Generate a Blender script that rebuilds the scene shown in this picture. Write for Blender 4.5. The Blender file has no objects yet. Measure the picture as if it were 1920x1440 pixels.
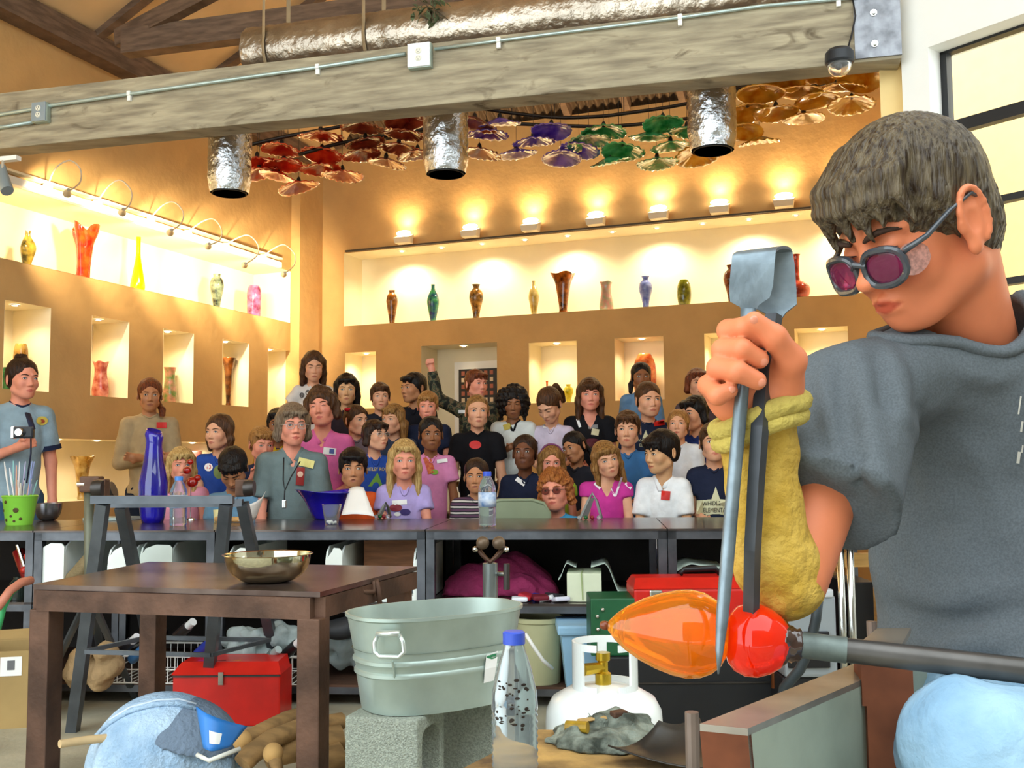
import bpy, bmesh, math, random
import numpy as np
from mathutils import Vector, Matrix
from mathutils.bvhtree import BVHTree
random.seed(7); np.random.seed(7)
SC = bpy.context.scene
COL = SC.collection
R = math.radians

# ------------------------------------------------------------------ camera
FPX = 1890.0
CAMH = 1.04
cam_d = bpy.data.cameras.new('camera'); cam = bpy.data.objects.new('camera', cam_d); COL.objects.link(cam)
cam_d.sensor_width = 36.0; cam_d.lens = FPX / 1920 * 36
cam_d.clip_start = 0.05; cam_d.clip_end = 200
PITCH = math.atan((868 - 720) / FPX)
CR = Matrix.Rotation(R(90) + PITCH, 3, 'X') @ Matrix.Rotation(R(-0.5), 3, 'Z')
cam.matrix_world = Matrix.Translation((0, 0, CAMH)) @ CR.to_4x4()
SC.camera = cam

def P(px, py, Y):
    """the point at depth Y (metres in front of the camera) that shows at photo pixel px,py"""
    d = CR @ Vector(((px - 960) / FPX, -(py - 720) / FPX, -1))
    t = Y / d.y
    return Vector((d.x * t, Y, CAMH + d.z * t))
def PZ(px, py, z):
    d = CR @ Vector(((px - 960) / FPX, -(py - 720) / FPX, -1))
    t = (z - CAMH) / d.z
    return Vector((d.x * t, d.y * t, z))

# ------------------------------------------------------------------ world, exposure
W = bpy.data.worlds.new('sky'); SC.world = W; W.use_nodes = True
_bg = W.node_tree.nodes['Background']
_bg.inputs[0].default_value = (0.88, 0.97, 1.0, 1); _bg.inputs[1].default_value = 3.0
vs = SC.view_settings
vs.view_transform = 'Standard'; vs.look = 'None'; vs.gamma = 1; vs.exposure = 0.3
vs.use_curve_mapping = False

# ------------------------------------------------------------------ helpers
def lin(c):
    if isinstance(c, str):
        c = [int(c[i:i + 2], 16) / 255 for i in (0, 2, 4)]
    return tuple(x / 12.92 if x <= .04045 else ((x + .055) / 1.055) ** 2.4 for x in c)

MATS = {}
def mat(name, col, rough=.5, metal=0, var=.12, scale=8, bump=0, bscale=60, trans=0, ior=1.45, emit=None, es=0,
        col2=None, stretch=None, coat=0, spec=.5, sss=0, alpha=1, detail=4):
    if name in MATS: return MATS[name]
    m = bpy.data.materials.new(name); m.use_nodes = True; nt = m.node_tree
    b = nt.nodes['Principled BSDF']; c = lin(col)
    b.inputs['Roughness'].default_value = rough; b.inputs['Metallic'].default_value = metal
    b.inputs['Specular IOR Level'].default_value = spec
    b.inputs['IOR'].default_value = ior
    if trans: b.inputs['Transmission Weight'].default_value = trans
    if coat: b.inputs['Coat Weight'].default_value = coat
    if alpha < 1: b.inputs['Alpha'].default_value = alpha
    if sss:
        b.inputs['Subsurface Weight'].default_value = sss
        b.inputs['Subsurface Radius'].default_value = (.012, .005, .003); b.inputs['Subsurface Scale'].default_value = 1
    if emit:
        b.inputs['Emission Color'].default_value = (*lin(emit), 1); b.inputs['Emission Strength'].default_value = es
    tc = nt.nodes.new('ShaderNodeTexCoord'); mp = nt.nodes.new('ShaderNodeMapping')
    nt.links.new(tc.outputs['Object'], mp.inputs[0])
    if stretch: mp.inputs['Scale'].default_value = stretch
    if var or col2:
        n = nt.nodes.new('ShaderNodeTexNoise'); n.inputs['Scale'].default_value = scale; n.inputs['Detail'].default_value = detail
        nt.links.new(mp.outputs[0], n.inputs[0])
        r = nt.nodes.new('ShaderNodeValToRGB')
        a = tuple(x * (1 - var) for x in c); z = lin(col2) if col2 else tuple(min(1, x * (1 + var)) for x in c)
        r.color_ramp.elements[0].position = .35; r.color_ramp.elements[1].position = .65
        r.color_ramp.elements[0].color = (*a, 1); r.color_ramp.elements[1].color = (*z, 1)
        nt.links.new(n.outputs['Fac'], r.inputs[0]); nt.links.new(r.outputs[0], b.inputs['Base Color'])
    else:
        b.inputs['Base Color'].default_value = (*c, 1)
    if bump:
        n2 = nt.nodes.new('ShaderNodeTexNoise'); n2.inputs['Scale'].default_value = bscale; n2.inputs['Detail'].default_value = 5
        nt.links.new(mp.outputs[0], n2.inputs[0])
        bn = nt.nodes.new('ShaderNodeBump'); bn.inputs['Strength'].default_value = bump; bn.inputs['Distance'].default_value = .02
        nt.links.new(n2.outputs['Fac'], bn.inputs['Height']); nt.links.new(bn.outputs[0], b.inputs['Normal'])
    MATS[name] = m
    return m

class MB:
    """collects shapes (world coordinates) for one mesh"""
    def __init__(s): s.v = []; s.f = []; s.m = []; s.mi = 0
    def add(s, V, F):
        n = len(s.v); s.v += [tuple(x) for x in V]; s.f += [tuple(i + n for i in f) for f in F]; s.m += [s.mi] * len(F)
        return s
    def box(s, c, size, rot=None, M=None, bev=0):
        x, y, z = (a / 2 for a in size)
        if bev:
            b = min(bev, x * .9, y * .9, z * .9); V = []; 
            bm = bmesh.new(); bmesh.ops.create_cube(bm, size=1)
            for v in bm.verts: v.co = Vector((v.co.x * 2 * x, v.co.y * 2 * y, v.co.z * 2 * z))
            bmesh.ops.bevel(bm, geom=list(bm.edges), offset=b, segments=2, affect='EDGES', profile=.6)
            bm.verts.index_update(); V = [v.co.copy() for v in bm.verts]; F = [[v.index for v in f.verts] for f in bm.faces]; bm.free()
        else:
            V = [Vector((i, j, k)) for i in (-x, x) for j in (-y, y) for k in (-z, z)]
            F = [(0, 1, 3, 2), (4, 6, 7, 5), (0, 4, 5, 1), (2, 3, 7, 6), (0, 2, 6, 4), (1, 5, 7, 3)]
        q = rot if rot is not None else Matrix.Identity(3)
        if isinstance(q, (int, float)): q = Matrix.Rotation(q, 3, 'Z')
        return s.add([q @ v + Vector(c) for v in V], F)
    def hull8(s, V):
        return s.add(V, [(0, 3, 2, 1), (4, 5, 6, 7), (0, 1, 5, 4), (1, 2, 6, 5), (2, 3, 7, 6), (3, 0, 4, 7)])
    def prism(s, poly, off):
        """poly: list of 3D points, extruded by off"""
        n = len(poly); A = [Vector(p) for p in poly]; B = [a + Vector(off) for a in A]
        F = [tuple(range(n))[::-1], tuple(range(n, 2 * n))] + [(i, (i + 1) % n, n + (i + 1) % n, n + i) for i in range(n)]
        return s.add(A + B, F)
    def tube(s, path, r, n=10, cap=True, rs=None, closed=False, flat=None):
        path = [Vector(p) for p in path]; m = len(path); V = []; up = None
        for i, p in enumerate(path):
            if closed: t = path[(i + 1) % m] - path[i - 1]
            else: t = path[min(i + 1, m - 1)] - path[max(i - 1, 0)]
            t.normalize()
            if up is None:
                up = Vector((0, 0, 1)) if abs(t.z) < .9 else Vector((0, 1, 0))
            a = t.cross(up)
            if a.length < 1e-5: a = t.orthogonal()
            a.normalize(); b = a.cross(t).normalized(); up = b
            rr = rs[i] if rs else r
            fx, fy = flat or (1, 1)
            for k in range(n):
                th = 2 * math.pi * k / n
                V.append(p + (a * math.cos(th) * fx + b * math.sin(th) * fy) * rr)
        F = []
        for i in range(m if closed else m - 1):
            j = (i + 1) % m
            for k in range(n):
                F.append((i * n + k, i * n + (k + 1) % n, j * n + (k + 1) % n, j * n + k))
        if cap and not closed:
            F.append(tuple(range(n))[::-1]); F.append(tuple((m - 1) * n + k for k in range(n)))
        return s.add(V, F)
    def cyl(s, a, b, r0, r1=None, n=16):
        return s.tube([a, b], r0, n, rs=[r0, r0 if r1 is None else r1])
    def lathe(s, prof, c=(0, 0, 0), n=24, M=None, sx=1, sy=1, fn=None):
        V = []; m = len(prof)
        for i, (r, z) in enumerate(prof):
            for k in range(n):
                th = 2 * math.pi * k / n; rr = r if fn is None else fn(r, z, th, i)
                zz = z
                if isinstance(rr, tuple): rr, zz = rr
                p = Vector((rr * math.cos(th) * sx, rr * math.sin(th) * sy, zz))
                if M is not None: p = M @ p
                V.append(p + Vector(c))
        F = [(i * n + k, i * n + (k + 1) % n, (i + 1) * n + (k + 1) % n, (i + 1) * n + k) for i in range(m - 1) for k in range(n)]
        if prof[0][0] > 1e-6: F.append(tuple(range(n))[::-1])
        if prof[-1][0] > 1e-6: F.append(tuple((m - 1) * n + k for k in range(n)))
        return s.add(V, F)
    def ball(s, c, r, n=12, M=None):
        rx, ry, rz = (r, r, r) if isinstance(r, (int, float)) else r
        pr = [(max(1e-7, math.sin(math.pi * i / n)), -math.cos(math.pi * i / n)) for i in range(n + 1)]
        q = Matrix.Diagonal((rx, ry, rz))
        if M is not None: q = M @ q
        return s.lathe(pr, c, 2 * n if n < 10 else int(1.5 * n), q)
    def grid(s, fn, nu, nv, closed_u=False):
        V = [fn(i / (nu if closed_u else nu - 1), j / (nv - 1)) for i in range(nu) for j in range(nv)]
        F = []
        for i in range(nu if closed_u else nu - 1):
            for j in range(nv - 1):
                a = i * nv + j; b = ((i + 1) % nu) * nv + j
                F.append((a, b, b + 1, a + 1))
        return s.add(V, F)

ORG = {}
def mk(name, mb, mats, parent=None, smooth=None, label=None, cat=None, group=None, kind=None, origin=None, ang=35, solid=0):
    """link the shapes as ONE mesh object; a child keeps its thing's origin"""
    if isinstance(mb, tuple): V, F = mb; mi = None
    else: V, F = mb.v, mb.f; mi = mb.m
    V = np.asarray(V, dtype=np.float64).reshape(-1, 3)
    if parent is not None: o = ORG[parent.name]
    elif origin is not None: o = np.array(origin, float)
    else:
        lo = V.min(0); hi = V.max(0); o = np.array([(lo[0] + hi[0]) / 2, (lo[1] + hi[1]) / 2, lo[2]])
    me = bpy.data.meshes.new(name)
    if isinstance(F, np.ndarray):
        nf = len(F); me.vertices.add(len(V)); me.vertices.foreach_set('co', (V - o).astype(np.float32).ravel())
        me.loops.add(nf * 4); me.loops.foreach_set('vertex_index', F.astype(np.int32).ravel())
        me.polygons.add(nf); me.polygons.foreach_set('loop_start', np.arange(0, nf * 4, 4, dtype=np.int32))
        me.polygons.foreach_set('loop_total', np.full(nf, 4, np.int32)); me.update(calc_edges=True)
    else:
        me.from_pydata((V - o).tolist(), [], F); me.update()
    ob = bpy.data.objects.new(name, me); COL.objects.link(ob)
    for m in (mats if isinstance(mats, (list, tuple)) else [mats]): me.materials.append(m)
    if mi is not None and any(mi): me.polygons.foreach_set('material_index', mi)
    if smooth is True: me.polygons.foreach_set('use_smooth', [True] * len(me.polygons))
    elif smooth == 'auto':
        me.polygons.foreach_set('use_smooth', [True] * len(me.polygons))
        bm = bmesh.new(); bm.from_mesh(me); lim = R(ang)
        for e in bm.edges:
            if len(e.link_faces) == 2 and e.calc_face_angle(0) > lim: e.smooth = False
        bm.to_mesh(me); bm.free()
    if parent is not None: ob.parent = parent
    else: ob.location = o
    ORG[ob.name] = o
    if solid:
        sm = ob.modifiers.new('thickness', 'SOLIDIFY'); sm.thickness = solid; sm.offset = 0
    tag(ob, label, cat, group, kind)
    return ob
def tag(o, label=None, cat=None, group=None, kind=None):
    if label: o['label'] = label
    if cat: o['category'] = cat
    if group: o['group'] = group
    if kind: o['kind'] = kind
    return o
def empty(name, loc, label=None, cat=None, group=None):
    e = bpy.data.objects.new(name, None); COL.objects.link(e); e.location = loc; e.empty_display_size = .05
    ORG[e.name] = np.array(loc, float)
    return tag(e, label, cat, group)
def copy_tree(o, parent=None):
    c = o.copy(); COL.objects.link(c)
    if parent is not None: c.parent = parent
    for ch in o.children: copy_tree(ch, c)
    return c
def spot(name, loc, target, energy, color, angle=90, blend=.6, size=.03, parent=None):
    l = bpy.data.lights.new(name, 'SPOT'); l.energy = energy; l.color = color; l.spot_size = R(angle); l.spot_blend = blend
    l.shadow_soft_size = size
    o = bpy.data.objects.new(name, l); COL.objects.link(o); o.location = loc
    o.rotation_euler = (Vector(target) - Vector(loc)).to_track_quat('-Z', 'Y').to_euler()
    if parent is not None:
        o.location = Vector(loc) - Vector(ORG[parent.name]); o.parent = parent
    return o
def text_mesh(s, size, font_w=1.0):
    """2D outline mesh of some writing: (verts xy, faces)"""
    cu = bpy.data.curves.new('txt', 'FONT'); cu.body = s; cu.size = size; cu.align_x = 'CENTER'; cu.align_y = 'CENTER'; cu.resolution_u = 3
    ob = bpy.data.objects.new('txt', cu); me = ob.to_mesh()
    V = [(v.co.x * font_w, v.co.y) for v in me.vertices]; F = [tuple(p.vertices) for p in me.polygons]
    ob.to_mesh_clear(); bpy.data.objects.remove(ob); bpy.data.curves.remove(cu)
    return V, F
WARM = (1.0, .70, .36); WARM2 = (1.0, .78, .48)

# ------------------------------------------------------------------ materials of the place
M_wall = mat('ochre_plaster', 'cda46a', .85, var=.07, scale=3, bump=.25, bscale=14)
M_cream = mat('cream_paint', 'f3e6c6', .8, var=.03, scale=4)
M_white = mat('white_paint', 'f4f3ee', .7, var=.02, scale=4)
M_floor = mat('concrete', 'a9a48f', .75, var=.25, scale=3, bump=.15, bscale=40)
M_wood_d = mat('dark_timber', '6d5746', .8, var=.3, scale=6, stretch=(1, 1, 6), bump=.2)
M_wood_b = mat('grey_timber', '968a74', .85, var=.2, scale=2.5, col2='b5a98e', stretch=(1.0, 4, 12), bump=.25, bscale=9, detail=8)
def knotty(m):
    nt = m.node_tree; b = nt.nodes['Principled BSDF']; src = b.inputs['Base Color'].links[0].from_socket
    tc = nt.nodes.new('ShaderNodeTexCoord'); mp = nt.nodes.new('ShaderNodeMapping'); mp.inputs['Scale'].default_value = (2.2, 3, 6); nt.links.new(tc.outputs['Object'], mp.inputs[0])
    n = nt.nodes.new('ShaderNodeTexNoise'); n.inputs['Scale'].default_value = 1.6; n.inputs['Detail'].default_value = 6; n.inputs['Distortion'].default_value = 1.2; nt.links.new(mp.outputs[0], n.inputs[0])
    r = nt.nodes.new('ShaderNodeValToRGB'); r.color_ramp.elements[0].position = .60; r.color_ramp.elements[1].position = .74; nt.links.new(n.outputs['Fac'], r.inputs[0])
    mx = nt.nodes.new('ShaderNodeMix'); mx.data_type = 'RGBA'; nt.links.new(r.outputs[0], mx.inputs[0]); nt.links.new(src, mx.inputs[6]); mx.inputs[7].default_value = (*lin('5c4f3c'), 1); nt.links.new(mx.outputs[2], b.inputs['Base Color'])
knotty(M_wood_b)
M_ply = mat('plywood', 'd9b98a', .8, var=.12, scale=2)
M_steel = mat('dark_steel', '4a4644', .38, metal=.75, var=.3, scale=5)
M_rust = mat('rusty_steel', '5d4335', .55, metal=.45, var=.4, scale=7, bump=.1)
M_black = mat('black_paint', '16161a', .4, var=0)
M_foil = mat('crinkled_foil', 'c9ccd0', .22, metal=1, var=.1, scale=12, bump=.55, bscale=28)
M_chrome = mat('bright_steel', 'cfd0cc', .13, metal=1, var=.04)
M_galv = mat('galvanized_zinc', 'a9b8b0', .42, metal=.55, var=.1, scale=9)
M_glow = mat('lamp_glow', 'ffffff', .5, var=0, emit='fff0d0', es=22)
M_glow2 = mat('downlight_glow', 'ffffff', .5, var=0, emit='fff2d4', es=9)

# ------------------------------------------------------------------ room shell
K = Vector((-1.98, 10.0, 0)); UL = Vector((-.355, -.935, 0)).normalized(); NL = Vector((-UL.y, UL.x, 0)) * 1.0
if NL.x > 0: NL = -NL
UB = Vector((.935, -.355, 0)).normalized(); NB = Vector((.355, .935, 0)).normalized()
def onwall(px, py, O, N):
    d = CR @ Vector(((px - 960) / FPX, -(py - 720) / FPX, -1)); c = Vector((0, 0, CAMH))
    t = (O - c).dot(N) / d.dot(N)
    return c + d * t
def uz(px, py, O, U, N):
    p = onwall(px, py, O, N); return (p - O).dot(U), p.z
class Wall:
    def __init__(s, O, U, N): s.O, s.U, s.N = O, U, N
    def at(s, u, v, z): return s.O + s.U * u + s.N * v + Vector((0, 0, z))
    def px(s, x, y): return uz(x, y, s.O, s.U, s.N)
    def build(s, name, u0, u1, z0, z1, holes, thick, label, m=M_wall, mn=M_cream, door=None):
        us = sorted({u0, u1, *[h[0] for h in holes], *[h[1] for h in holes]}); zs = sorted({z0, z1, *[h[2] for h in holes], *[h[3] for h in holes]})
        mb = MB(); V = {}; 
        def vid(u, v, z):
            k = (round(u, 4), round(v, 4), round(z, 4))
            if k not in V: V[k] = len(mb.v); mb.v.append(tuple(s.at(u, v, z)))
            return V[k]
        def quad(a, b, c, d): mb.f.append((vid(*a), vid(*b), vid(*c), vid(*d))); mb.m.append(0)
        for i in range(len(us) - 1):
            for j in range(len(zs) - 1):
                a, b, c, d = us[i], us[i + 1], zs[j], zs[j + 1]; cu, cz = (a + b) / 2, (c + d) / 2
                if any(h[0] < cu < h[1] and h[2] < cz < h[3] for h in holes): continue
                quad((a, 0, c), (b, 0, c), (b, 0, d), (a, 0, d)); quad((a, thick, c), (a, thick, d), (b, thick, d), (b, thick, c))
        quad((u0, 0, z0), (u0, 0, z1), (u0, thick, z1), (u0, thick, z0)); quad((u1, 0, z0), (u1, thick, z0), (u1, thick, z1), (u1, 0, z1))
        quad((u0, 0, z1), (u1, 0, z1), (u1, thick, z1), (u0, thick, z1))
        w = mk(name, mb, m, kind='structure', label=label)
        for h in holes:
            a, b, c, d, dep = h[:5]; nb = MB()
            if h[5] if len(h) > 5 else False: continue
            e = .002
            q = [s.at(a, -e, c), s.at(b, -e, c), s.at(b, -e, d), s.at(a, -e, d), s.at(a, dep, c), s.at(b, dep, c), s.at(b, dep, d), s.at(a, dep, d)]
            nb.add(q, [(4, 5, 6, 7), (0, 1, 5, 4), (2, 3, 7, 6), (1, 2, 6, 5), (3, 0, 4, 7)])
            mk('niche', nb, mn, parent=w)
        return w

fl = MB().add([(-9, -3, 0), (9, -3, 0), (9, 13, 0), (-9, 13, 0)], [(0, 1, 2, 3)])
mk('floor', fl, M_floor, kind='structure', label='grey dusty concrete workshop floor', origin=(0, 0, 0))

WL = Wall(K, UL, NL); WB = Wall(K, UB, NB)
ZLT = 4.08
# left wall niches, from the corner towards the camera
left_holes = []
uA = WL.px(544, 560)[0]
left_holes.append((uA, 7.6, 2.40, 2.90, .42))
for (xa, xb, za, zb) in ((545, 502, 1.26, 2.13), (466, 417, 1.56, 2.13), (362, 305, 1.55, 2.13), (240, 170, 1.55, 2.13), (92, 5, 1.55, 2.13)):
    left_holes.append((WL.px(xa, 700)[0], WL.px(xb, 700)[0], za, zb, .34))
left_holes.append((WL.px(397, 870)[0], 7.2, .80, 1.235, .40))
wl = WL.build('wall_left', -.4, 8.5, 0, ZLT, left_holes, .5, 'ochre plaster left wall with lit display niches')
back_holes = [(WB.px(645, 540)[0], 5.35, 2.40, 3.13, .36)]
for (xa, xb) in ((647, 705), (992, 1082), (1153, 1245), (1322, 1410), (1492, 1592)):
    back_holes.append((WB.px(xa, 700)[0], WB.px(xb, 690)[0], 1.58, 2.135, .34))
dA, dB = WB.px(790, 700)[0], WB.px(932, 700)[0]
back_holes.append((dA, dB, .0, 2.16, .36))
wb = WB.build('wall_back', -.4, 5.6, 0, 4.22, back_holes, .5, 'ochre plaster back wall with long lit shelf niche')
# corner pilaster
pb = MB(); u1 = WL.px(545, 500)[0]
for (a, b, v0) in ((-.05, u1 - .005, -.10),):
    pb.hull8([WL.at(a, v0, 0), WL.at(b, v0, 0), WL.at(b, .05, 0), WL.at(a, .05, 0), WL.at(a, v0, ZLT), WL.at(b, v0, ZLT), WL.at(b, .05, ZLT), WL.at(a, .05, ZLT)])
mk('trim_1', pb, M_wall, kind='structure', label='square ochre pilaster in the far left corner')

# hip roof: cream plywood slope over the left wall, corrugated slope over the back wall
def slope(Wl, u, run, z0, rise): return Wl.at(u, -run, z0 + rise)
rb = MB()
c0 = WL.at(-.4, .1, ZLT); c1 = WL.at(9.5, .1, ZLT); c2 = WL.at(9.5, -2.6, ZLT + 1.15); c3 = WL.at(2.0, -2.6, ZLT + 1.15)
rb.add([c0, c1, c2, c3], [(0, 1, 2, 3)])
f2 = WB.at(6.4, -2.0, ZLT + 1.15); f3 = WL.at(9.5, -2.6, ZLT + 1.15)
far = Vector((8, 2.2, ZLT + 1.15))
rb.add([c2, c3, WB.at(5.7, -2.0, ZLT + 1.15), Vector((1.95, 4.45, ZLT + 1.15)), Vector((3.7, 2.0, ZLT + 1.15))], [(0, 1, 2, 3, 4)])
mk('ceiling', rb, M_ply, kind='structure', label='plywood ceiling sloping up from the left wall', solid=.03)
M_corr = mat('corrugated_metal', '5c4a38', .6, metal=.3, var=.2, scale=3)
cb = MB(); nu = 150
cb.grid(lambda a, b: WB.at(-.4 + 6.1 * a, .12 - 2.2 * b, 4.23 + 1.02 * b + .018 * math.cos(a * 75 * 2 * math.pi)), nu * 4, 2)
mk('trim_2', cb, M_corr, kind='structure', label='corrugated metal roof slope above the back wall', solid=.006)
def plank(name, a, b, w, h, m, label, cat, kind=None, up=Vector((0, 0, 1)), parent=None):
    a, b = Vector(a), Vector(b); t = (b - a).normalized(); s = t.cross(up).normalized(); n = s.cross(t)
    mb = MB(); q = []
    for p in (a, b):
        for (i, j) in ((-1, -1), (1, -1), (1, 1), (-1, 1)): q.append(p + s * i * w / 2 + n * j * h / 2)
    mb.hull8(q)
    return mk(name, mb, m, parent=parent, kind=kind, label=label, cat=cat)
# top plate on the left wall, rafters, purlins, ridge ties
plank('wall_plate', WL.at(.3, -.07, ZLT - .02), WL.at(8.4, -.07, ZLT - .02), .16, .17, M_wood_d, 'dark timber wall plate along the top of the left wall', 'beam')
for i, u in enumerate((1.1, 2.0, 3.1, 4.6)):
    plank('rafter', WL.at(u, -.05, ZLT + .06), WL.at(u + .2, -2.5, ZLT + 1.08), .07, .12, M_wood_d,
          ('dark rafter nearest the corner above the left wall', 'second dark rafter from the corner above the left wall', 'third dark rafter from the corner above the left wall', 'dark rafter farthest from the corner, above the left wall')[i], 'rafter', None)
for i, x in enumerate((640, 830, 1068, 1178, 1282, 1400, 1540)):
    u = WB.px(x, 200)[0]
    plank('rafter', WB.at(u, -.03, 4.22), WB.at(u, -1.9, 5.10), .06, .10, M_wood_d, 'brown rafter under the corrugated roof, number %d from the corner' % (i + 1) if False else
          ('brown rafter under the corrugated roof, ' + ('nearest the corner', 'second from the corner', 'third from the corner', 'in the middle', 'third from the right', 'second from the right', 'farthest right')[i]), 'rafter')
# tie beam above the duct, with diagonal strut
ta = onwall(215, 88, WL.at(0, -.1, 0), NL); ta = P(235, 82, 6.6); tb = P(1000, -62, 5.9)
tb.z = ta.z
plank('tie_beam', ta, tb, .10, .17, M_wood_d, 'dark horizontal tie beam above the foil duct', 'beam')
plank('roof_strut', P(222, 74, 6.7), P(420, -30, 6.2), .07, .12, M_wood_d, 'dark slanting strut rising from the tie beam end', 'strut')

# right window wall, white; runs from the beam's end towards the camera's right
RP = Vector((1.80, 4.50, 0)); UR = Vector((.61, -.79, 0)).normalized(); NR = Vector((.79, .61, 0))
WR = Wall(RP, UR, NR)
wu0 = WR.px(1742, 150)[0]; wz1 = WR.px(1742, 88)[1]
wr = WR.build('wall_right', 0, 3.2, 0, 4.6, [(wu0, 2.6, 1.35, wz1, .2, True)], .2, 'white painted right wall with a black framed window', m=M_white)
rv = MB()
q = [WR.at(wu0, 0, 1.35), WR.at(2.6, 0, 1.35), WR.at(2.6, 0, wz1), WR.at(wu0, 0, wz1), WR.at(wu0, .2, 1.35), WR.at(2.6, .2, 1.35), WR.at(2.6, .2, wz1), WR.at(wu0, .2, wz1)]
rv.add(q, [(0, 1, 5, 4), (2, 3, 7, 6), (1, 2, 6, 5), (3, 0, 4, 7)])
mk('reveal', rv, M_white, parent=wr)
M_frame = mat('window_black', '17181b', .4, var=0)
M_pane = mat('window_pane', 'ffffff', .02, var=0, trans=1, ior=1.1)
wf = empty('window_1', WR.at(1.3, .13, 1.35)); tag(wf, 'black framed window in the white right wall', None, None, 'structure')
def wbar(u0, z0, u1, z1, w, h): 
    mb = MB(); mb.hull8([WR.at(u0, .10, z0 - h / 2), WR.at(u1, .10, z1 - h / 2), WR.at(u1, .15, z1 - h / 2), WR.at(u0, .15, z0 - h / 2),
                         WR.at(u0, .10, z0 + h / 2), WR.at(u1, .10, z1 + h / 2), WR.at(u1, .15, z1 + h / 2), WR.at(u0, .15, z0 + h / 2)]); return mb
zb1 = uz(1785, 238, WR.at(0, .1, 0), UR, NR)[1]; zb2 = uz(1850, 378, WR.at(0, .1, 0), UR, NR)[1]; zb3 = zb2 - .36
mk('frame', wbar(wu0, (1.35 + wz1) / 2, wu0 + .03, (1.35 + wz1) / 2, 0, wz1 - 1.35), M_frame, parent=wf)
mk('frame', wbar(wu0, wz1 - .006, 2.6, wz1 - .006, 0, .012), M_frame, parent=wf)
for z, h in ((zb1, .055), (zb2, .03), (zb3, .03)): mk('glazing_bar', wbar(wu0 + .03, z, 2.6, z, 0, h), M_frame, parent=wf)
for z0, z1 in ((zb1, wz1), (zb2, zb1), (zb3, zb2), (1.35, zb3)):
    mk('pane', MB().add([WR.at(wu0, .125, z0), WR.at(2.6, .125, z0), WR.at(2.6, .125, z1), WR.at(wu0, .125, z1)], [(0, 1, 2, 3)]), M_pane, parent=wf)
M_ext = mat('cream_stucco', 'f0d294', .9, var=.03)
ex = MB(); ex.hull8([Vector((4.3, 10.6, 0)), Vector((9.5, 6.5, 0)), Vector((9.6, 6.7, 0)), Vector((4.4, 10.8, 0)), Vector((4.3, 10.6, 9)), Vector((9.5, 6.5, 9)), Vector((9.6, 6.7, 9)), Vector((4.4, 10.8, 9))])
mk('wall_outside', ex, M_ext, kind='structure', label='cream stucco wall outside the window')
# white column that closes the wall beside the beam end
wc = MB(); wc.hull8([Vector((1.72, 4.56, 0)), Vector((1.86, 4.56, 0)), Vector((4.2, 10.2, 0)), Vector((4.0, 10.2, 0)), Vector((1.72, 4.56, 4.6)), Vector((1.86, 4.56, 4.6)), Vector((4.2, 10.2, 4.6)), Vector((4.0, 10.2, 4.6))])
mk('wall_side', wc, M_ext, kind='structure', label='white painted side wall behind the window wall')

# unseen walls added behind the camera to block sky light; left side stays open
M_dim = mat('light_block_grey', '8f8a80', .9, var=.1, scale=2)
wfv = [Vector((3.74, 1.98, 0)), Vector((4.6, -3.4, 0)), Vector((-1.2, -3.4, 0))]
for a, b, nm, lab in ((wfv[0], wfv[1], 'light_block_right', 'added light-blocking wall on the right behind the camera'), (wfv[1], wfv[2], 'light_block_back', 'added light-blocking wall behind the camera')):
    n_ = (b - a).cross(Vector((0, 0, 1))).normalized() * -.15
    mk(nm, MB().hull8([a, b, b + n_, a + n_, a + Vector((0, 0, 4.4)), b + Vector((0, 0, 4.4)), b + n_ + Vector((0, 0, 4.4)), a + n_ + Vector((0, 0, 4.4))]), M_dim, kind='structure', label=lab)
# ------------------------------------------------------------------ door in the recess
dd = empty('door_1', WB.at((dA + dB) / 2, .30, 0)); tag(dd, 'plain white door in the back wall recess', None, None, 'structure')
mk('slab', MB().hull8([WB.at(dA + .22, .28, 0), WB.at(dB - .02, .28, 0), WB.at(dB - .02, .33, 0), WB.at(dA + .22, .33, 0), WB.at(dA + .22, .28, 2.02), WB.at(dB - .02, .28, 2.02), WB.at(dB - .02, .33, 2.02), WB.at(dA + .22, .33, 2.02)]), M_white, parent=dd)
mk('knob', MB().ball(WB.at(dA + .30, .24, 1.0), .03, 8), M_chrome, parent=dd, smooth=True)
u0, z1 = uz(860, 693, WB.at(0, .25, 0), UB, NB); u1 = min(dB - .03, uz(931, 700, WB.at(0, .25, 0), UB, NB)[0])
nbd = empty('notice_board', WB.at((u0 + u1) / 2, .26, 1.3), 'black notice board with rows of small red cards on the door', 'board')
mk('backing', MB().hull8([WB.at(u0, .25, 1.3), WB.at(u1, .25, 1.3), WB.at(u1, .275, 1.3), WB.at(u0, .275, 1.3), WB.at(u0, .25, z1), WB.at(u1, .25, z1), WB.at(u1, .275, z1), WB.at(u0, .275, z1)]), M_black, parent=nbd)
cd = MB(); 
for i in range(6):
    for j in range(9):
        a = u0 + .03 + i * (u1 - u0 - .04) / 6; z = z1 - .06 - j * .065
        cd.mi = (i * 3 + j * 2) % 3 // 2
        cd.add([WB.at(a, .247, z), WB.at(a + .035, .247, z), WB.at(a + .035, .247, z + .04), WB.at(a, .247, z + .04)], [(0, 1, 2, 3)])
co = mk('cards', cd, [mat('card_red', 'a8604a', .6), mat('card_pale', 'd8c4a8', .6)], parent=nbd, kind='stuff')

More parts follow.
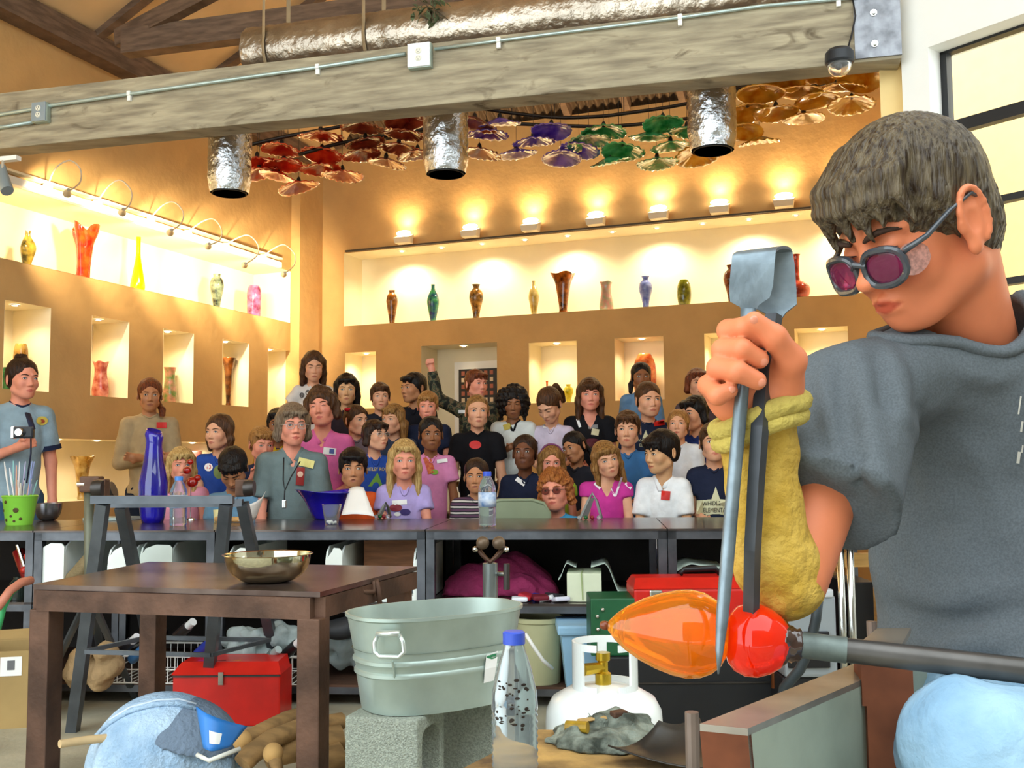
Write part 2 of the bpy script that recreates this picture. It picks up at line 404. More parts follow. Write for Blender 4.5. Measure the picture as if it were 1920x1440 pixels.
# ------------------------------------------------------------------ big timber beam with conduit
A = P(0, 265, 5.6); B = P(1690, 80, 4.42); ZB = 2.845
UBM = Vector((B.x - A.x, B.y - A.y, 0)).normalized(); NBM = Vector((-UBM.y, UBM.x, 0))
BMO = Vector((A.x, A.y, 0)); WM = Wall(BMO, UBM, NBM); BL = (Vector((B.x, B.y, 0)) - BMO).length
HB = .325; TB = .15
beam = empty('timber_beam', WM.at(BL / 2, 0, ZB), 'long weathered grey timber beam across the top of the room', 'beam')
bb = MB()
bb.box(WM.at((BL - .9) / 2, TB / 2, ZB + HB / 2), (BL + .9, TB, HB), Matrix((UBM, NBM, (0, 0, 1))).transposed(), bev=.008)
# object texture runs along the timber: give the mesh the beam's own axes
bo = mk('timber', bb, M_wood_b, parent=beam)
u0, z0 = WM.px(1620, 82)
pl = mk('bracket_plate', MB().box(WM.at(BL - .10, -.004, ZB + HB / 2 + .025), (.2, .012, HB + .02), Matrix((UBM, NBM, (0, 0, 1))).transposed()), mat('plate_steel', '8c8f96', .45, metal=.6, var=.35, scale=14), parent=beam)
for z in (ZB + .075, ZB + .22):
    bm_ = MB(); M3 = Matrix((UBM, Vector((0, 0, 1)), -NBM)).transposed()
    bm_.lathe([(1e-5, .016), (.009, .016), (.010, .006), (.016, .006), (.016, 0)], WM.at(BL - .115, -.010, z), 12, M3)
    mk('bolt', bm_, M_chrome, parent=pl, smooth='auto')
M_cond = mat('conduit_zinc', 'b9cbc8', .35, metal=.6, var=.08)
def face(x, y, v=-.014): 
    p = onwall(x, y, WM.at(0, v, 0), NBM); return p
cpts = [(-40, 221), (0, 215), (60, 205), (100, 197), (300, 168), (596, 126), (760, 101), (780, 98), (815, 92), (935, 76), (1100, 55), (1275, 33), (1430, 11), (1600, -4), (1640, -7)]
cd1 = empty('conduit', face(0, 215), 'zinc conduit pipe clipped along the face of the timber beam', 'conduit')
mk('pipe', MB().tube([face(*p) for p in cpts[:7]], .0105, 10), M_cond, parent=cd1, smooth=True)
mk('pipe', MB().tube([face(*p) for p in cpts[8:]], .0085, 10), M_cond, parent=cd1, smooth=True)
mk('pipe', MB().tube([face(-40, 245), face(0, 239), face(62, 229)], .0105, 10), M_cond, parent=cd1, smooth=True)
for (x, y) in ((243, 177), (596, 127), (935, 77), (1275, 34), (1572, -2)):
    c = MB(); p = face(x, y, -.01); Q = Matrix((UBM, NBM, (0, 0, 1))).transposed()
    c.box(p + Vector((0, 0, .004)), (.022, .03, .026), Q, bev=.004); c.box(p + Vector((0, 0, -.022)), (.02, .016, .03), Q)
    mk('clip', c, M_white, parent=cd1)
def outlet(x, y, w, h, col, label, roundp):
    p = face(x, y, -.02); Q = Matrix((UBM, NBM, (0, 0, 1))).transposed()
    t = empty('outlet_box', p - Vector((0, 0, h / 2)), label, 'outlet', 'electrical outlets on the beam')
    mk('box', MB().box(p + NBM * .0, (w, .04, h), Q, bev=.008), M_galv, parent=t)
    mk('cover_plate', MB().box(p - NBM * .024, (w * .96, .010, h * .94), Q, bev=.018), mat('cover_' + col, col, .35, var=.05), parent=t)
    for s in (-1, 1):
        r = MB(); r.lathe([(1e-5, .006), (.014, .006), (.017, 0)], p - NBM * .028 + Vector((0, 0, s * .019)), 14, Matrix((UBM, Vector((0, 0, 1)), -NBM)).transposed())
        so = mk('socket', r, mat('socket_ivory', 'e9e6d8', .4, var=0), parent=t)
        sl = MB()
        for k in (-1, 1): sl.box(p - NBM * .0345 + UBM * k * .006 + Vector((0, 0, s * .019 + .003)), (.002, .002, .008), Q)
        sl.box(p - NBM * .0345 + Vector((0, 0, s * .019 - .008)), (.004, .002, .004), Q)
        mk('slot', sl, M_black, parent=so)
outlet(788, 106, .125, .13, 'f2f4f6', 'white outlet plate in the middle of the beam', 0)
outlet(78, 212, .095, .115, '8f9aa0', 'grey outlet plate near the left end of the beam', 0)
# dome camera under the beam
dcm = P(1574, 112, 4.40); dc = empty('dome_camera', dcm - Vector((0, 0, .11)), 'small black dome security camera under the beam', 'camera')
mk('housing', MB().lathe([(1e-5, .045), (.05, .045), (.062, .03), (.064, -.012), (.058, -.02), (1e-5, -.02)], dcm, 24), mat('camera_black', '23262c', .4, var=0), parent=dc, smooth='auto')
mk('dome', MB().lathe([(.054, -.02), (.053, -.035), (.045, -.055), (.028, -.07), (1e-5, -.076)], dcm, 24), mat('dome_clear', 'ffffff', .03, var=0, trans=.9, ior=1.3), parent=dc, smooth=True)
mk('lens', MB().ball(dcm - Vector((.01, .01, .035)), .02, 8), M_black, parent=dc, smooth=True)
mk('cable', MB().tube([face(1596, -20, -.01), face(1604, 30, -.012), face(1598, 60, -.015), face(1590, 90, -.02), P(1584, 98, 4.40)], .004, 6), M_black, parent=dc, smooth=True)

# ------------------------------------------------------------------ foil ducts
def crinkle(V, a, seed=0):
    V = np.array([tuple(v) for v in V]); rng = np.random.RandomState(seed)
    k = rng.randn(14, 3) * 38; ph = rng.rand(14) * 6.28; d = np.zeros(len(V))
    for i in range(14): d += np.abs(np.sin(V @ k[i] + ph[i])) 
    return V, (d / 14 - .6) * a
def duct(a, b, r, n, m, seed, endpinch=True):
    mb = MB(); a, b = Vector(a), Vector(b); t = (b - a).normalized(); s = t.orthogonal().normalized(); w = t.cross(s)
    pts = []; nr = []
    for i in range(m):
        f = i / (m - 1); rr = r * (1 - (.13 * max(0, (f - .88) / .12) if endpinch else 0)) 
        for k in range(n):
            th = 2 * math.pi * k / n; d = s * math.cos(th) + w * math.sin(th)
            pts.append(a + t * (b - a).length * f + d * rr); nr.append(d)
    V, d = crinkle(pts, .026, seed); V = V + np.array([tuple(x) for x in nr]) * d[:, None]
    F = [(i * n + k, i * n + (k + 1) % n, (i + 1) * n + (k + 1) % n, (i + 1) * n + k) for i in range(m - 1) for k in range(n)]
    return mb.add(V, F)
DU0 = WM.px(425, 60)[0]
for i, (x, y, d, lab) in enumerate(((430, 362, 5.66, 'left'), (836, 326, 5.34, 'middle'), (1336, 282, 4.98, 'right'))):
    bt = P(x, y, d); tp = P(x, y - 10, d); tp = Vector((bt.x, bt.y, 3.23))
    t = empty('exhaust_duct', bt, lab + ' foil wrapped exhaust duct hanging behind the beam', 'duct', 'hanging foil ducts')
    mk('foil_sleeve', duct(tp, bt, .121, 40, 34, i), M_foil, parent=t, smooth=True)
    mk('inner_pipe', MB().lathe([(.092, -.006), (.098, -.006), (.098, .2), (.090, .2), (.092, -.006)], bt, 28), mat('pipe_dark', '2a2723', .5, metal=.6), parent=t, smooth='auto')
    mk('shade_cap', MB().lathe([(1e-5, .12), (.098, .12)], bt, 28), mat('duct_shade', '0c0b0a', .9, var=0), parent=t)  # black disc plugs the pipe to stand in for the shade inside
ha = WM.at(WM.px(412, 90)[0], .36, 3.38); hb = WM.at(BL + .6, .36, 3.38)
hd = empty('foil_duct', (ha + hb) / 2 - Vector((0, 0, .15)), 'long horizontal foil wrapped duct above the beam', 'duct')
mk('foil_sleeve', duct(ha, hb, .15, 36, 120, 9, False), mat('dull_foil', 'b3a696', .28, metal=.9, var=.25, scale=5, bump=.6, bscale=18), parent=hd, smooth=True)
mk('end_cap', MB().lathe([(1e-5, .05), (.10, .035), (.148, 0)], ha, 24, (Matrix((NBM, Vector((0, 0, 1)), -UBM)).transposed())), MATS['dull_foil'], parent=hd, smooth=True)
for x, y in ((458, 40), (652, 20)):
    u = WM.px(x, y)[0]; p = WM.at(u, .36, 3.37)
    s = MB()
    th = [a * math.pi / 10 for a in range(-1, 12)]
    ring = [p + NBM * math.cos(a) * .156 - Vector((0, 0, 1)) * math.sin(a) * .156 for a in th]
    s.tube([ring[0] + Vector((0, 0, .7))] + ring + [ring[-1] + Vector((0, 0, .7))], .012, 6, flat=(1, .25))
    mk('hanger_strap', s, mat('strap_tan', '9a8464', .6), parent=hd)
# dried leafy sprig on the duct
sp = MB(); rng = random.Random(3); c = P(805, 14, 5.15)
stems = MB()
for i in range(5): stems.tube([c + Vector((-.12, .05, .16)), c + Vector((rng.uniform(-.06, .06), 0, .05)), c + Vector((rng.uniform(-.08, .1), rng.uniform(-.04, .04), -.07))], .003, 5)
dsp = empty('dried_sprig', c - Vector((0, 0, .1)), 'dried leafy green sprig tucked above the beam', 'sprig')
mk('stems', stems, mat('twig', '5a4a34', .8), parent=dsp)
for i in range(46):
    p = c + Vector((rng.gauss(.0, .06), rng.gauss(0, .03), rng.gauss(.0, .05))); q = Matrix.Rotation(rng.uniform(0, 6), 3, 'Z') @ Matrix.Rotation(rng.uniform(-1.2, 1.2), 3, 'X')
    L = rng.uniform(.018, .03)
    sp.add([p + q @ Vector(v) for v in ((0, -L, 0), (L * .5, -L * .3, .004), (L * .45, L * .4, .004), (0, L, 0), (-L * .45, L * .4, .004), (-L * .5, -L * .3, .004))], [(0, 1, 2, 3, 4, 5)])
mk('leaves', sp, mat('dry_leaf', '5f6a4a', .7, var=.4, scale=30), parent=dsp, kind='stuff', solid=.0015)

# ------------------------------------------------------------------ hanging glass platters
def glassmat(name, col, col2, trans=.5, rough=.08):
    return mat(name, col, rough, var=.2, scale=9, col2=col2, trans=trans, ior=1.3, coat=.08, bump=.15, bscale=30)
PC = {'red': glassmat('platter_red', 'd8201a', 'ff5a30'), 'maroon': glassmat('platter_maroon', '8a2420', 'd0603c'),
      'purple': glassmat('platter_purple', '5030e0', 'a080ff'), 'green': glassmat('platter_green', '0c9a50', '80f0a8'),
      'amber': glassmat('platter_amber', 'e89008', 'ffd050')}
PLAT = {'red': [(528, 277), (601, 252), (604, 286), (532, 305), (600, 313), (522, 327), (560, 347), (642, 325), (482, 300), (486, 321)],
        'maroon': [(680, 236), (760, 223), (757, 247), (685, 265), (677, 286), (748, 275), (724, 302), (783, 287), (899, 284), (890, 228)],
        'purple': [(937, 228), (912, 248), (968, 285), (1034, 241), (1000, 262), (1086, 277), (1052, 293)],
        'green': [(1132, 244), (1104, 262), (1167, 280), (1143, 300), (1243, 228), (1217, 253), (1257, 271), (1232, 302), (1288, 244)],
        'amber': [(1307, 289), (1424, 262), (1402, 207), (1455, 207), (1427, 171), (1497, 168), (1523, 138), (1507, 218), (1597, 192), (1533, 184), (1580, 160), (1467, 151), (1613, 143), (1392, 243)]}
def platter_mesh(seed):
    rng = random.Random(seed); n = 48; lob = rng.choice((16, 20, 24)); am = rng.uniform(.004, .008); ph = rng.uniform(0, 6)
    prof = [(.012, .052), (.03, .046), (.06, .036), (.095, .022), (.125, .010), (.15, .001), (.165, .0), (.163, -.004), (.148, -.004), (.123, .005), (.093, .017), (.058, .031), (.03, .04), (.012, .046), (1e-5, .046)]
    def fn(r, z, th, i):
        w = max(0, (r - .05) / .115)
        return (r * (1 + .025 * w * math.sin(lob * th + ph) + .02 * w * math.sin(3 * th + ph)), z + am * w * w * math.sin(lob * th + ph) + .006 * w * math.sin(2 * th + ph))
    return MB().lathe([(1e-5, .053)] + prof, (0, 0, 0), n, fn=fn)
ORD = ['leftmost', 'second from left', 'third from left', 'fourth from left', 'fifth from left', 'sixth from left', 'seventh from left', 'eighth from left', 'ninth from left', 'tenth from left', 'eleventh from left', 'twelfth from left', 'thirteenth from left', 'rightmost']
protos = {}
WIRE = mat('wire_dark', '2b2622', .5, metal=.5, var=0)
for ci, (cname, pts) in enumerate(PLAT.items()):
    for k in range(3):
        me = platter_mesh(ci * 7 + k); t = bpy.data.meshes.new('platter'); t.from_pydata(me.v, [], me.f); t.update()
        t.polygons.foreach_set('use_smooth', [True] * len(t.polygons)); t.materials.append(PC[cname]); protos[cname, k] = t
bossm = None
for cname, pts in PLAT.items():
    srt = sorted(pts); adj = {'red': 'red', 'maroon': 'dark maroon', 'purple': 'purple', 'green': 'green', 'amber': 'amber'}[cname]
    for i, (x, y) in enumerate(srt):
        w = 'rightmost' if i == len(srt) - 1 else ORD[i]
        p = P(x, y, 7.0 + (y - 250) * .005); p.z -= .02
        t = empty('glass_platter', p, 'rippled %s glass platter hanging overhead, %s of the %s ones' % (adj, w, adj), 'platter', adj + ' hanging glass platters')
        rng = random.Random(i * 31 + ord(cname[0]))
        g = bpy.data.objects.new('glass_dish', protos[cname, i % 3]); COL.objects.link(g); g.parent = t
        g.rotation_euler = (rng.gauss(.05, .10), rng.gauss(0, .12), rng.uniform(0, 6)); sc_ = rng.uniform(.88, 1.02); g.scale = (sc_, sc_, sc_)
        if bossm is None:
            b = MB().lathe([(1e-5, .04), (.014, .045), (.018, .055), (.012, .075), (.004, .085), (1e-5, .085)], n=12)
            bossm = bpy.data.meshes.new('boss'); bossm.from_pydata(b.v, [], b.f); bossm.materials.append(WIRE)
            w_ = MB().cyl((0, 0, .05), (0, 0, 1), .0016, n=5); wirem = bpy.data.meshes.new('wire'); wirem.from_pydata(w_.v, [], w_.f); wirem.materials.append(WIRE)
        o = bpy.data.objects.new('boss', bossm); COL.objects.link(o); o.parent = t
        o = bpy.data.objects.new('hanging_wire', wirem); COL.objects.link(o); o.parent = t; o.scale = (1, 1, 4.35 - p.z)
rails = (([(466, 272), (540, 255), (640, 237), (720, 218), (790, 202), (880, 201), (960, 212), (1040, 220), (1110, 219), (1170, 213), (1290, 194), (1390, 164), (1480, 130), (1560, 108), (1640, 96)], 'upper'),
         ([(560, 290), (640, 268), (720, 255), (790, 243), (880, 232), (960, 232), (1060, 236), (1160, 236), (1290, 222), (1400, 200), (1500, 168), (1610, 140)], 'lower'))
for pts, nm in rails:
    t = empty('curved_rail', P(*pts[0], 7.1) , nm + ' curved black pipe rail among the glass platters', 'rail')
    path = [P(x, y, 7.1) for x, y in pts]
    fine = []
    for i in range(len(path) - 1):
        for k in range(4):
            a = path[max(i - 1, 0)]; b, c = path[i], path[i + 1]; d = path[min(i + 2, len(path) - 1)]; f = k / 4
            fine.append(.5 * ((2 * b) + (c - a) * f + (2 * a - 5 * b + 4 * c - d) * f * f + (3 * b - a - 3 * c + d) * f ** 3))
    fine.append(path[-1])
    mk('pipe', MB().tube(fine, .014, 8), mat('rail_black', '2a211b', .4, metal=.5), parent=t, smooth=True)
    for x in path[1:-1:2]: mk('hanger_rod', MB().cyl(x, Vector((x.x, x.y, 4.6)), .003, n=5), WIRE, parent=t)
# ------------------------------------------------------------------ lights on the left wall: rail with gooseneck arms
lr = empty('light_rail', WL.at(4, -.03, 2.87), 'long white light rail along the left display niche', 'light rail')
ua, ub = WL.px(520, 492)[0], 7.6
mk('rail', MB().hull8([WL.at(ua, -.05, 2.895), WL.at(ub, -.05, 2.895), WL.at(ub, -.004, 2.895), WL.at(ua, -.004, 2.895), WL.at(ua, -.05, 2.945), WL.at(ub, -.05, 2.945), WL.at(ub, -.004, 2.945), WL.at(ua, -.004, 2.945)]), M_white, parent=lr)
mk('rail_cap', MB().hull8([WL.at(ua, -.06, 2.97), WL.at(ub, -.06, 2.97), WL.at(ub, -.004, 2.97), WL.at(ua, -.004, 2.97), WL.at(ua, -.06, 2.985), WL.at(ub, -.06, 2.985), WL.at(ub, -.004, 2.985), WL.at(ua, -.004, 2.985)]), M_cream, parent=lr)
arms = [[(90, 347), (104, 316), (130, 301), (150, 316), (150, 342), (127, 360)], [(183, 378), (204, 349), (226, 338), (246, 358), (244, 382), (230, 396)], [(283, 408), (305, 385), (326, 379), (343, 397), (340, 418), (320, 434)],
        [(353, 434), (380, 415), (401, 411), (415, 430), (412, 450), (391, 460)], [(424, 458), (450, 444), (468, 442), (484, 460), (481, 480), (459, 496)], [(494, 479), (520, 462), (536, 460), (553, 478), (551, 498), (533, 513)]]
M_arm = mat('arm_cream', 'efe3cc', .45, var=0)
for i, a in enumerate(arms):
    pts = []
    for k, (x, y) in enumerate(a):
        v = -.05 - .36 * (k / 5) ** .8; pts.append(onwall(x, y, WL.at(0, v, 0), NL))
    fine = []
    for j in range(5):
        for k in range(5):
            p0 = pts[max(j - 1, 0)]; b, c = pts[j], pts[j + 1]; d = pts[min(j + 2, 5)]; f = k / 5
            fine.append(.5 * ((2 * b) + (c - p0) * f + (2 * p0 - 5 * b + 4 * c - d) * f * f + (3 * b - p0 - 3 * c + d) * f ** 3))
    fine.append(pts[-1])
    t = empty('gooseneck_lamp', pts[0], 'cream gooseneck spotlight on the left wall rail, ' + ('nearest the camera', 'second from the camera', 'third from the camera', 'fourth from the camera', 'fifth from the camera', 'nearest the corner')[i], 'spotlight', 'gooseneck spotlights')
    mk('arm', MB().tube(fine, .0055, 7), M_arm, parent=t, smooth=True)
    mk('mount', MB().box(pts[0] + Vector((0, 0, -.01)), (.05, .05, .035), bev=.006), M_arm, parent=t)
    tgt = onwall(a[5][0] - 40, a[5][1] + 110, WL.at(0, .40, 0), NL); tgt.z = 2.66
    e = pts[-1]; dirv = (tgt - e).normalized(); Q = dirv.to_track_quat('Z', 'Y').to_matrix()
    hd_ = mk('lamp_head', MB().lathe([(1e-5, -.04), (.012, -.04), (.016, -.01), (.028, .03), (.025, .03), (.014, .0), (1e-5, -.005)], e, 14, Q), mat('lamp_grey', 'c9c4b4', .4, metal=.3, var=0), parent=t, smooth='auto')
    mk('bulb', MB().ball(e + dirv * .018, .012, 6), M_glow, parent=hd_, smooth=True)
    spot('spot', e + dirv * .045, tgt, 38, (1, .80, .50), 105, .5, .03, parent=t)
# two more lamps of the same rail beyond the frame keep the niche lit towards the camera
for i, u in enumerate((5.1, 6.2)):
    e = WL.at(u, -.4, 2.82); tgt = WL.at(u, .4, 2.66)
    t = empty('gooseneck_lamp', WL.at(u, -.05, 2.92), 'cream gooseneck spotlight on the left wall rail, ' + ('first', 'second')[i] + ' beyond the left edge', 'spotlight', 'gooseneck spotlights')
    mk('arm', MB().tube([WL.at(u, -.05, 2.92), WL.at(u, -.12, 3.05), WL.at(u, -.25, 3.12), WL.at(u, -.36, 3.05), e], .0055, 7), M_arm, parent=t, smooth=True)
    mk('lamp_head', MB().cyl(e, e + (tgt - e).normalized() * .05, .014, .028), MATS['lamp_grey'], parent=t)
    spot('spot', e + (tgt - e).normalized() * .06, tgt, 38, (1, .80, .50), 105, .5, .03, parent=t)
# grey track spotlight below the beam at the far left
sl = P(12, 345, 5.5); t = empty('track_spotlight', sl - Vector((0, 0, .05)), 'grey track spotlight hanging under the beam at the left edge', 'spotlight')
mk('mount', MB().box(P(18, 298, 5.55), (.12, .04, .025), Matrix((UBM, NBM, (0, 0, 1))).transposed()), M_white, parent=t)
mk('bracket', MB().tube([P(6, 298, 5.55), P(4, 318, 5.52), P(12, 335, 5.5)], .008, 6), MATS['lamp_grey'], parent=t)
mk('lamp_head', MB().tube([P(4, 312, 5.55), P(6, 330, 5.52), P(11, 352, 5.47), P(14, 358, 5.46)], .03, 14, rs=[.02, .028, .036, .034]), mat('lamp_blue_grey', '93a0a6', .4, metal=.3, var=0), parent=t, smooth='auto')

# ------------------------------------------------------------------ lights of the back shelf
tr = empty('light_track', WB.at(2.5, -.08, 3.14), 'thin dark light track along the top of the back shelf', 'light track')
ua, ub = WB.px(650, 466)[0], 5.4
mk('rail', MB().hull8([WB.at(ua, -.035, 3.135), WB.at(ub, -.035, 3.135), WB.at(ub, -.005, 3.135), WB.at(ua, -.005, 3.135), WB.at(ua, -.035, 3.15), WB.at(ub, -.035, 3.15), WB.at(ub, -.005, 3.15), WB.at(ua, -.005, 3.15)]), mat('track_dark', '4a4034', .5, var=0), parent=tr)
QB = Matrix((UB, NB, (0, 0, 1))).transposed()
for i, (x, y) in enumerate(((757, 447), (882, 435), (995, 424), (1117, 414), (1235, 405), (1349, 394), (1470, 383), (1590, 373))):
    p = onwall(x, y, WB.at(0, -.09, 0), NB); p.z = 3.17
    t = empty('floodlight', p, 'small box floodlight above the back shelf, ' + ('leftmost', 'second from left', 'third from left', 'fourth from left', 'fifth from left', 'sixth from left', 'seventh from left', 'rightmost, behind the head in front')[i], 'floodlight', 'floodlights above the back shelf')
    hb_ = MB(); w, d_, h = .15, .09, .07; c = p + Vector((0, 0, .0))
    f = lambda a, b, z: c + UB * a + NB * b + Vector((0, 0, z))
    hb_.hull8([f(-w / 2, -d_ / 2, -.02), f(w / 2, -d_ / 2, -.02), f(w / 2, d_ / 2, -.02), f(-w / 2, d_ / 2, -.02), f(-w / 2 - .01, -d_ / 2 - .01, h * .45), f(w / 2 + .01, -d_ / 2 - .01, h * .45), f(w / 2 + .01, d_ / 2, h), f(-w / 2 - .01, d_ / 2, h)])
    mk('housing', hb_, mat('flood_white', 'efe2c8', .5, var=0), parent=t)
    lb = MB(); lb.ball(f(0, -.005, .078), (.075, .03, .026), 8, QB); mk('lamp', lb, M_glow, parent=t, smooth=True)
    spot('spot', f(0, .0, .115), f(0, .045, 1.0), 15, WARM, 150, .9, .05, parent=t)
    if i == 7: t.location.z += 0
for i, x in enumerate((742, 817, 894, 975, 1056, 1141, 1226, 1313, 1401, 1491, 1580, 1670)):
    u = WB.px(x, 440)[0]
    t = empty('recessed_downlight', WB.at(u, .13, 3.12), 'small recessed downlight in the back shelf soffit, ' + ('leftmost' if i == 0 else 'number %s from the left' % ('two', 'three', 'four', 'five', 'six', 'seven', 'eight', 'nine', 'ten', 'eleven', 'twelve')[i - 1]), 'downlight', 'recessed downlights over the back shelf')
    mk('ring', MB().lathe([(.024, -.004), (.032, -.004), (.034, 0), (.024, 0), (.024, -.004)], WB.at(u, .13, 3.127), 16), M_white, parent=t)
    mk('lens', MB().lathe([(1e-5, -.006), (.024, -.003)], WB.at(u, .13, 3.127), 16), M_glow2, parent=t)
    if i % 2 == 0: spot('spot', WB.at(u, .13, 3.10), WB.at(u, .16, 2.4), 26, (1, .84, .58), 150, .8, .03, parent=t)
def nichelight(Wl, u, v, z, e, nm, ang=140):
    t = empty('recessed_downlight', Wl.at(u, v, z), nm, 'downlight', 'niche downlights')
    mk('ring', MB().lathe([(.026, -.004), (.036, -.004), (.038, 0), (.026, 0), (.026, -.004)], Wl.at(u, v, z), 16), M_white, parent=t)
    mk('lens', MB().lathe([(1e-5, -.007), (.026, -.003)], Wl.at(u, v, z), 16), M_glow2, parent=t)
    spot('spot', Wl.at(u, v, z - .02), Wl.at(u, v, z - 1), e, WARM2, ang, .8, .03, parent=t)
ln = ('nearest the corner', 'second from the corner', 'third from the corner', 'fourth from the corner', 'nearest the camera')
for i, h in enumerate(left_holes[1:6]): nichelight(WL, h[0] + (h[1] - h[0]) * .55, .10, h[3] - .004, 9, 'downlight in the small left wall niche ' + ln[i])
for i, h in enumerate(back_holes[1:6]): nichelight(WB, (h[0] + h[1]) / 2, .12, h[3] - .004, 11, 'downlight in the small back wall niche, ' + ('leftmost', 'second from left', 'third from left', 'fourth from left', 'rightmost')[i])
nichelight(WB, dA + .38, .14, 2.155, 1.5, 'small downlight above the white door', 100)
for i, x in enumerate((133, 206, 383, 40)): nichelight(WL, WL.px(x, 818)[0], .12, 1.232, 5, 'downlight in the low left wall shelf, ' + ('beside the ringer tee', 'beside the beige sweater', 'above the purple vase', 'behind the ringer tee')[i])

# ------------------------------------------------------------------ art glass vases
def vmat(name, a, b, trans=.25, scale=16, es=0):
    return mat(name, a, .1, var=.1, scale=scale, col2=b, trans=trans, ior=1.3, coat=.8, detail=2)
PROF = {
 'amphora': [(.55, 0), (.5, .03), (.45, .08), (.62, .3), (.95, .55), (1, .68), (.85, .8), (.5, .88), (.42, .93), (.6, 1)],
 'slim': [(.4, 0), (.45, .05), (.75, .3), (.98, .52), (.9, .66), (.6, .78), (.35, .86), (.28, .95), (.33, 1)],
 'cone': [(.3, 0), (.42, .04), (.6, .25), (.95, .6), (1, .72), (.8, .86), (.5, .92), (.55, 1)],
 'trumpet': [(.35, 0), (.38, .04), (.33, .12), (.42, .35), (.55, .6), (.66, .78), (.9, .93), (1, 1)],
 'egg': [(.6, 0), (.8, .08), (.97, .3), (1, .55), (.9, .8), (.65, .95), (.55, 1)],
 'waist': [(.85, 0), (.98, .08), (1, .22), (.85, .45), (.7, .68), (.72, .85), (.9, 1)],
 'bottle': [(.7, 0), (.85, .04), (1, .15), (.95, .28), (.55, .38), (.24, .45), (.22, .8), (.26, .95), (.34, 1)],
 'tall': [(.75, 0), (.95, .06), (1, .15), (.7, .38), (.38, .62), (.3, .8), (.34, 1)],
 'cyl': [(.8, 0), (.9, .05), (.95, .4), (1, .7), (.9, .9), (.7, 1)],
 'flower': [(.55, 0), (.62, .05), (.6, .3), (.66, .55), (.72, .7), (.95, .88), (1, 1)]}
def vase(base, h, r, prof, m, label, cat='vase', group=None, wob=0, lobes=0, tilt=0):
    pr = PROF[prof]; pts = []
    for i in range(len(pr) - 1):
        for k in range(4):
            f = k / 4; a = pr[max(i - 1, 0)]; b, c = pr[i], pr[i + 1]; d = pr[min(i + 2, len(pr) - 1)]
            g = lambda j: .5 * ((2 * b[j]) + (c[j] - a[j]) * f + (2 * a[j] - 5 * b[j] + 4 * c[j] - d[j]) * f * f + (3 * b[j] - a[j] - 3 * c[j] + d[j]) * f ** 3)
            pts.append((max(.02, g(0)) * r, g(1) * h))
    pts.append((pr[-1][0] * r, h)); t = max(.002, r * .09)
    inner = [(max(1e-4, a - t), max(z, t * 1.5)) for a, z in pts[::-1] if z > t]
    def fn(rr, z, th, i):
        f = z / h
        if lobes: return (rr * (1 + wob * f * math.sin(lobes * th)), z + wob * h * .5 * max(0, f - .6) * math.sin(lobes * th + 1))
        return rr
    mb = MB().lathe([(1e-5, 0)] + pts + inner + [(1e-5, t * 1.5)], base, 28, Matrix.Rotation(tilt, 3, 'Y') if tilt else None, fn=fn)
    return mk('glass_vase', mb, m, smooth=True, label=label, cat=cat, group=group)
GB = 'art glass on the back shelf'; GL = 'art glass in the left wall niches'
def bv(x, y0, y1, w, prof, m, label, **k):
    p = onwall(x, y0, WB.at(0, .13, 0), NB); z0 = 2.402; sc_ = p.y / FPX
    vase(Vector((p.x, p.y, z0)), (y0 - y1) * sc_, w / 2 * sc_, prof, m, label, group=GB, **k)
bv(735, 588, 522, 22, 'cone', vmat('v1', '5a2f10', 'b8742a'), 'brown amber vase, first from the left on the back shelf')
bv(812, 590, 518, 24, 'slim', vmat('v2', '17307a', '3f9a5a'), 'blue and green swirled vase on the back shelf')
bv(893, 585, 518, 27, 'amphora', vmat('v3', '3a2010', 'c08a3a', scale=22), 'dark brown and gold streaked vase on the back shelf')
bv(1001, 575, 508, 21, 'slim', vmat('v4', 'd8b850', 'f0e0a0', .5), 'pale yellow slender vase on the back shelf')
bv(1056, 574, 497, 46, 'trumpet', vmat('v5', '4a1c0a', 'c06a20'), 'brown trumpet shaped vase with wavy rim on the back shelf', lobes=4, wob=.12)
bv(1137, 572, 516, 27, 'waist', vmat('v6', 'a8b890', 'd89a90', .4, 24), 'pale green and pink waisted vase on the back shelf', lobes=4, wob=.06)
bv(1211, 568, 506, 26, 'amphora', vmat('v7', '5a6ac0', '9aa8e0'), 'lavender blue vase on the back shelf')
bv(1283, 565, 514, 27, 'egg', vmat('v8', '4a4a10', '8a8a20'), 'olive green egg shaped vase on the back shelf')
bv(1372, 556, 483, 30, 'amphora', vmat('v9', '3a120a', '8a4a2a'), 'dark brown vase on the back shelf half behind the tongs')
bv(1495, 552, 466, 48, 'bottle', vmat('v10', '7a1a10', 'a83a2a', .15), 'dark red long necked bottle vase on the back shelf')
def lv(x, y0, y1, w, prof, m, label, v=.16, z0=None, **k):
    p = onwall(x, y0, WL.at(0, v, 0), NL); sc_ = p.y / FPX
    return vase(Vector((p.x, p.y, p.z if z0 is None else z0)), (y0 - y1) * sc_, w / 2 * sc_, prof, m, label, group=GL, **k)
lv(50, 488, 418, 28, 'slim', vmat('v11', '3a3410', 'c0a040', .1), 'dark gold twisted glass sculpture in the upper left niche', z0=2.402, lobes=3, wob=.3)
lv(155, 512, 408, 42, 'flower', vmat('v12', 'c0180c', 'f0501a', .15), 'tall red flower shaped vase in the upper left niche', z0=2.402, lobes=3, wob=.38)
lv(258, 540, 432, 27, 'tall', vmat('v13', 'd8c800', 'f0e000', .15), 'tall bright yellow vase in the upper left niche', z0=2.402)
lv(406, 570, 500, 26, 'cone', vmat('v14', '1a2420', '8a9a80', .15), 'dark green streaked bottle in the upper left niche', z0=2.402)
lv(476, 583, 520, 28, 'cyl', vmat('v15', '6a2a4a', 'b06a9a', .15), 'purple vase near the corner in the upper left niche', z0=2.402)
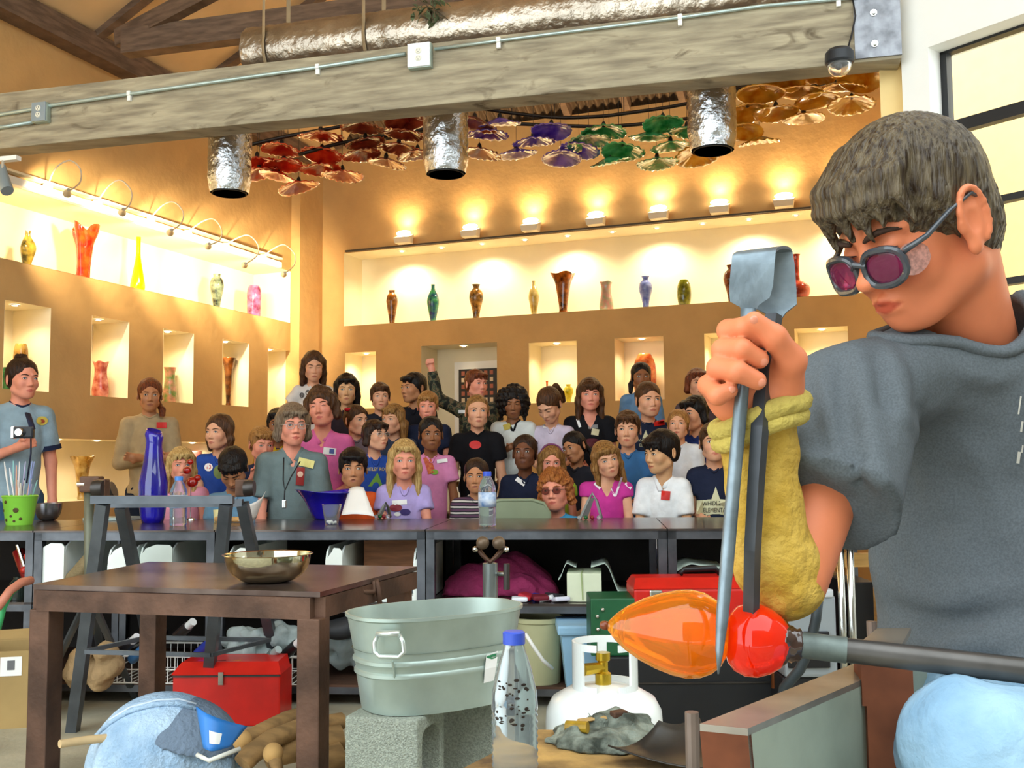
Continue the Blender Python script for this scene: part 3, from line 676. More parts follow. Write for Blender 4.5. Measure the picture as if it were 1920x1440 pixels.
lv(38, 700, 610, 26, 'cyl', vmat('v16', 'c08a10', 'f0d070', .6), 'amber ribbed vase in the niche above the ringer tee', z0=1.552, lobes=10, wob=.08)
lv(14, 722, 678, 34, 'egg', vmat('v17', '0a6a3a', '30a060', .4), 'green round vase behind the ringer tee', z0=1.552)
lv(188, 738, 670, 30, 'waist', vmat('v18', 'c03020', 'f0a090', .3, 20), 'red and pink vase alone in a left wall niche', z0=1.552, lobes=4, wob=.1)
lv(318, 748, 680, 26, 'waist', vmat('v19', '60a050', 'e0a090', .4, 20), 'green and pink vase in the niche above the beige sweater', z0=1.552)
lv(428, 757, 665, 26, 'trumpet', vmat('v20', '2a1408', '8a5020', .1), 'dark brown flared vase in the niche second from the corner', z0=1.562)
lv(153, 925, 845, 42, 'trumpet', vmat('v21', 'b08010', 'f0d890', .6), 'amber trumpet vase on the low left shelf', z0=.802, lobes=6, wob=.08)
lv(364, 915, 835, 26, 'flower', vmat('v22', '8a2050', 'f0a0a0', .4), 'pink and purple vase on the low left shelf', z0=.802)
def bn(x, y0, y1, w, prof, m, label, **k):
    p = onwall(x, y0, WB.at(0, .15, 0), NB); sc_ = p.y / FPX
    vase(Vector((p.x, p.y, 1.582)), (y0 - y1) * sc_, w / 2 * sc_, prof, m, label, group='art glass in the back wall niches', **k)
bn(1026, 752, 709, 17, 'bottle', vmat('v23', 'd04a08', 'f08020', .4), 'small orange bottle in the niche right of the door')
bn(1066, 752, 717, 19, 'amphora', vmat('v24', 'd0c000', 'f0e850', .4), 'small yellow bottle beside the orange bottle in a niche')
bn(1210, 750, 662, 44, 'egg', vmat('v25', 'd05020', 'f0a060', .4), 'orange red vase in the niche behind the light blue tee')
# ------------------------------------------------------------------ smooth bodies: distance fields meshed with surface nets
f4 = np.float32
def axis(*segs):
    out = []
    for lo, hi, h in segs:
        n = max(1, int(round((hi - lo) / h))); a = np.linspace(lo, hi, n + 1)
        out.append(a if not out else a[1:])
    return np.concatenate(out).astype(f4)
class Field:
    def __init__(s, xs, ys, zs, big=.05):
        s.a = [np.asarray(q, f4) for q in (xs, ys, zs)]; s.big = big
        s.D = np.full([len(q) for q in s.a], big, f4); s.R = None; s.C = np.zeros(3, f4); s.S = 1.0
    def frame(s, R=None, C=(0, 0, 0), S=1.0):
        s.R = None if R is None else np.array(R, f4); s.C = np.array(C, f4); s.S = S
    def _w(s, p):
        p = np.array(p, float) * s.S
        if s.R is not None: p = s.R @ p
        return p + s.C
    def sub(s, c, rad):
        sl = []
        for i in range(3):
            a = s.a[i]; lo = np.searchsorted(a, c[i] - rad[i]); hi = np.searchsorted(a, c[i] + rad[i])
            if hi - lo < 1: return None
            sl.append(slice(lo, hi))
        return tuple(sl)
    def pts(s, sl):
        x = s.a[0][sl[0]][:, None, None] - s.C[0]; y = s.a[1][sl[1]][None, :, None] - s.C[1]; z = s.a[2][sl[2]][None, None, :] - s.C[2]
        if s.R is not None:
            r = s.R
            return [(r[0, k] * x + r[1, k] * y + r[2, k] * z) / s.S for k in range(3)]
        return [x / s.S, y / s.S, z / s.S]
    def put(s, sl, d, k, op):
        d = d * s.S; D = s.D[sl]; k = max(k * s.S, 1e-5)
        if op == 'add':
            h = np.clip(.5 + .5 * (d - D) / k, 0, 1); s.D[sl] = d + (D - d) * h - k * h * (1 - h)
        elif op == 'sub':
            h = np.clip(.5 - .5 * (d + D) / k, 0, 1); s.D[sl] = D + (-d - D) * h + k * h * (1 - h)
        else:
            h = np.clip(.5 - .5 * (d - D) / k, 0, 1); s.D[sl] = D * 0 + (d + (D - d) * (1 - h)) + k * h * (1 - h)
        return s
    def caps(s, a, b, r0, r1=None, k=.02, op='add', flat=False):
        r1 = r0 if r1 is None else r1; A, B = s._w(a), s._w(b); m = (max(r0, r1) + k) * s.S + s.big
        sl = s.sub((A + B) / 2, np.abs(A - B) / 2 + m)
        if sl is None: return s
        x, y, z = s.pts(sl); a = np.array(a, f4); ba = np.array(b, f4) - a; L = float(ba @ ba) + 1e-12
        px, py, pz = x - a[0], y - a[1], z - a[2]
        t = np.clip((px * ba[0] + py * ba[1] + pz * ba[2]) / L, 0, 1)
        d = np.sqrt((px - t * ba[0]) ** 2 + (py - t * ba[1]) ** 2 + (pz - t * ba[2]) ** 2) - (r0 + (r1 - r0) * t)
        if flat: d = np.maximum(d, (px * ba[0] + py * ba[1] + pz * ba[2]) / math.sqrt(L) - math.sqrt(L))
        return s.put(sl, d, k, op)
    def ell(s, c, r, k=.02, op='add', rot=None):
        r = np.array([r] * 3 if isinstance(r, (int, float)) else r, f4); W_ = s._w(c); m = (r.max() + k) * s.S + s.big
        sl = s.sub(W_, np.full(3, m))
        if sl is None: return s
        x, y, z = s.pts(sl); x, y, z = x - f4(c[0]), y - f4(c[1]), z - f4(c[2])
        if rot is not None:
            q = np.array(rot, f4); x, y, z = [q[0, i] * x + q[1, i] * y + q[2, i] * z for i in range(3)]
        k0 = np.sqrt((x / r[0]) ** 2 + (y / r[1]) ** 2 + (z / r[2]) ** 2)
        k1 = np.sqrt((x / r[0] ** 2) ** 2 + (y / r[1] ** 2) ** 2 + (z / r[2] ** 2) ** 2)
        d = k0 * (k0 - 1) / np.maximum(k1, 1e-6)
        return s.put(sl, d, k, op)
    def plane(s, p, n, k=.004):
        """keep the side against n"""
        n = np.array(n, float); n /= np.linalg.norm(n); sl = tuple(slice(0, len(a)) for a in s.a); x, y, z = s.pts(sl)
        d = (x - p[0]) * n[0] + (y - p[1]) * n[1] + (z - p[2]) * n[2]
        s.D = np.maximum(s.D, (d * s.S).astype(f4)); return s
    def noise(s, amp, freq, seed=0):
        rng = np.random.RandomState(seed); sl = tuple(slice(0, len(a)) for a in s.a); x, y, z = s.pts(sl); n = 0
        for i in range(5):
            k = rng.randn(3) * freq; n = n + np.sin(k[0] * x + k[1] * y + k[2] * z + rng.rand() * 6.28)
        s.D = s.D + (n * amp / 3).astype(f4); return s
    def mesh(s):
        D = s.D; xs, ys, zs = s.a; S = D < 0; nx, ny, nz = D.shape
        if not S.any(): return np.zeros((0, 3)), np.zeros((0, 4), int)
        acc = np.zeros((nx - 1, ny - 1, nz - 1, 3), f4); cnt = np.zeros((nx - 1, ny - 1, nz - 1), f4); edges = []
        for ax in range(3):
            lo = [slice(None)] * 3; hi = [slice(None)] * 3; lo[ax] = slice(0, -1); hi[ax] = slice(1, None)
            ma = S[tuple(lo)] != S[tuple(hi)]; idx = np.argwhere(ma)
            if len(idx) == 0: continue
            i2 = idx.copy(); i2[:, ax] += 1
            d0 = D[tuple(idx.T)]; d1 = D[tuple(i2.T)]; t = d0 / (d0 - d1)
            pos = np.stack([s.a[q][idx[:, q]] for q in range(3)], 1); pos[:, ax] += t * (s.a[ax][i2[:, ax]] - s.a[ax][idx[:, ax]])
            o = [q for q in range(3) if q != ax]
            for da in (0, 1):
                for db in (0, 1):
                    c = idx.copy(); c[:, o[0]] -= da; c[:, o[1]] -= db
                    ok = (c >= 0).all(1) & (c[:, 0] < nx - 1) & (c[:, 1] < ny - 1) & (c[:, 2] < nz - 1)
                    cc = tuple(c[ok].T); np.add.at(acc, cc, pos[ok]); np.add.at(cnt, cc, 1)
            edges.append((ax, idx, d0 < 0))
        act = cnt > 0; vid = np.full(cnt.shape, -1, np.int64); vid[act] = np.arange(act.sum())
        V = acc[act] / cnt[act][:, None]; F = []
        for ax, idx, ins in edges:
            o = [q for q in range(3) if q != ax]; lim = np.array([nx, ny, nz]) - 1
            ok = (idx[:, o[0]] > 0) & (idx[:, o[1]] > 0) & (idx[:, o[0]] < lim[o[0]]) & (idx[:, o[1]] < lim[o[1]])
            i = idx[ok]; n = ins[ok]; q = []
            for da, db in ((1, 1), (0, 1), (0, 0), (1, 0)):
                c = i.copy(); c[:, o[0]] -= da; c[:, o[1]] -= db; q.append(vid[tuple(c.T)])
            q = np.stack(q, 1); flip = n if ax != 1 else ~n
            q[~flip] = q[~flip][:, ::-1]; F.append(q)
        return V.astype(np.float64), np.concatenate(F)

def rotm(yaw=0, pitch=0, roll=0):
    return np.array(Matrix.Rotation(R(yaw), 3, 'Z') @ Matrix.Rotation(R(pitch), 3, 'X') @ Matrix.Rotation(R(roll), 3, 'Y'))

def head_sdf(F, jaw=1.0, nose=1.0, fem=0, kid=1, fine=False, mouth_open=0, ey=.0):
    """adds head and top of neck; face looks along -y, eyes at z=0, unit = adult head in metres"""
    j = jaw
    F.ell((0, .014, .036), (.074, .093, .079), .01)
    F.ell((0, -.028, -.018), (.061 * j, .062, .080), .03)
    F.ell((0, -.048, -.080), (.032 * j, .034, .026), .022)
    F.ell((0, -.066, -.094), (.017 * j, .016, .014), .016)
    for sx in (-1, 1):
        F.caps((sx * .052 * j, .0, -.058), (sx * .022 * j, -.050, -.088), .016, .012, .03)
        F.ell((sx * .034, -.060, -.030), (.024, .022, .022 + .003 * kid), .024)
        F.caps((sx * .014, -.086, .021), (sx * .046, -.070, .020), .0085, .007, .014)
        F.ell((sx * .031, -.101, .001), (.0165, .015, .0105), .012, 'sub')
        F.ell((sx * .031, -.0775, .000), (.0145, .0125, .0125), .005)
        # ear
        er = np.array(Matrix.Rotation(sx * R(18), 3, 'Z') @ Matrix.Rotation(R(-8), 3, 'X'))
        F.ell((sx * .079, .020 + ey, -.004), (.007, .020, .033), .006, rot=er)
        F.ell((sx * .0845, .016 + ey, .000), (.005, .011, .019), .004, 'sub', rot=er)
    F.ell((0, -.058, -.065), (.030, .032, .024), .018)
    n = nose
    F.caps((0, -.084, .010), (0, -.100 - .006 * (n - 1), -.030), .0065, .0095 * n, .010)
    F.ell((0, -.103 - .008 * (n - 1), -.034), (.0105 * n, .0105, .009), .006)
    for sx in (-1, 1): F.ell((sx * .0125 * n, -.092, -.0385), (.0085, .010, .0075), .006)
    for sx in (-1, 1): F.ell((sx * .0065, -.098, -.0455), (.0035, .004, .003), .003, 'sub')
    F.caps((-.017, -.085, -.0635), (0, -.0915, -.0605), .0045, .0055, .006); F.caps((.017, -.085, -.0635), (0, -.0915, -.0605), .0045, .0055, .006)
    F.caps((-.014, -.085, -.0715), (.014, -.085, -.0715), .0058, .0058, .006); F.ell((0, -.0875, -.072), (.011, .006, .006), .004)
    if mouth_open: F.ell((0, -.094, -.067), (.012, .012, .0055), .003, 'sub')
    else: F.caps((-.021, -.087, -.0672), (.021, -.087, -.0672), .0012, .0012, .0035, 'sub'); F.caps((-.012, -.096, -.0668), (.012, -.096, -.0668), .0022, .0022, .004, 'sub')

def face_parts(add, hairc, skin_name, eyec='brown', brow=True, hs=1, lash=False, closed=False):
    """eyes, brows: each add(name, MB, material) in head units"""
    irc = {'brown': '3a2415', 'blue': '4a6a86', 'green': '4a5a3a', 'dark': '1c120c'}[eyec]
    we = mat('eye_white', 'd8d2ca', .25, var=0, coat=.5); ir = mat('iris_' + eyec, irc, .15, var=.1, coat=.6); pu = mat('pupil', '080607', .1, var=0)
    lid = mat('lash_dark', '2a1a14', .7, var=0)
    for sx in (-1, 1):
        if not closed:
            e = MB(); Rt = Matrix.Rotation(sx * R(14), 3, 'Z'); c = Vector((sx * .031, -.0842, .0005))
            e.ball(c, (.0118, .0072, .0052), 10, Rt)
            e.mi = 1; e.ball(c + Rt @ Vector((0, -.0042, .0004)), (.0056, .0034, .0050), 8, Rt)
            e.mi = 2; e.ball(c + Rt @ Vector((0, -.0066, .0004)), (.0026, .0016, .0026), 6, Rt)
            add('eye', e, [we, ir, pu])
        l = MB(); z0 = .0 if closed else .0052
        l.tube([(sx * .018, -.0885, -.001), (sx * .024, -.0925, z0), (sx * .031, -.0925, z0 + .0012), (sx * .038, -.089, z0), (sx * .044, -.083, -.001)], .0016, 6, rs=[.0006, .0014, .0017, .0015, .0005])
        add('eyelash', l, lid)
        if brow:
            b = MB(); b.tube([(sx * .013, -.0955, .0175), (sx * .022, -.0965, .0205), (sx * .032, -.0915, .0225), (sx * .041, -.0845, .0215), (sx * .048, -.0765, .0185)], .003, 6, rs=[.0022, .003, .003, .0024, .001], flat=(1, .9))
            add('eyebrow', b, hairc)

def hair_sdf(F, style, L=.12, hl=.062, part=0, vol=1.0, seed=0, ey=0.):
    """style: short, buzz, bob, long, tied, curly, bowl, bigcurly"""
    v = vol
    if style == 'buzz': F.ell((0, .016, .038), (.0765, .0955, .0815), .01)
    else: F.ell((0, .017, .042), (.083 * v, .101 * v, .087 * v), .01)
    if style in ('short', 'bowl', 'buzz'):
        F.ell((0, .055, -.01), (.071, .058, .062), .02)
        for sx in (-1, 1): F.caps((sx * .072, -.018, .03), (sx * .073, -.008, -.012), .012, .006, .012)
    if style == 'tied':
        F.ell((0, .045, .0), (.074, .066, .07), .02)
    if style in ('bob', 'long', 'curly', 'bigcurly'):
        w = .024 * v
        for sx in (-1, 1):
            F.caps((sx * .072, .0, .04), (sx * .080, .012, -.05), w, w, .03)
            F.caps((sx * .080, .012, -.05), (sx * (.076 if style == 'bob' else .085), .015, -L), w, w * .7, .02)
            if style == 'long': F.caps((sx * .07, .05, -.03), (sx * .065, .055, -L), .035, .022, .02)
        F.caps((0, .065, .02), (0, .065, -L * .95), .055, .035, .03)
    if style == 'bigcurly':
        F.ell((0, .03, .0), (.125, .11, .115), .03)
    # face opening
    fr = random.Random(seed)
    F.ell((0, -.105, -.05), (.060, .085, .05 + hl), .010, 'sub')
    F.ell((0, -.090, -.085), (.064, .085, .09), .010, 'sub')
    if style in ('short', 'buzz', 'tied', 'bowl'):
        for sx in (-1, 1):
            F.ell((sx * .088, .022 + ey, -.012), (.018, .026, .036), .006, 'sub')
        F.ell((0, .02, -.115), (.12, .12, .062), .012, 'sub')
    if style in ('short', 'bowl', 'bob', 'long') and hl < .0655:
        for i in range(9):
            x = -.056 + .014 * i + fr.uniform(-.004, .004); y0 = -.092 + 7 * x * x; zt = hl - .006 - fr.uniform(0, .022)
            F.caps((x * .9, y0 + .022, .085), (x, y0 - .004, (hl + .085) / 2), .012, .011, .008); F.caps((x, y0 - .004, (hl + .085) / 2), (x + fr.uniform(-.008, .008), y0 - .004, zt), .011, .004, .006)
    if style in ('curly', 'bigcurly'): F.noise(.010, 90, seed)
    elif style != 'buzz': F.noise(.0022, 70, seed)

SKT = {'fair': ('e0a684', 'b8604f'), 'pink': ('e89a80', 'c05a50'), 'tan': ('bd835c', '8f5040'), 'brown': ('94603f', '70402f'), 'dark': ('734730', '5f372b'), 'asian': ('d6a478', 'b0604c'), 'glow_lit': ('da8058', 'b0442f')}  # last tone carries the orange glow of the hot glass in its colour
def skinmat(key):
    nm = 'skin_' + key
    if nm in MATS: return MATS[nm]
    m = mat(nm, SKT[key][0], .46, var=.05, scale=20, spec=.35, sss=.1); nt = m.node_tree; b = nt.nodes['Principled BSDF']
    src = b.inputs['Base Color'].links[0].from_socket
    at = nt.nodes.new('ShaderNodeAttribute'); at.attribute_name = 'lip'; mx = nt.nodes.new('ShaderNodeMix'); mx.data_type = 'RGBA'
    nt.links.new(at.outputs['Fac'], mx.inputs[0]); nt.links.new(src, mx.inputs[6]); mx.inputs[7].default_value = (*lin(SKT[key][1]), 1)
    nt.links.new(mx.outputs[2], b.inputs['Base Color'])
    return m
def lip_attr(ob, L):
    """L: vertices in head units; lips and a little cheek colour belong to the skin"""
    e = ((L[:, 0] / .0225) ** 2 + ((L[:, 2] + .0672) / (.0102 - .0045 * np.minimum(1, np.abs(L[:, 0]) / .022))) ** 2)
    a = np.clip((1.15 - e) / .5, 0, 1) * (L[:, 1] < -.07) * .85
    ck = np.clip(1 - (((np.abs(L[:, 0]) - .042) / .022) ** 2 + ((L[:, 2] + .034) / .02) ** 2), 0, 1) * (L[:, 1] < -.03) * .28
    at = ob.data.attributes.new('lip', 'FLOAT', 'POINT'); at.data.foreach_set('value', np.maximum(a, ck).astype(f4))
HAIRC = {'brown': ('3a2212', '5e3c22'), 'dkbrown': ('20120b', '3c2416'), 'black': ('0b0808', '1c1412'), 'blond': ('a47c40', 'd8b678'), 'dkblond': ('70481f', 'a57a44'), 'auburn': ('4e2210', '84401e'),
         'grey': ('5e4a38', '94806a'), 'red': ('84421a', 'b87438'), 'sandy': ('8a5a2a', 'b8864c')}
def hairmat(c):
    a, b = HAIRC[c]
    return mat('hair_' + c, a, .42, var=.15, scale=14, col2=b, stretch=(9, 9, 1.2), bump=.5, bscale=16, spec=.3)
def clothmat(c, var=.08): return mat('cloth_' + c, c, .85, var=var, scale=18, bump=.35, bscale=22, spec=.2)
# ------------------------------------------------------------------ people of the audience
def glasses_mb(kind='wire', r=.0215):
    m = MB()
    for sx in (-1, 1):
        c = Vector((sx * .0315, -.100, -.003)); ring = []
        for k in range(20):
            th = 2 * math.pi * k / 20; ring.append(c + Vector((math.cos(th) * r, abs(math.cos(th)) * .006 * (1 if math.cos(th) * sx > 0 else 0), math.sin(th) * r * .82)))
        m.tube(ring, .0014, 6, closed=True)
        m.tube([c + Vector((sx * r, .006, .006)), (sx * .076, -.06, .004), (sx * .083, .01, .006)], .0014, 5)
    m.tube([(-.0105, -.102, .0), (0, -.106, .003), (.0105, -.102, .0)], .0014, 5)
    return m
def arm_pose(kind, S, sx, b):
    S = np.array(S)
    A = {'lap': ((.035, .02, -.27), (-.10, -.20, -.06)), 'down': ((.05, .015, -.28), (.0, -.05, -.24)), 'table': ((.035, -.05, -.25), (-.02, -.10, -.21)), 'in': ((.03, -.04, -.25), (-.10, -.08, -.18)),
         'crossed': ((.05, -.02, -.27), (-.25, -.15, .03)), 'akimbo': ((.14, .06, -.20), (-.11, -.10, -.14)), 'mouth': ((.03, -.06, -.22), (-.10, -.13, .20)),
         'chest': ((.04, -.02, -.26), (-.13, -.17, .07)), 'raised': ((-.02, -.02, .05), (-.02, .0, .24)), 'holdup': ((.03, -.04, -.26), (.06, -.22, .09))}[kind]
    if kind == 'raised': A = ((.19, .0, .10), (.045, .0, .25))
    E = S + np.array([A[0][0] * sx, A[0][1], A[0][2]]) * b; W_ = E + np.array([A[1][0] * sx, A[1][1], A[1][2]]) * b
    return E, W_
def hand_sdf(F, W_, E, b, fist=False, hint=(0, -1, 0)):
    W_ = np.array(W_); d = W_ - np.array(E); d /= np.linalg.norm(d); h = np.array(hint, float); h -= d * (h @ d); h /= np.linalg.norm(h) + 1e-9; s = np.cross(d, h)
    F.caps(W_, W_ + d * .055 * b, .026 * b, .031 * b, .02 * b)
    for i in range(4):
        o = s * (i - 1.5) * .0175 * b; p = W_ + d * .075 * b + o
        if fist:
            q = p + d * .012 * b + h * .032 * b; F.caps(p, q, .0105 * b, .010 * b, .006); F.caps(q, q - d * .03 * b + h * .004, .010 * b, .009 * b, .006)
        else:
            q = p + (d * (.036, .042, .040, .03)[i] + h * .006) * b; F.caps(p, q, .0092 * b, .0085 * b, .006); F.caps(q, q + (d * .022 + h * .016) * b, .0085 * b, .007 * b, .004)
    t = W_ + d * .03 * b - s * .028 * b
    F.caps(t, t + (d * .03 - s * .012 + h * .022) * b, .0115 * b, .010 * b, .01); F.caps(t + (d * .03 - s * .012 + h * .022) * b, t + (d * .055 + h * .034) * b, .010 * b, .008 * b, .005)
PEOPLE = {}
def person(key, label, x, yt, yc, d, yaw=0, pitch=0, roll=0, by=None, skin='fair', hair=('short', 'brown', {}), shirt='808080', sleeve='short', neck='crew', b=.70, arms=('lap', 'lap'),
           stand=None, seat=.45, eye='brown', h=.0125, hh=.0056, hs=None, nose=.85, jaw=.95, trousers='2a3550', trim=None, mouth=0, glasses=None, closed=False, lean=0, eyes=1.12, bun=None, pony=None, group='spectators behind the counter', sh_mat=None, slen=.55, cloth_name='shirt', legs=True, collar=None, lash=False):
    s_ = d / FPX
    if hs is None: hs = max(.82, min(1.05, (yc - yt) * s_ / .232))
    C = np.array(P(x, (yt + yc) / 2, d)) + np.array([0, 0, -.006])
    rz = math.atan2(-C[0], C[1]) * .9; by_ = (yaw * .3 if by is None else by)
    Rb = np.array(Matrix.Rotation(rz + R(by_), 3, 'Z')); Rh = rotm(yaw - by_, pitch, roll)   # head relative to the body
    N = np.array([0, .045 * hs + lean, -.140 * hs]); sw = .132 * b + .010
    Sr = {sx: np.array([sx * sw, N[1] + .012, N[2] - .066 * b]) for sx in (-1, 1)}
    if stand is not None: pz = stand + .86 * (1.0 if b > .9 else b * 1.0) - C[2]
    else: pz = seat + .085 * b - C[2]
    pel = np.array([0, N[1] + .03, pz]); chest = np.array([0, N[1] + .018, N[2] - .17 * b])
    if pel[2] > chest[2] - .12: pel[2] = chest[2] - .12
    mid = (chest + pel) / 2; ml = abs(chest[2] - pel[2]) / 2
    joints = {sx: arm_pose(arms[0 if sx < 0 else 1], Sr[sx], sx, b) for sx in (-1, 1)}
    # body: one surface, fine around the head
    al = np.array([j for sx in (-1, 1) for j in joints[sx]]); pad = .12 * b
    lo = np.minimum(al.min(0) - pad, [-.22 * b, pel[1] - .16 * b, pel[2] - .05]); hi = np.maximum(al.max(0) + pad, [.22 * b, pel[1] + .16 * b, .135 * hs])
    e = .12 * hs
    xs = axis((lo[0], -e, h), (-e, e, hh), (e, max(hi[0], e + h), h)); ys = axis((min(lo[1], -e - .03 - h), -e - .03, h), (-e - .03, e, hh), (e, max(hi[1], e + h), h))
    zs = axis((lo[2], -.15 * hs, h), (-.15 * hs, .13 * hs, hh)) if hi[2] < .16 * hs else axis((lo[2], -.15 * hs, h), (-.15 * hs, .13 * hs, hh), (.13 * hs, hi[2], h))
    F = Field(xs, ys, zs)
    F.ell(chest, (.128 * b, .092 * b, .16 * b), .03); F.ell(mid, (.118 * b, .088 * b, ml + .06 * b), .05); F.ell(pel, (.13 * b, .10 * b, .10 * b), .04)
    for sx in (-1, 1):
        F.caps(N + [0, 0, -.015], Sr[sx], .040 * b, .044 * b, .04 * b)
        E, W_ = joints[sx]
        F.caps(Sr[sx], E, .045 * b, .035 * b, .02); F.caps(E, W_, .034 * b, .024 * b, .015)
        hand_sdf(F, W_, E, b * .95, fist=arms[0 if sx < 0 else 1] in ('raised',), hint=(0, -1, 0) if arms[0 if sx < 0 else 1] != 'down' else (-sx, -.3, 0))
    nk = Rh @ (np.array([0, .024, -.055]) * hs)
    F.caps(nk, N + [0, 0, -.02], .049 * hs * (.9 if b < .9 else .95), .047 * hs * (.92 if b < .9 else 1.0), .02)
    F.frame(Rh, (0, 0, 0), hs); head_sdf(F, jaw, nose, mouth_open=mouth); F.frame()
    V, fc = F.mesh()
    tow = lambda q: np.asarray(q) @ Rb.T + C
    base = np.array([C[0], C[1], stand if stand is not None else seat - .4 * b if seat > .5 else 0.0])
    ob = mk('person', (tow(V), fc), skinmat(skin), smooth=True, label=label, cat='person', group=group, origin=base)
    lip_attr(ob, (V @ Rh) / hs)
    hm = hairmat(hair[1])
    HW = Rb @ Rh
    def addh(n, m, mt, parent=ob, sm=True):
        m.v = [tuple(HW @ (np.array(v) * hs) + C) for v in m.v]; return mk(n, m, mt, parent=parent, smooth=sm)
    def add_eye(n, m, mt):
        if n != 'eyebrow':   # children have larger eyes
            V_ = np.array(m.v); c = np.array([.031 * np.sign(V_[:, 0].mean()), -.0842, 0]); m.v = [tuple(q) for q in (V_ - c) * [eyes, 1, eyes] + c]
        addh(n, m, mt)
    face_parts(add_eye, hm, skin, eye, closed=closed)
    if glasses:
        g = addh('glasses', glasses_mb(), mat('glasses_' + glasses, {'wire': 'b8a070', 'dark': '40302c', 'silver': 'c0c0c4'}[glasses], .3, metal=.8, var=0))
        for sx in (-1, 1): 
            l = MB(); l.ball((sx * .0315, -.1005, -.003), (.020, .0012, .0165), 8); addh('lens', l, mat('lens_tint', 'b08880', .05, var=0, trans=.92, ior=1.05) if glasses == 'dark' else mat('lens_clear', 'f4f4f0', .03, var=0, trans=.97, ior=1.05), parent=g)
    st, hcn, kw = hair
    H = Field(axis((-.16, .16, .0058 / hs * 1.0)), axis((-.13, .17, .0062)), axis((-.05 - max(.1, kw.get('L', .1)), .15, .0062)))
    hair_sdf(H, st, seed=hash(key) % 100 if False else len(PEOPLE), **kw)
    if bun: H.ell(bun, .036, .012)
    if pony:
        for q0, q1 in zip(pony[:-1], pony[1:]): H.caps(q0, q1, .024, .018, .015)
    hv, hf = H.mesh(); mk('hair', ((hv * hs) @ HW.T + C, hf), hm, parent=ob, smooth=True)
    # shirt
    o = .011; sm = sh_mat or clothmat(shirt)
    sl = 1.0 if sleeve == 'long' else slen
    ext = [np.array(Sr[sx]) + (joints[sx][0] - Sr[sx]) * 1.15 for sx in (-1, 1)] + ([joints[sx][1] for sx in (-1, 1)] if sleeve == 'long' else [])
    ext = np.array(ext); lo = np.minimum(ext.min(0) - .09 * b, [-.2 * b, chest[1] - .16 * b, pel[2] - .07]); hi = np.maximum(ext.max(0) + .09 * b, [.2 * b, chest[1] + .16 * b, N[2] + .05])
    T = Field(axis((lo[0], hi[0], .0115)), axis((lo[1], hi[1], .0115)), axis((lo[2], hi[2], .0115)))
    T.ell(chest, (.128 * b + o, .094 * b + o, .16 * b + o), .03); T.ell(mid, (.124 * b + o, .094 * b + o, ml + .07 * b), .05); T.ell(pel, (.138 * b + o, .108 * b + o, .09 * b), .04)
    for sx in (-1, 1):
        T.caps(N + [0, 0, -.018], Sr[sx], .040 * b + o * .6, .044 * b + o * .8, .04 * b)
        E, W_ = joints[sx]
        if sleeve == 'short': T.caps(Sr[sx], Sr[sx] + (E - Sr[sx]) * sl, .05 * b + o, .052 * b + o * 1.3, .02, flat=True)
        elif sleeve == 'long': T.caps(Sr[sx], E, .048 * b + o, .042 * b + o, .02); T.caps(E, E + (W_ - E) * .94, .042 * b + o, .030 * b + o, .015, flat=True)
        elif sleeve == 'cap': T.caps(Sr[sx], Sr[sx] + (E - Sr[sx]) * .25, .05 * b + o, .052 * b + o, .02, flat=True)
    nb = max(b, .8)
    T.plane((0, 0, pel[2] - .04), (0, 0, -1)); T.noise(.0035, 26, len(PEOPLE))
    T.ell(N + [0, -.018, .045 * nb], (.06 * nb, .075 * nb, .062 * nb), .008, 'sub')
    fy = chest[1] - .094 * b - o
    if neck == 'v': T.caps(N + [0, fy - N[1] + .02, -.02], (0, fy, N[2] - .14 * b), .046 * b, .006, .006, 'sub')
    if neck == 'polo': T.caps(N + [0, fy - N[1] + .03, -.01], (0, fy, N[2] - .13 * b), .036 * b, .006, .006, 'sub')
    if neck == 'tank':
        T.ell(N + [0, -.03, .0], (.085 * nb, .11 * nb, .075 * nb), .008, 'sub')
    tv, tf = T.mesh(); sh = mk(cloth_name, (tow(tv), tf), sm, parent=ob, smooth=True)
    tcol = clothmat(trim) if trim else sm
    ring = []
    for k in range(24):
        th = 2 * math.pi * k / 24; vy = -.01 - .075 * nb * .80 * math.cos(th); vx = .06 * nb * .80 * math.sin(th); ring.append((vx, vy))
    if neck in ('crew', 'polo'):
        c = MB(); bvh = BVHTree.FromPolygons([tuple(q) for q in tv], [tuple(q) for q in tf]); rp = []
        for vx, vy in ring:
            best = None
            for q in np.linspace(.75, 1.75, 14):
                hit = bvh.ray_cast(Vector((N[0] + vx * q, N[1] + vy * q - .004, N[2] + .2)), Vector((0, 0, -1)))
                if hit[0] is not None and (best is None or hit[0].z > best.z + .0005): best = hit[0]
            rp.append((best if best is not None else Vector((N[0] + vx, N[1] + vy, N[2]))) + Vector((0, 0, .001)))
        rp = [(rp[k - 1] + rp[k] * 2 + rp[(k + 1) % 24]) / 4 for k in range(24)]
        c.tube(rp if neck == 'crew' else rp[2:] + rp[:0], .0075 if neck == 'crew' else .012, 6, closed=neck == 'crew', flat=(1, 1) if neck == 'crew' else (1.3, .8)); c.v = [tuple(tow(np.array(q))) for q in c.v]; mk('collar', c, tcol, parent=sh, smooth=True)
    if trim and sleeve == 'short':
        for sx in (-1, 1):
            E, _w = joints[sx]; e1 = Sr[sx] + (E - Sr[sx]) * sl; e0 = Sr[sx] + (E - Sr[sx]) * (sl - .1)
            c = MB().tube([tow(e0), tow(e1)], 1, 16, rs=[.053 * b + o * 1.55, .055 * b + o * 1.6]); mk('sleeve_band', c, tcol, parent=sh, smooth='auto')
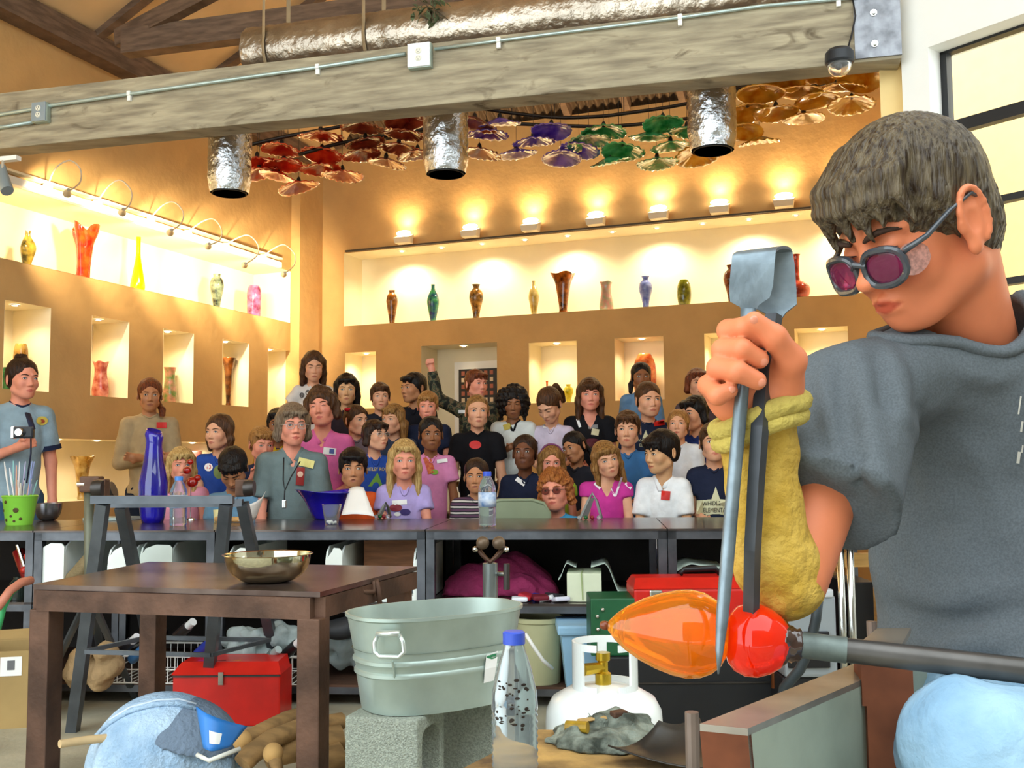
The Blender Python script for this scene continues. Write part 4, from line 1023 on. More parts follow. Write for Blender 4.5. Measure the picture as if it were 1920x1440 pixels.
    # trousers and shoes
    if legs:
        G = []
        hx = .075 * b
        for sx in (-1, 1):
            hip = pel + [sx * hx, 0, -.01]
            if stand is not None:
                kn = np.array([sx * hx * 1.1, pel[1] - .02, (pel[2] + stand - C[2]) / 2 + .02]); an = np.array([sx * hx * 1.15, pel[1] + .02, stand - C[2] + .07])
            else:
                kn = hip + [sx * .02, -.30 * b, .01]; an = kn + [0, .03, -min(.40 * b, max(.1, (kn[2] + C[2]) - .05))]
            G.append((hip, kn, an))
        al = np.array([q for g in G for q in g]); lo = np.minimum(al.min(0) - .1 * b, pel - .17 * b); hi = np.maximum(al.max(0) + .1 * b, pel + .17 * b)
        L = Field(axis((lo[0], hi[0], .019)), axis((lo[1], hi[1], .019)), axis((lo[2], hi[2], .019)))
        L.ell(pel, (.14 * b, .112 * b, .10 * b), .03)
        for hip, kn, an in G: L.caps(hip, kn, .082 * b, .058 * b, .03); L.caps(kn, an, .056 * b, .048 * b, .02)
        lv_, lf = L.mesh(); mk('trousers', (tow(lv_), lf), clothmat(trousers), parent=ob, smooth=True)
        for hip, kn, an in G:
            m = MB(); m.ball(tuple(an + [0, -.06 * b, -.035 * b]), (.045 * b, .12 * b, .04 * b), 8); m.v = [tuple(tow(np.array(q))) for q in m.v]; mk('shoe', m, mat('shoe_grey', '4a4a50', .7), parent=ob, smooth=True)
    wv = tow(tv); info = dict(ob=ob, shirt=sh, C=C, bvh=BVHTree.FromPolygons([tuple(q) for q in wv], [tuple(q) for q in tf]), HW=HW, hs=hs, tow=tow, S=Sr, J=joints, N=N, d=d, b=b, rootcol=hm, addh=addh)
    PEOPLE[key] = info
    return info
CAMP = Vector((0, 0, CAMH))
def stick(info, name, V2, F2, m, off=.006, label=None):
    """print or badge: pixel outline laid onto the shirt's surface"""
    V = []
    for (x, y) in V2:
        d = (CR @ Vector(((x - 960) / FPX, -(y - 720) / FPX, -1))).normalized(); hit = info['bvh'].ray_cast(CAMP, d)
        if hit[0] is None:
            d2 = P(x, y, info['d'] - .1 * info['b']); V.append(d2); continue
        V.append(hit[0] - d * off)
    return mk(name, (V, F2), m, parent=info['shirt'], label=label)
def sticker(info, name, cx, cy, w, h, m, ang=0, n=6, rnd=False, off=.006, label=None, thick=.0):
    V = []; F = []
    ca, sa = math.cos(R(ang)), math.sin(R(ang))
    if rnd:
        V = [(cx, cy)] + [(cx + w / 2 * math.cos(2 * math.pi * k / 14), cy + h / 2 * math.sin(2 * math.pi * k / 14)) for k in range(14)]
        F = [(0, 1 + k, 1 + (k + 1) % 14) for k in range(14)]
    else:
        for i in range(n):
            for j in range(n):
                a, b = (i / (n - 1) - .5) * w, (j / (n - 1) - .5) * h; V.append((cx + a * ca - b * sa, cy + a * sa + b * ca))
        F = [(i * n + j, (i + 1) * n + j, (i + 1) * n + j + 1, i * n + j + 1) for i in range(n - 1) for j in range(n - 1)]
    return stick(info, name, V, F, m, off, label)
def words_on(info, s, cx, cy, size, m, bend=0, wx=1.0, ang=0, off=.005, name='lettering'):
    V, F = text_mesh(s, size); V2 = []
    for x, y in V:
        x *= wx; V2.append((cx + x * math.cos(R(ang)) + y * math.sin(R(ang)), cy - y * math.cos(R(ang)) + x * math.sin(R(ang)) + bend * x * x))
    return stick(info, name, V2, F, m, off)
def special_mats():
    # striped and camouflage cloth
    m = mat('stripe_cloth', '1c1a22', .85, var=0); nt = m.node_tree; b = nt.nodes['Principled BSDF']
    tc = nt.nodes.new('ShaderNodeTexCoord'); w = nt.nodes.new('ShaderNodeTexWave'); w.bands_direction = 'Z'; w.inputs['Scale'].default_value = 10; w.inputs['Distortion'].default_value = .6
    nt.links.new(tc.outputs['Object'], w.inputs[0]); r = nt.nodes.new('ShaderNodeValToRGB'); e = r.color_ramp.elements; e[0].position = .78; e[1].position = .82; e[0].color = (*lin('1c1a22'), 1); e[1].color = (*lin('c8c0b8'), 1)
    x = r.color_ramp.elements.new(.3); x.color = (*lin('1c1a22'), 1); x = r.color_ramp.elements.new(.28); x.color = (*lin('5a3a52'), 1); r.color_ramp.interpolation = 'CONSTANT'
    nt.links.new(w.outputs['Fac'], r.inputs[0]); nt.links.new(r.outputs[0], b.inputs['Base Color'])
    m2 = mat('camouflage_cloth', '2c2c22', .85, var=0); nt = m2.node_tree; b = nt.nodes['Principled BSDF']
    tc = nt.nodes.new('ShaderNodeTexCoord'); n = nt.nodes.new('ShaderNodeTexNoise'); n.inputs['Scale'].default_value = 22; n.inputs['Detail'].default_value = 2
    nt.links.new(tc.outputs['Object'], n.inputs[0]); r = nt.nodes.new('ShaderNodeValToRGB'); r.color_ramp.interpolation = 'CONSTANT'; e = r.color_ramp.elements
    e[0].position = 0; e[0].color = (*lin('191a14'), 1); e[1].position = .44; e[1].color = (*lin('3a4230'), 1)
    for p_, c in ((.5, '6a5a40'), (.56, '24241c'), (.6, '4a5038')): q = e.new(p_); q.color = (*lin(c), 1)
    nt.links.new(n.outputs['Fac'], r.inputs[0]); nt.links.new(r.outputs[0], b.inputs['Base Color'])
    return {'STRIPE': m, 'CAMO': m2}
SPEC = special_mats()
_person = person
def person(*a, **k):
    if isinstance(k.get('sh_mat'), str): k['sh_mat'] = SPEC[k['sh_mat']]
    return _person(*a, **k)
# bleacher benches
M_bench = mat('bench_wood', '8a6a48', .7, var=.25, scale=5, stretch=(1, 8, 8))
for i, (y, z, nm) in enumerate(((5.62, .43, 'front'), (6.10, .545, 'second'), (6.62, .72, 'third'), (7.12, .915, 'rear'))):
    xa, xb = P(330, 900, y).x, P(1560, 900, y).x
    t = empty('bleacher_bench', ((xa + xb) / 2, y, 0), nm + ' wooden spectator bench behind the counter', 'bench', 'spectator benches')
    mk('seat_plank', MB().box(((xa + xb) / 2, y + .08, z - .02), (xb - xa, .28, .035)), M_bench, parent=t)
    for k in range(5):
        x = xa + .1 + (xb - xa - .2) * k / 4; mk('leg', MB().box((x, y + .08, (z - .04) / 2), (.05, .2, z - .04)), M_bench, parent=t)

T_RED = mat('tag_red', 'd02018', .5, var=.1); T_WHITE = mat('tag_white', 'f2f0ee', .5, var=.03); T_YEL = mat('tag_yellow', 'e6dc8a', .5, var=.05); T_BLUE = mat('ink_blue', '4a5a9a', .6, var=0); INK = mat('ink_black', '16161a', .6, var=0)
T_GOLD = mat('print_gold', 'c8b04a', .6, var=.1)
def nametag(i, x, y, w=16, h=6, ang=-10):
    sticker(i, 'name_tag', x, y, w, h, T_WHITE, ang)
# standing women by the left wall
i = person('w1', 'standing person in grey blue ringer tee holding a camera at the left edge', 43, 670, 750, 5.95, yaw=28, pitch=0, by=18, skin='pink', hair=('tied', 'dkbrown', dict(hl=.075)), bun=(0, .03, .125), shirt='8fa6b4', trim='232a44', b=1.0, arms=('chest', 'down'), stand=0, eye='blue', h=.008, hh=.005, trousers='3a5a78', jaw=.95, nose=1, eyes=1, group='standing spectators', hs=1.04, slen=.72)
sticker(i, 'emblem', 79, 789, 22, 17, T_GOLD, rnd=True); sticker(i, 'emblem_star', 79, 790, 11, 8, mat('print_red', '9a3a20', .6), rnd=True, off=.007)
W1 = i
cp = P(44, 811, 5.60); t = empty('handheld_camera', cp, 'small silver and black camera held by the person in the ringer tee', 'camera')
mk('body', MB().box(cp, (.11, .05, .065), R(14), bev=.01), mat('cam_black', '22242a', .35, var=.05), parent=t); mk('lens', MB().lathe([(1e-5, .03), (.02, .03), (.024, 0), (.024, -.01)], cp + Vector((.0, -.03, 0)), 16, Matrix.Rotation(R(90), 3, 'X')), M_chrome, parent=t, smooth='auto'); mk('grip', MB().box(cp + Vector((-.05, -.01, .0)), (.02, .055, .07), R(14), bev=.006), M_chrome, parent=t)
mk('strap', MB().tube([cp + Vector((.05, 0, .02)), P(52, 775, 5.66), P(58, 800, 5.68), P(58, 850, 5.70), P(50, 905, 5.72)], .012, 6, flat=(1.4, .4)), mat('strap_navy', '1d2340', .7), parent=t, smooth=True)
i = person('w2', 'standing person in beige sweater with crossed arms by the left wall', 281, 709, 771, 7.1, yaw=4, pitch=2, skin='tan', hair=('tied', 'auburn', dict(hl=.066)), pony=[(.055, .05, -.05), (.085, .0, -.10), (.085, -.03, -.16)], shirt='b09a76', sleeve='long', b=.98, arms=('crossed', 'crossed'), stand=0, h=.009, trousers='1c2436', jaw=.92, nose=1, eyes=1.05, group='standing spectators')
sticker(i, 'name_tag', 303, 797, 19, 11, T_RED)
# front row, seated behind the counter
A = dict(seat=.45)
i = person('a1', 'seated person in a pink sleeveless dress beside the tall blue vase', 340, 838, 903, 5.6, yaw=8, skin='pink', hair=('long', 'blond', dict(L=.17, hl=.055)), shirt='e79ab0', sleeve='cap', neck='tank', seat=.42, eye='blue', cloth_name='dress')
i = person('a2', 'seated person in a light blue tee bowing over the counter', 437, 846, 908, 5.5, yaw=-8, pitch=42, skin='tan', hair=('short', 'black', dict(hl=.058)), shirt='6f97b4', closed=True, lean=.05, hs=.93, **A)
i = person('a3', 'seated person in a grey collared shirt with lanyard, yellow badge and red ribbon', 549, 757, 836, 5.65, yaw=12, pitch=0, skin='pink', hair=('bob', 'grey', dict(L=.075, hl=.052, vol=1.06)), shirt='6f7f80', neck='polo', b=.98, arms=('table', 'table'), glasses='silver', eye='blue', jaw=.95, nose=1, eyes=1, seat=.46, group='spectators behind the counter', slen=.8)
sticker(i, 'name_badge', 574, 868, 30, 15, T_YEL, 14, off=.008); sticker(i, 'ribbon', 563, 893, 15, 34, mat('ribbon_red', '9a2420', .5), 4, off=.010); sticker(i, 'ribbon_seal', 563, 889, 11, 11, mat('seal_gold', 'e8c0a8', .4), rnd=True, off=.013)
A3 = i
mk('lanyard', MB().tube([P(532, 858, 5.5), P(531, 900, 5.47), P(534, 920, 5.46), P(545, 895, 5.47), P(563, 865, 5.5)], .004, 5), mat('lanyard_black', '1a1a1e', .6, var=0), parent=i['shirt'], smooth=True); mk('whistle', MB().box(P(533, 945, 5.45), (.022, .012, .045), bev=.004), M_chrome, parent=i['shirt']); mk('lanyard_end', MB().tube([P(534, 920, 5.46), P(533, 940, 5.45)], .004, 5), MATS['lanyard_black'], parent=i['shirt'])
i = person('a4', 'seated person in an orange tee behind the blue glass bowl', 662, 840, 914, 5.5, yaw=2, pitch=0, skin='tan', hair=('bowl', 'black', dict(hl=.052, vol=1.04)), shirt='e8602a', eye='dark', mouth=1, **A)
i = person('a5', 'seated person in a lilac printed tee with a name tag', 758, 824, 898, 5.5, yaw=4, pitch=3, skin='pink', hair=('long', 'blond', dict(L=.25, hl=.064)), shirt='b6a4dc', eye='blue', arms=('table', 'table'), **A)
sticker(i, 'name_tag', 749, 942, 28, 9, T_WHITE, -4); sticker(i, 'shirt_print', 742, 952, 24, 14, mat('print_dkred', '8a2838', .6), rnd=True); sticker(i, 'shirt_print', 760, 960, 20, 12, mat('print_indigo', '3a2a6a', .6), rnd=True); sticker(i, 'shirt_print', 745, 964, 12, 8, T_WHITE, rnd=True, off=.006)
i = person('a6', 'seated person in a dark striped shirt behind the labelled water bottle', 893, 862, 921, 5.55, yaw=-6, skin='tan', hair=('tied', 'dkbrown', dict(hl=.07)), shirt='1c1a22', sleeve='long', seat=.40, eye='dark', arms=('in', 'lap'), sh_mat='STRIPE')
i = person('a7', 'seated person in bright blue with tinted glasses, leaning low behind the counter', 1041, 880, 958, 5.6, yaw=-14, pitch=-4, roll=-4, skin='pink', hair=('curly', 'red', dict(L=.06, hl=.056, vol=1.08)), shirt='4aa8d8', b=.9, glasses='dark', seat=.30, jaw=1.0, nose=1, eyes=.95, group='spectators behind the counter', arms=('lap', 'lap'), hs=1.0)
i = person('a8', 'seated person in a magenta top with white piping, head tilted', 1137, 826, 894, 5.55, yaw=12, pitch=4, roll=-14, skin='fair', hair=('long', 'dkblond', dict(L=.17, hl=.05)), shirt='c83a94', sleeve='cap', neck='v', arms=('in', 'in'), eye='blue', **A)
i2 = i
wp = clothmat('f0e6ee')
for sx, pts in ((1, [(1166, 895), (1160, 912), (1154, 930)]), (-1, [(1140, 905), (1146, 918), (1153, 931)])):
    for (xa, ya), (xb, yb) in zip(pts[:-1], pts[1:]): stick(i, 'piping', [(xa - 2, ya), (xa + 2, ya), (xb + 2, yb), (xb - 2, yb)], [(0, 1, 2, 3)], wp)
for xa, xb in ((1113, 1124), (1171, 1182)): stick(i, 'piping', [(xa, 908), (xa + 3, 904), (xb + 3, 914), (xb, 918)], [(0, 1, 2, 3)], wp)
i = person('a9', 'seated person in a white polo shirt with a red tag, turned left', 1240, 808, 886, 5.5, yaw=-48, pitch=6, by=-10, skin='asian', hair=('bowl', 'black', dict(hl=.042, vol=1.06)), shirt='eef0f2', neck='polo', arms=('table', 'table'), eye='dark', slen=.9, seat=.47)
sticker(i, 'name_tag', 1248, 929, 17, 17, T_RED, 5)
i = person('a10', 'seated person in a navy tee with a cream star print beside the tongs', 1338, 792, 866, 5.5, yaw=4, pitch=-4, skin='fair', hair=('short', 'brown', dict(hl=.062)), shirt='20263c', arms=('lap', 'lap'), seat=.49)
CRM = mat('print_cream', 'd8d6b0', .6, var=.05)
star = [(1342, 912), (1350, 936), (1374, 938), (1356, 951), (1364, 968), (1342, 962), (1322, 968), (1328, 951), (1308, 938), (1334, 936)]
stick(i, 'shirt_star', [(1342, 945)] + star, [(0, 1 + k, 1 + (k + 1) % 10) for k in range(10)], CRM)
for k in range(6): stick(i, 'shirt_banner', [(1306 + 12 * k, 937 + .02 * (k - 3) ** 2 * 6), (1318 + 12 * k, 937 + .02 * (k - 2) ** 2 * 6), (1318 + 12 * k, 964), (1306 + 12 * k, 964)], [(0, 1, 2, 3)], CRM, off=.008)
words_on(i, 'WHIDLEY RO', 1345, 944, 12, INK, bend=.002, wx=.78, off=.012); words_on(i, 'ELEMENTARY', 1345, 957, 12, INK, wx=.74, off=.012)
# second row
Bd = dict(seat=.62)
i = person('b1', 'person in a royal blue tee with a round white sticker, looking left', 411, 776, 842, 6.1, yaw=-32, skin='fair', hair=('bob', 'brown', dict(L=.11, hl=.066)), shirt='2a4a9a', seat=.56, eye='blue')
sticker(i, 'round_sticker', 391, 876, 16, 15, T_WHITE, rnd=True); sticker(i, 'shirt_print', 410, 885, 20, 26, mat('print_olive', '6a7a3a', .6), rnd=True, off=.003); words_on(i, '13', 391, 876, 11, T_RED, off=.007)
i = person('b2', 'person in a dark shirt holding a hand to the mouth', 491, 800, 864, 6.0, yaw=18, pitch=6, skin='pink', hair=('short', 'sandy', dict(hl=.06)), shirt='2a3048', arms=('mouth', 'lap'), seat=.52, h=.008)
i = person('b3', 'person in a yellow shirt mostly hidden behind the grey collared shirt', 522, 765, 826, 6.45, yaw=0, skin='brown', hair=('short', 'black', {}), shirt='c8a020', seat=.66)
words_on(i, 'DV', 527, 846, 16, INK)
i = person('b4', 'person in a pink polo shirt with a white badge', 603, 726, 802, 6.1, yaw=-12, pitch=-6, roll=-8, skin='pink', hair=('curly', 'brown', dict(L=.035, hl=.055, vol=1.06)), shirt='dc6aa0', neck='polo', b=.96, seat=.60, jaw=.9, nose=1, eyes=.95, closed=True, group='spectators behind the counter', slen=.75)
sticker(i, 'name_badge', 618, 846, 24, 13, T_WHITE, 6, off=.008); sticker(i, 'badge_photo', 622, 846, 9, 9, T_BLUE, 6, off=.011, n=3)
i = person('b5', 'person with a red scrunchie leaning beside the pink polo shirt', 668, 763, 811, 6.35, yaw=38, skin='fair', hair=('tied', 'brown', dict(hl=.062)), shirt='7a6a70', seat=.66)
i['addh']('scrunchie', MB().lathe([(.014, -.012), (.03, -.01), (.034, 0), (.03, .01), (.014, .012)], (-.06, .02, .085), 14), mat('scrunchie_red', 'c01828', .8))
i = person('b6', 'person with glasses in a royal blue tee with a green print, looking right', 704, 788, 844, 6.0, yaw=38, pitch=-8, skin='fair', hair=('bob', 'dkbrown', dict(L=.05, hl=.05)), shirt='2a4a9a', glasses='silver', seat=.55)
stick(i, 'shirt_print', [(708, 886), (718, 912), (690, 912)], [(0, 1, 2)], mat('print_green', '6a9a3a', .6)); words_on(i, 'WHITLEY RO', 700, 880, 9, T_GOLD, wx=.8)
i = person('b7', 'person in a pink tee with a red parrot print and name tag', 808, 781, 845, 6.0, yaw=6, skin='brown', hair=('tied', 'black', dict(hl=.068)), shirt='dc8ab8', seat=.58, eye='dark', arms=('lap', 'down'))
sticker(i, 'shirt_print', 805, 872, 14, 32, mat('print_parrot', 'c83a28', .6, var=.2, scale=60, col2='d07030'), -18); sticker(i, 'shirt_print', 815, 885, 14, 10, mat('print_leaf', '7aa83a', .6), rnd=True, off=.006); nametag(i, 829, 864, 20, 7, -8)
i = person('b8', 'person in a plain navy shirt with a slanted white name tag', 984, 815, 881, 5.95, yaw=-10, pitch=-6, skin='dark', hair=('tied', 'dkbrown', dict(hl=.068)), shirt='20263c', seat=.52, eye='dark'); nametag(i, 976, 903, 20, 8, 35)
i = person('b9', 'person with a purple headband and lime straps behind the tinted glasses', 1034, 836, 892, 5.95, yaw=2, pitch=8, skin='pink', hair=('long', 'dkblond', dict(L=.16, hl=.066, vol=1.03)), shirt='a8c840', sleeve='cap', neck='tank', seat=.50)
i['addh']('headband', MB().tube([(.084 * math.cos(t), -.005 - .02 * math.sin(t), .035 + .096 * math.sin(t)) for t in [math.pi * k / 14 for k in range(15)]], .006, 6), mat('headband_purple', '7a3a6a', .6))
i = person('b10', 'person in a black top with tilted head behind the purple headband', 1077, 812, 864, 6.25, yaw=-38, pitch=8, roll=-16, skin='tan', hair=('tied', 'black', dict(hl=.064)), shirt='2a2a32', seat=.62, pony=[(.02, .1, 0), (.04, .13, -.06), (.04, .12, -.14)])
i = person('b11', 'person in a plain mid blue tee behind the magenta top', 1177, 770, 838, 6.0, yaw=-6, pitch=0, skin='fair', hair=('bowl', 'brown', dict(hl=.058)), shirt='3a6a9c', seat=.56)
i = person('b12', 'person in a plain white tee behind the white polo shirt, chin raised', 1272, 768, 824, 6.2, yaw=-8, pitch=-8, skin='fair', hair=('short', 'sandy', dict(hl=.066)), shirt='e4e6ea', seat=.60)
# third row
Cd = dict(seat=.83)
i = person('c1', 'person in a dark brown top in the third row above the red scrunchie', 650, 700, 758, 6.85, yaw=0, pitch=4, skin='asian', hair=('long', 'black', dict(L=.17, hl=.062)), shirt='2a2026', seat=.88, eye='dark')
i = person('c2', 'person in a charcoal top peering over the middle of the third row', 713, 718, 768, 6.8, yaw=6, skin='fair', hair=('short', 'brown', dict(hl=.064)), shirt='24242c', seat=.84, eye='dark')
i = person('c3', 'person in a black crew top in profile, looking left', 775, 698, 755, 6.85, yaw=-48, skin='tan', hair=('short', 'black', dict(hl=.06)), shirt='1c1c24', seat=.86, eye='dark')
i = person('c4', 'person in a slate top looking left, behind the glasses and royal blue tee', 737, 757, 814, 6.4, yaw=-30, skin='fair', hair=('long', 'dkblond', dict(L=.16, hl=.062)), shirt='3a4256', seat=.68)
i = person('c5', 'person in a navy crew shirt behind the pink parrot tee', 802, 733, 788, 6.5, yaw=-4, pitch=4, skin='pink', hair=('bowl', 'sandy', dict(hl=.056)), shirt='20263c', seat=.76)
i = person('c6', 'person in a black tee with a red chest patch, arms down', 895, 738, 802, 6.3, yaw=6, skin='fair', hair=('buzz', 'dkblond', dict(hl=.062)), shirt='17161a', b=.80, seat=.66, eye='blue', arms=('down', 'down'))
sticker(i, 'chest_patch', 891, 834, 23, 16, mat('patch_red', 'd82a28', .5), rnd=True)
i = person('c7', 'person in a camouflage jacket raising one fist', 893, 692, 746, 6.75, yaw=32, pitch=0, by=4, skin='pink', hair=('short', 'auburn', dict(hl=.058)), shirt='4a4a38', sleeve='long', arms=('raised', 'down'), seat=.82, h=.0075, sh_mat='CAMO', b=.78)
nametag(i, 866, 772, 13, 6, 0)
i = person('c8', 'person in a white raglan shirt with black trim, hand on chest', 962, 722, 782, 6.5, yaw=0, pitch=14, skin='brown', hair=('bigcurly', 'black', dict(L=.12, hl=.05)), shirt='d8dcd8', trim='17161a', sleeve='short', seat=.74, eye='dark', closed=True, arms=('chest', 'lap'), h=.009)
sticker(i, 'shirt_print', 951, 800, 14, 11, T_GOLD, -20)
i = person('c9', 'person in a pale lilac top bowing the head', 1030, 730, 786, 6.45, yaw=-30, pitch=34, skin='fair', hair=('tied', 'brown', dict(hl=.060)), shirt='cfc2d4', sleeve='cap', seat=.72, closed=True, lean=.04, hs=.92, pony=[(.0, .09, .06), (.01, .14, .07), (.02, .17, .0), (.02, .16, -.06)]); nametag(i, 1028, 800, 20, 6, 4)
i = person('c10', 'person in a black v neck tee with a white tag and prints', 1106, 708, 770, 6.55, yaw=4, pitch=2, skin='pink', hair=('long', 'brown', dict(L=.20, hl=.045)), shirt='17161a', neck='v', seat=.76, b=.82)
sticker(i, 'shirt_print', 1116, 810, 14, 12, mat('print_cream2', 'd8cfa8', .6), 10); sticker(i, 'shirt_print', 1112, 800, 18, 7, mat('print_grey', '8a8a8c', .6), -4, off=.003); sticker(i, 'shirt_print', 1110, 830, 34, 16, mat('print_maroon', '5a1a24', .6), rnd=True, off=.003); sticker(i, 'name_tag', 1085, 793, 5, 17, T_WHITE, -18)
i = person('c11', 'person in a navy tee with a red tag and small star print', 1216, 716, 782, 6.35, yaw=18, skin='fair', hair=('tied', 'brown', dict(hl=.068)), shirt='20263c', seat=.64, jaw=1.08, b=.82)
sticker(i, 'name_tag', 1236, 793, 20, 10, T_RED, -10); stick(i, 'shirt_star', [(1211, 806), (1217, 822), (1204, 822)], [(0, 1, 2)], CRM); words_on(i, 'WHIDLEY', 1208, 826, 8, CRM, wx=.8); words_on(i, 'ELEM', 1206, 835, 8, CRM, wx=.8)
i = person('c12', 'person in a dark blue top in profile behind the plain white tee', 1302, 742, 806, 6.4, yaw=-42, pitch=2, skin='fair', hair=('bob', 'black', dict(L=.05, hl=.052)), shirt='2a3a7a', seat=.68)
# back row
i = person('d1', 'highest standing person in a white tee with a bear print, hands on hips', 588, 658, 714, 7.2, yaw=6, pitch=10, skin='fair', hair=('long', 'brown', dict(L=.15, hl=.066)), shirt='d9d2cc', seat=1.02, arms=('akimbo', 'akimbo'), closed=True)
for (x, y, w, h_) in ((566, 741, 9, 10), (577, 736, 9, 11), (588, 735, 9, 10), (598, 733, 8, 10)):
    sticker(i, 'shirt_print', x, y, w, h_, mat('print_grey2', '5a5654', .6), rnd=True); sticker(i, 'shirt_print', x, y, w * .6, h_ * .6, MATS['cloth_d9d2cc'], rnd=True, off=.006)
i = person('d2', 'person in a light blue tee in the back row before a lit niche', 1202, 679, 732, 7.1, yaw=8, pitch=2, skin='brown', hair=('tied', 'black', dict(hl=.068)), shirt='6a90b8', seat=.98, eye='dark', pony=[(-.05, .04, .0), (-.08, .03, -.06), (-.085, .02, -.12)], slen=.8)
i = person('d3', 'person in a mauve brown top partly behind the fist and tongs', 1308, 690, 746, 6.9, yaw=12, skin='fair', hair=('bob', 'auburn', dict(L=.06, hl=.06)), shirt='5a4a50', seat=.92)
i = person('d4', 'person in a teal shirt peering past the grey tee shoulder', 1510, 675, 728, 6.9, yaw=4, skin='fair', hair=('short', 'auburn', dict(hl=.066)), shirt='2a7a9a', seat=.92)
# ------------------------------------------------------------------ steel counter tables
M_top = mat('blued_steel_top', '5a504c', .22, metal=.7, var=.3, scale=4)
M_ang = mat('angle_steel', '5f6268', .35, metal=.75, var=.3, scale=8)
M_in = mat('interior_shade', '1d1918', .8, var=.2)
CTZ = .757
ca, cb_ = P(0, 990, 4.56), P(1600, 988, 4.24)
UC = Vector((cb_.x - ca.x, cb_.y - ca.y, 0)).normalized(); NC = Vector((-UC.y, UC.x, 0)); CO = Vector((ca.x, ca.y, 0)); WC = Wall(CO, UC, NC)
QC = Matrix((UC, NC, (0, 0, 1))).transposed()
def cu(px): return WC.px(px, 1100)[0]
def cbox(u0, u1, v0, v1, z0, z1, bev=0):
    return MB().box(WC.at((u0 + u1) / 2, (v0 + v1) / 2, (z0 + z1) / 2), (u1 - u0, v1 - v0, z1 - z0), QC, bev=bev)
DEP = .86
def counter_table(pa, pb, label, back=True, mid=.44):
    a, b = cu(pa), cu(pb); t = empty('work_table', WC.at((a + b) / 2, DEP / 2, 0), label, 'table', 'steel counter tables')
    mk('top', cbox(a, b, -.01, DEP, CTZ - .008, CTZ), M_top, parent=t)
    mk('front_rail', cbox(a, b, .0, .035, CTZ - .045, CTZ - .008), M_ang, parent=t)
    for u in (a + .018, b - .018):
        for v in (.018, DEP - .02): mk('leg', cbox(u - .018, u + .018, v - .018, v + .018, 0, CTZ - .008), M_ang, parent=t)
    mk('middle_shelf', cbox(a, b, .0, DEP, mid - .01, mid), M_top, parent=t); mk('shelf_rail', cbox(a + .036, b - .036, .0, .03, mid - .04, mid - .01), M_ang, parent=t)
    mk('bottom_shelf', cbox(a, b, .02, DEP, .08, .09), M_rust, parent=t); mk('bottom_rail', cbox(a + .036, b - .036, .02, .05, .05, .08), M_ang, parent=t)
    mk('shade_panel', cbox(a, b, DEP - .01, DEP, .05, CTZ - .01), M_in, parent=t)  # dark sheet added at the rear, its colour standing in for shade inside
    return t
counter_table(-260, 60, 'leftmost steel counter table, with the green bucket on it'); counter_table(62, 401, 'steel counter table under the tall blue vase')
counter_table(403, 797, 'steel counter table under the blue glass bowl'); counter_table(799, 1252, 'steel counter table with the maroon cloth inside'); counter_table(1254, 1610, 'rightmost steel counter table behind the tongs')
def onc(px, py): 
    p = PZ(px, py, CTZ); return p
# green bucket full of brushes
p = PZ(36, 984, CTZ); k = p.y / FPX; M_grn = mat('green_plastic', '8fd84a', .35, var=.05)
gb = empty('green_bucket', p, 'lime green bucket with dark spots full of brushes and pens', 'bucket')
pr = [(1e-5, 0), (22 * k, 0), (24 * k, 6 * k), (30 * k, 50 * k), (32 * k, 53 * k), (30 * k, 55 * k), (28 * k, 52 * k), (21 * k, 4 * k), (1e-5, 4 * k)]
bk = mk('pail', MB().lathe(pr, p, 28), M_grn, parent=gb, smooth='auto')
for (a, z, r) in ((-118, 43, 3.6), (-78, 28, 5), (-98, 17, 2.6), (-60, 12, 3), (-125, 10, 3.4), (-85, 8, 2.6), (-140, 27, 3)):
    q = Vector((math.cos(R(a)), math.sin(R(a)), 0)); rr = (24 + (z - 6) * .137) * k + .001
    mk('spot', MB().ball(p + q * rr + Vector((0, 0, z * k)), (r * k, .0015, r * k * .9), 6, Matrix.Rotation(R(a + 90), 3, 'Z')), mat('spot_brown', '4a3a10', .6), parent=bk)
rng = random.Random(5)
bc = ['e8e4e0', 'b8b4d8', '2a2a34', '9adad8', 'e0a890', 'd8d0c4', '8a98c8', 'f0eef0']
bcn = ['white', 'lilac', 'black', 'aqua', 'salmon', 'beige', 'blue', 'pale']
specs = []
for i in range(22):
    a = rng.uniform(0, 6.28); r0 = rng.uniform(0, 15) * k; r1 = r0 + rng.uniform(4, 22) * k; L = rng.uniform(75, 120) * k
    q0 = p + Vector((r0 * math.cos(a), r0 * math.sin(a), 8 * k)); q1 = p + Vector((r1 * math.cos(a), r1 * math.sin(a), L)); specs.append((q1.x, q0, q1, i % 8, rng.uniform(.003, .0055)))
specs.sort(key=lambda q: q[0]); cnt_ = {}
for _, q0, q1, ci, rr in specs:
    cnt_[ci] = cnt_.get(ci, 0) + 1; w = ('first', 'second', 'third', 'fourth')[cnt_[ci] - 1]
    mk('brush', MB().tube([q0, q0.lerp(q1, .85), q1], .004, 6, rs=[.003, rr, .002]), mat('brush_' + bc[ci], bc[ci], .4, var=0), label='slim %s brush in the green bucket, %s of its colour from the left' % (bcn[ci], w), cat='brush', group='brushes and pens in the green bucket')
# small steel bowl
def bowl(p, r, h, m, label, thick=.003, flare=.15, cat='bowl', rim=0):
    n = 9; pr = [(1e-5, 0)] + [(r * (.38 + .62 * math.sin(i / n * math.pi / 2) ** .8), h * (i / n) ** 1.6) for i in range(n + 1)]
    if rim: pr += [(r + rim, h + .002)]
    pr += [(a - thick, z + thick * .4) for a, z in pr[::-1] if a > thick * 2] + [(1e-5, thick)]
    return mk('bowl', MB().lathe(pr, p, 40), m, smooth='auto', label=label, cat=cat)
p = PZ(90, 976, CTZ); k = p.y / FPX
bowl(p, 24 * k, 32 * k, mat('grey_steel', '8a8c92', .25, metal=.9, var=.05), 'small grey steel bowl beside the green bucket')
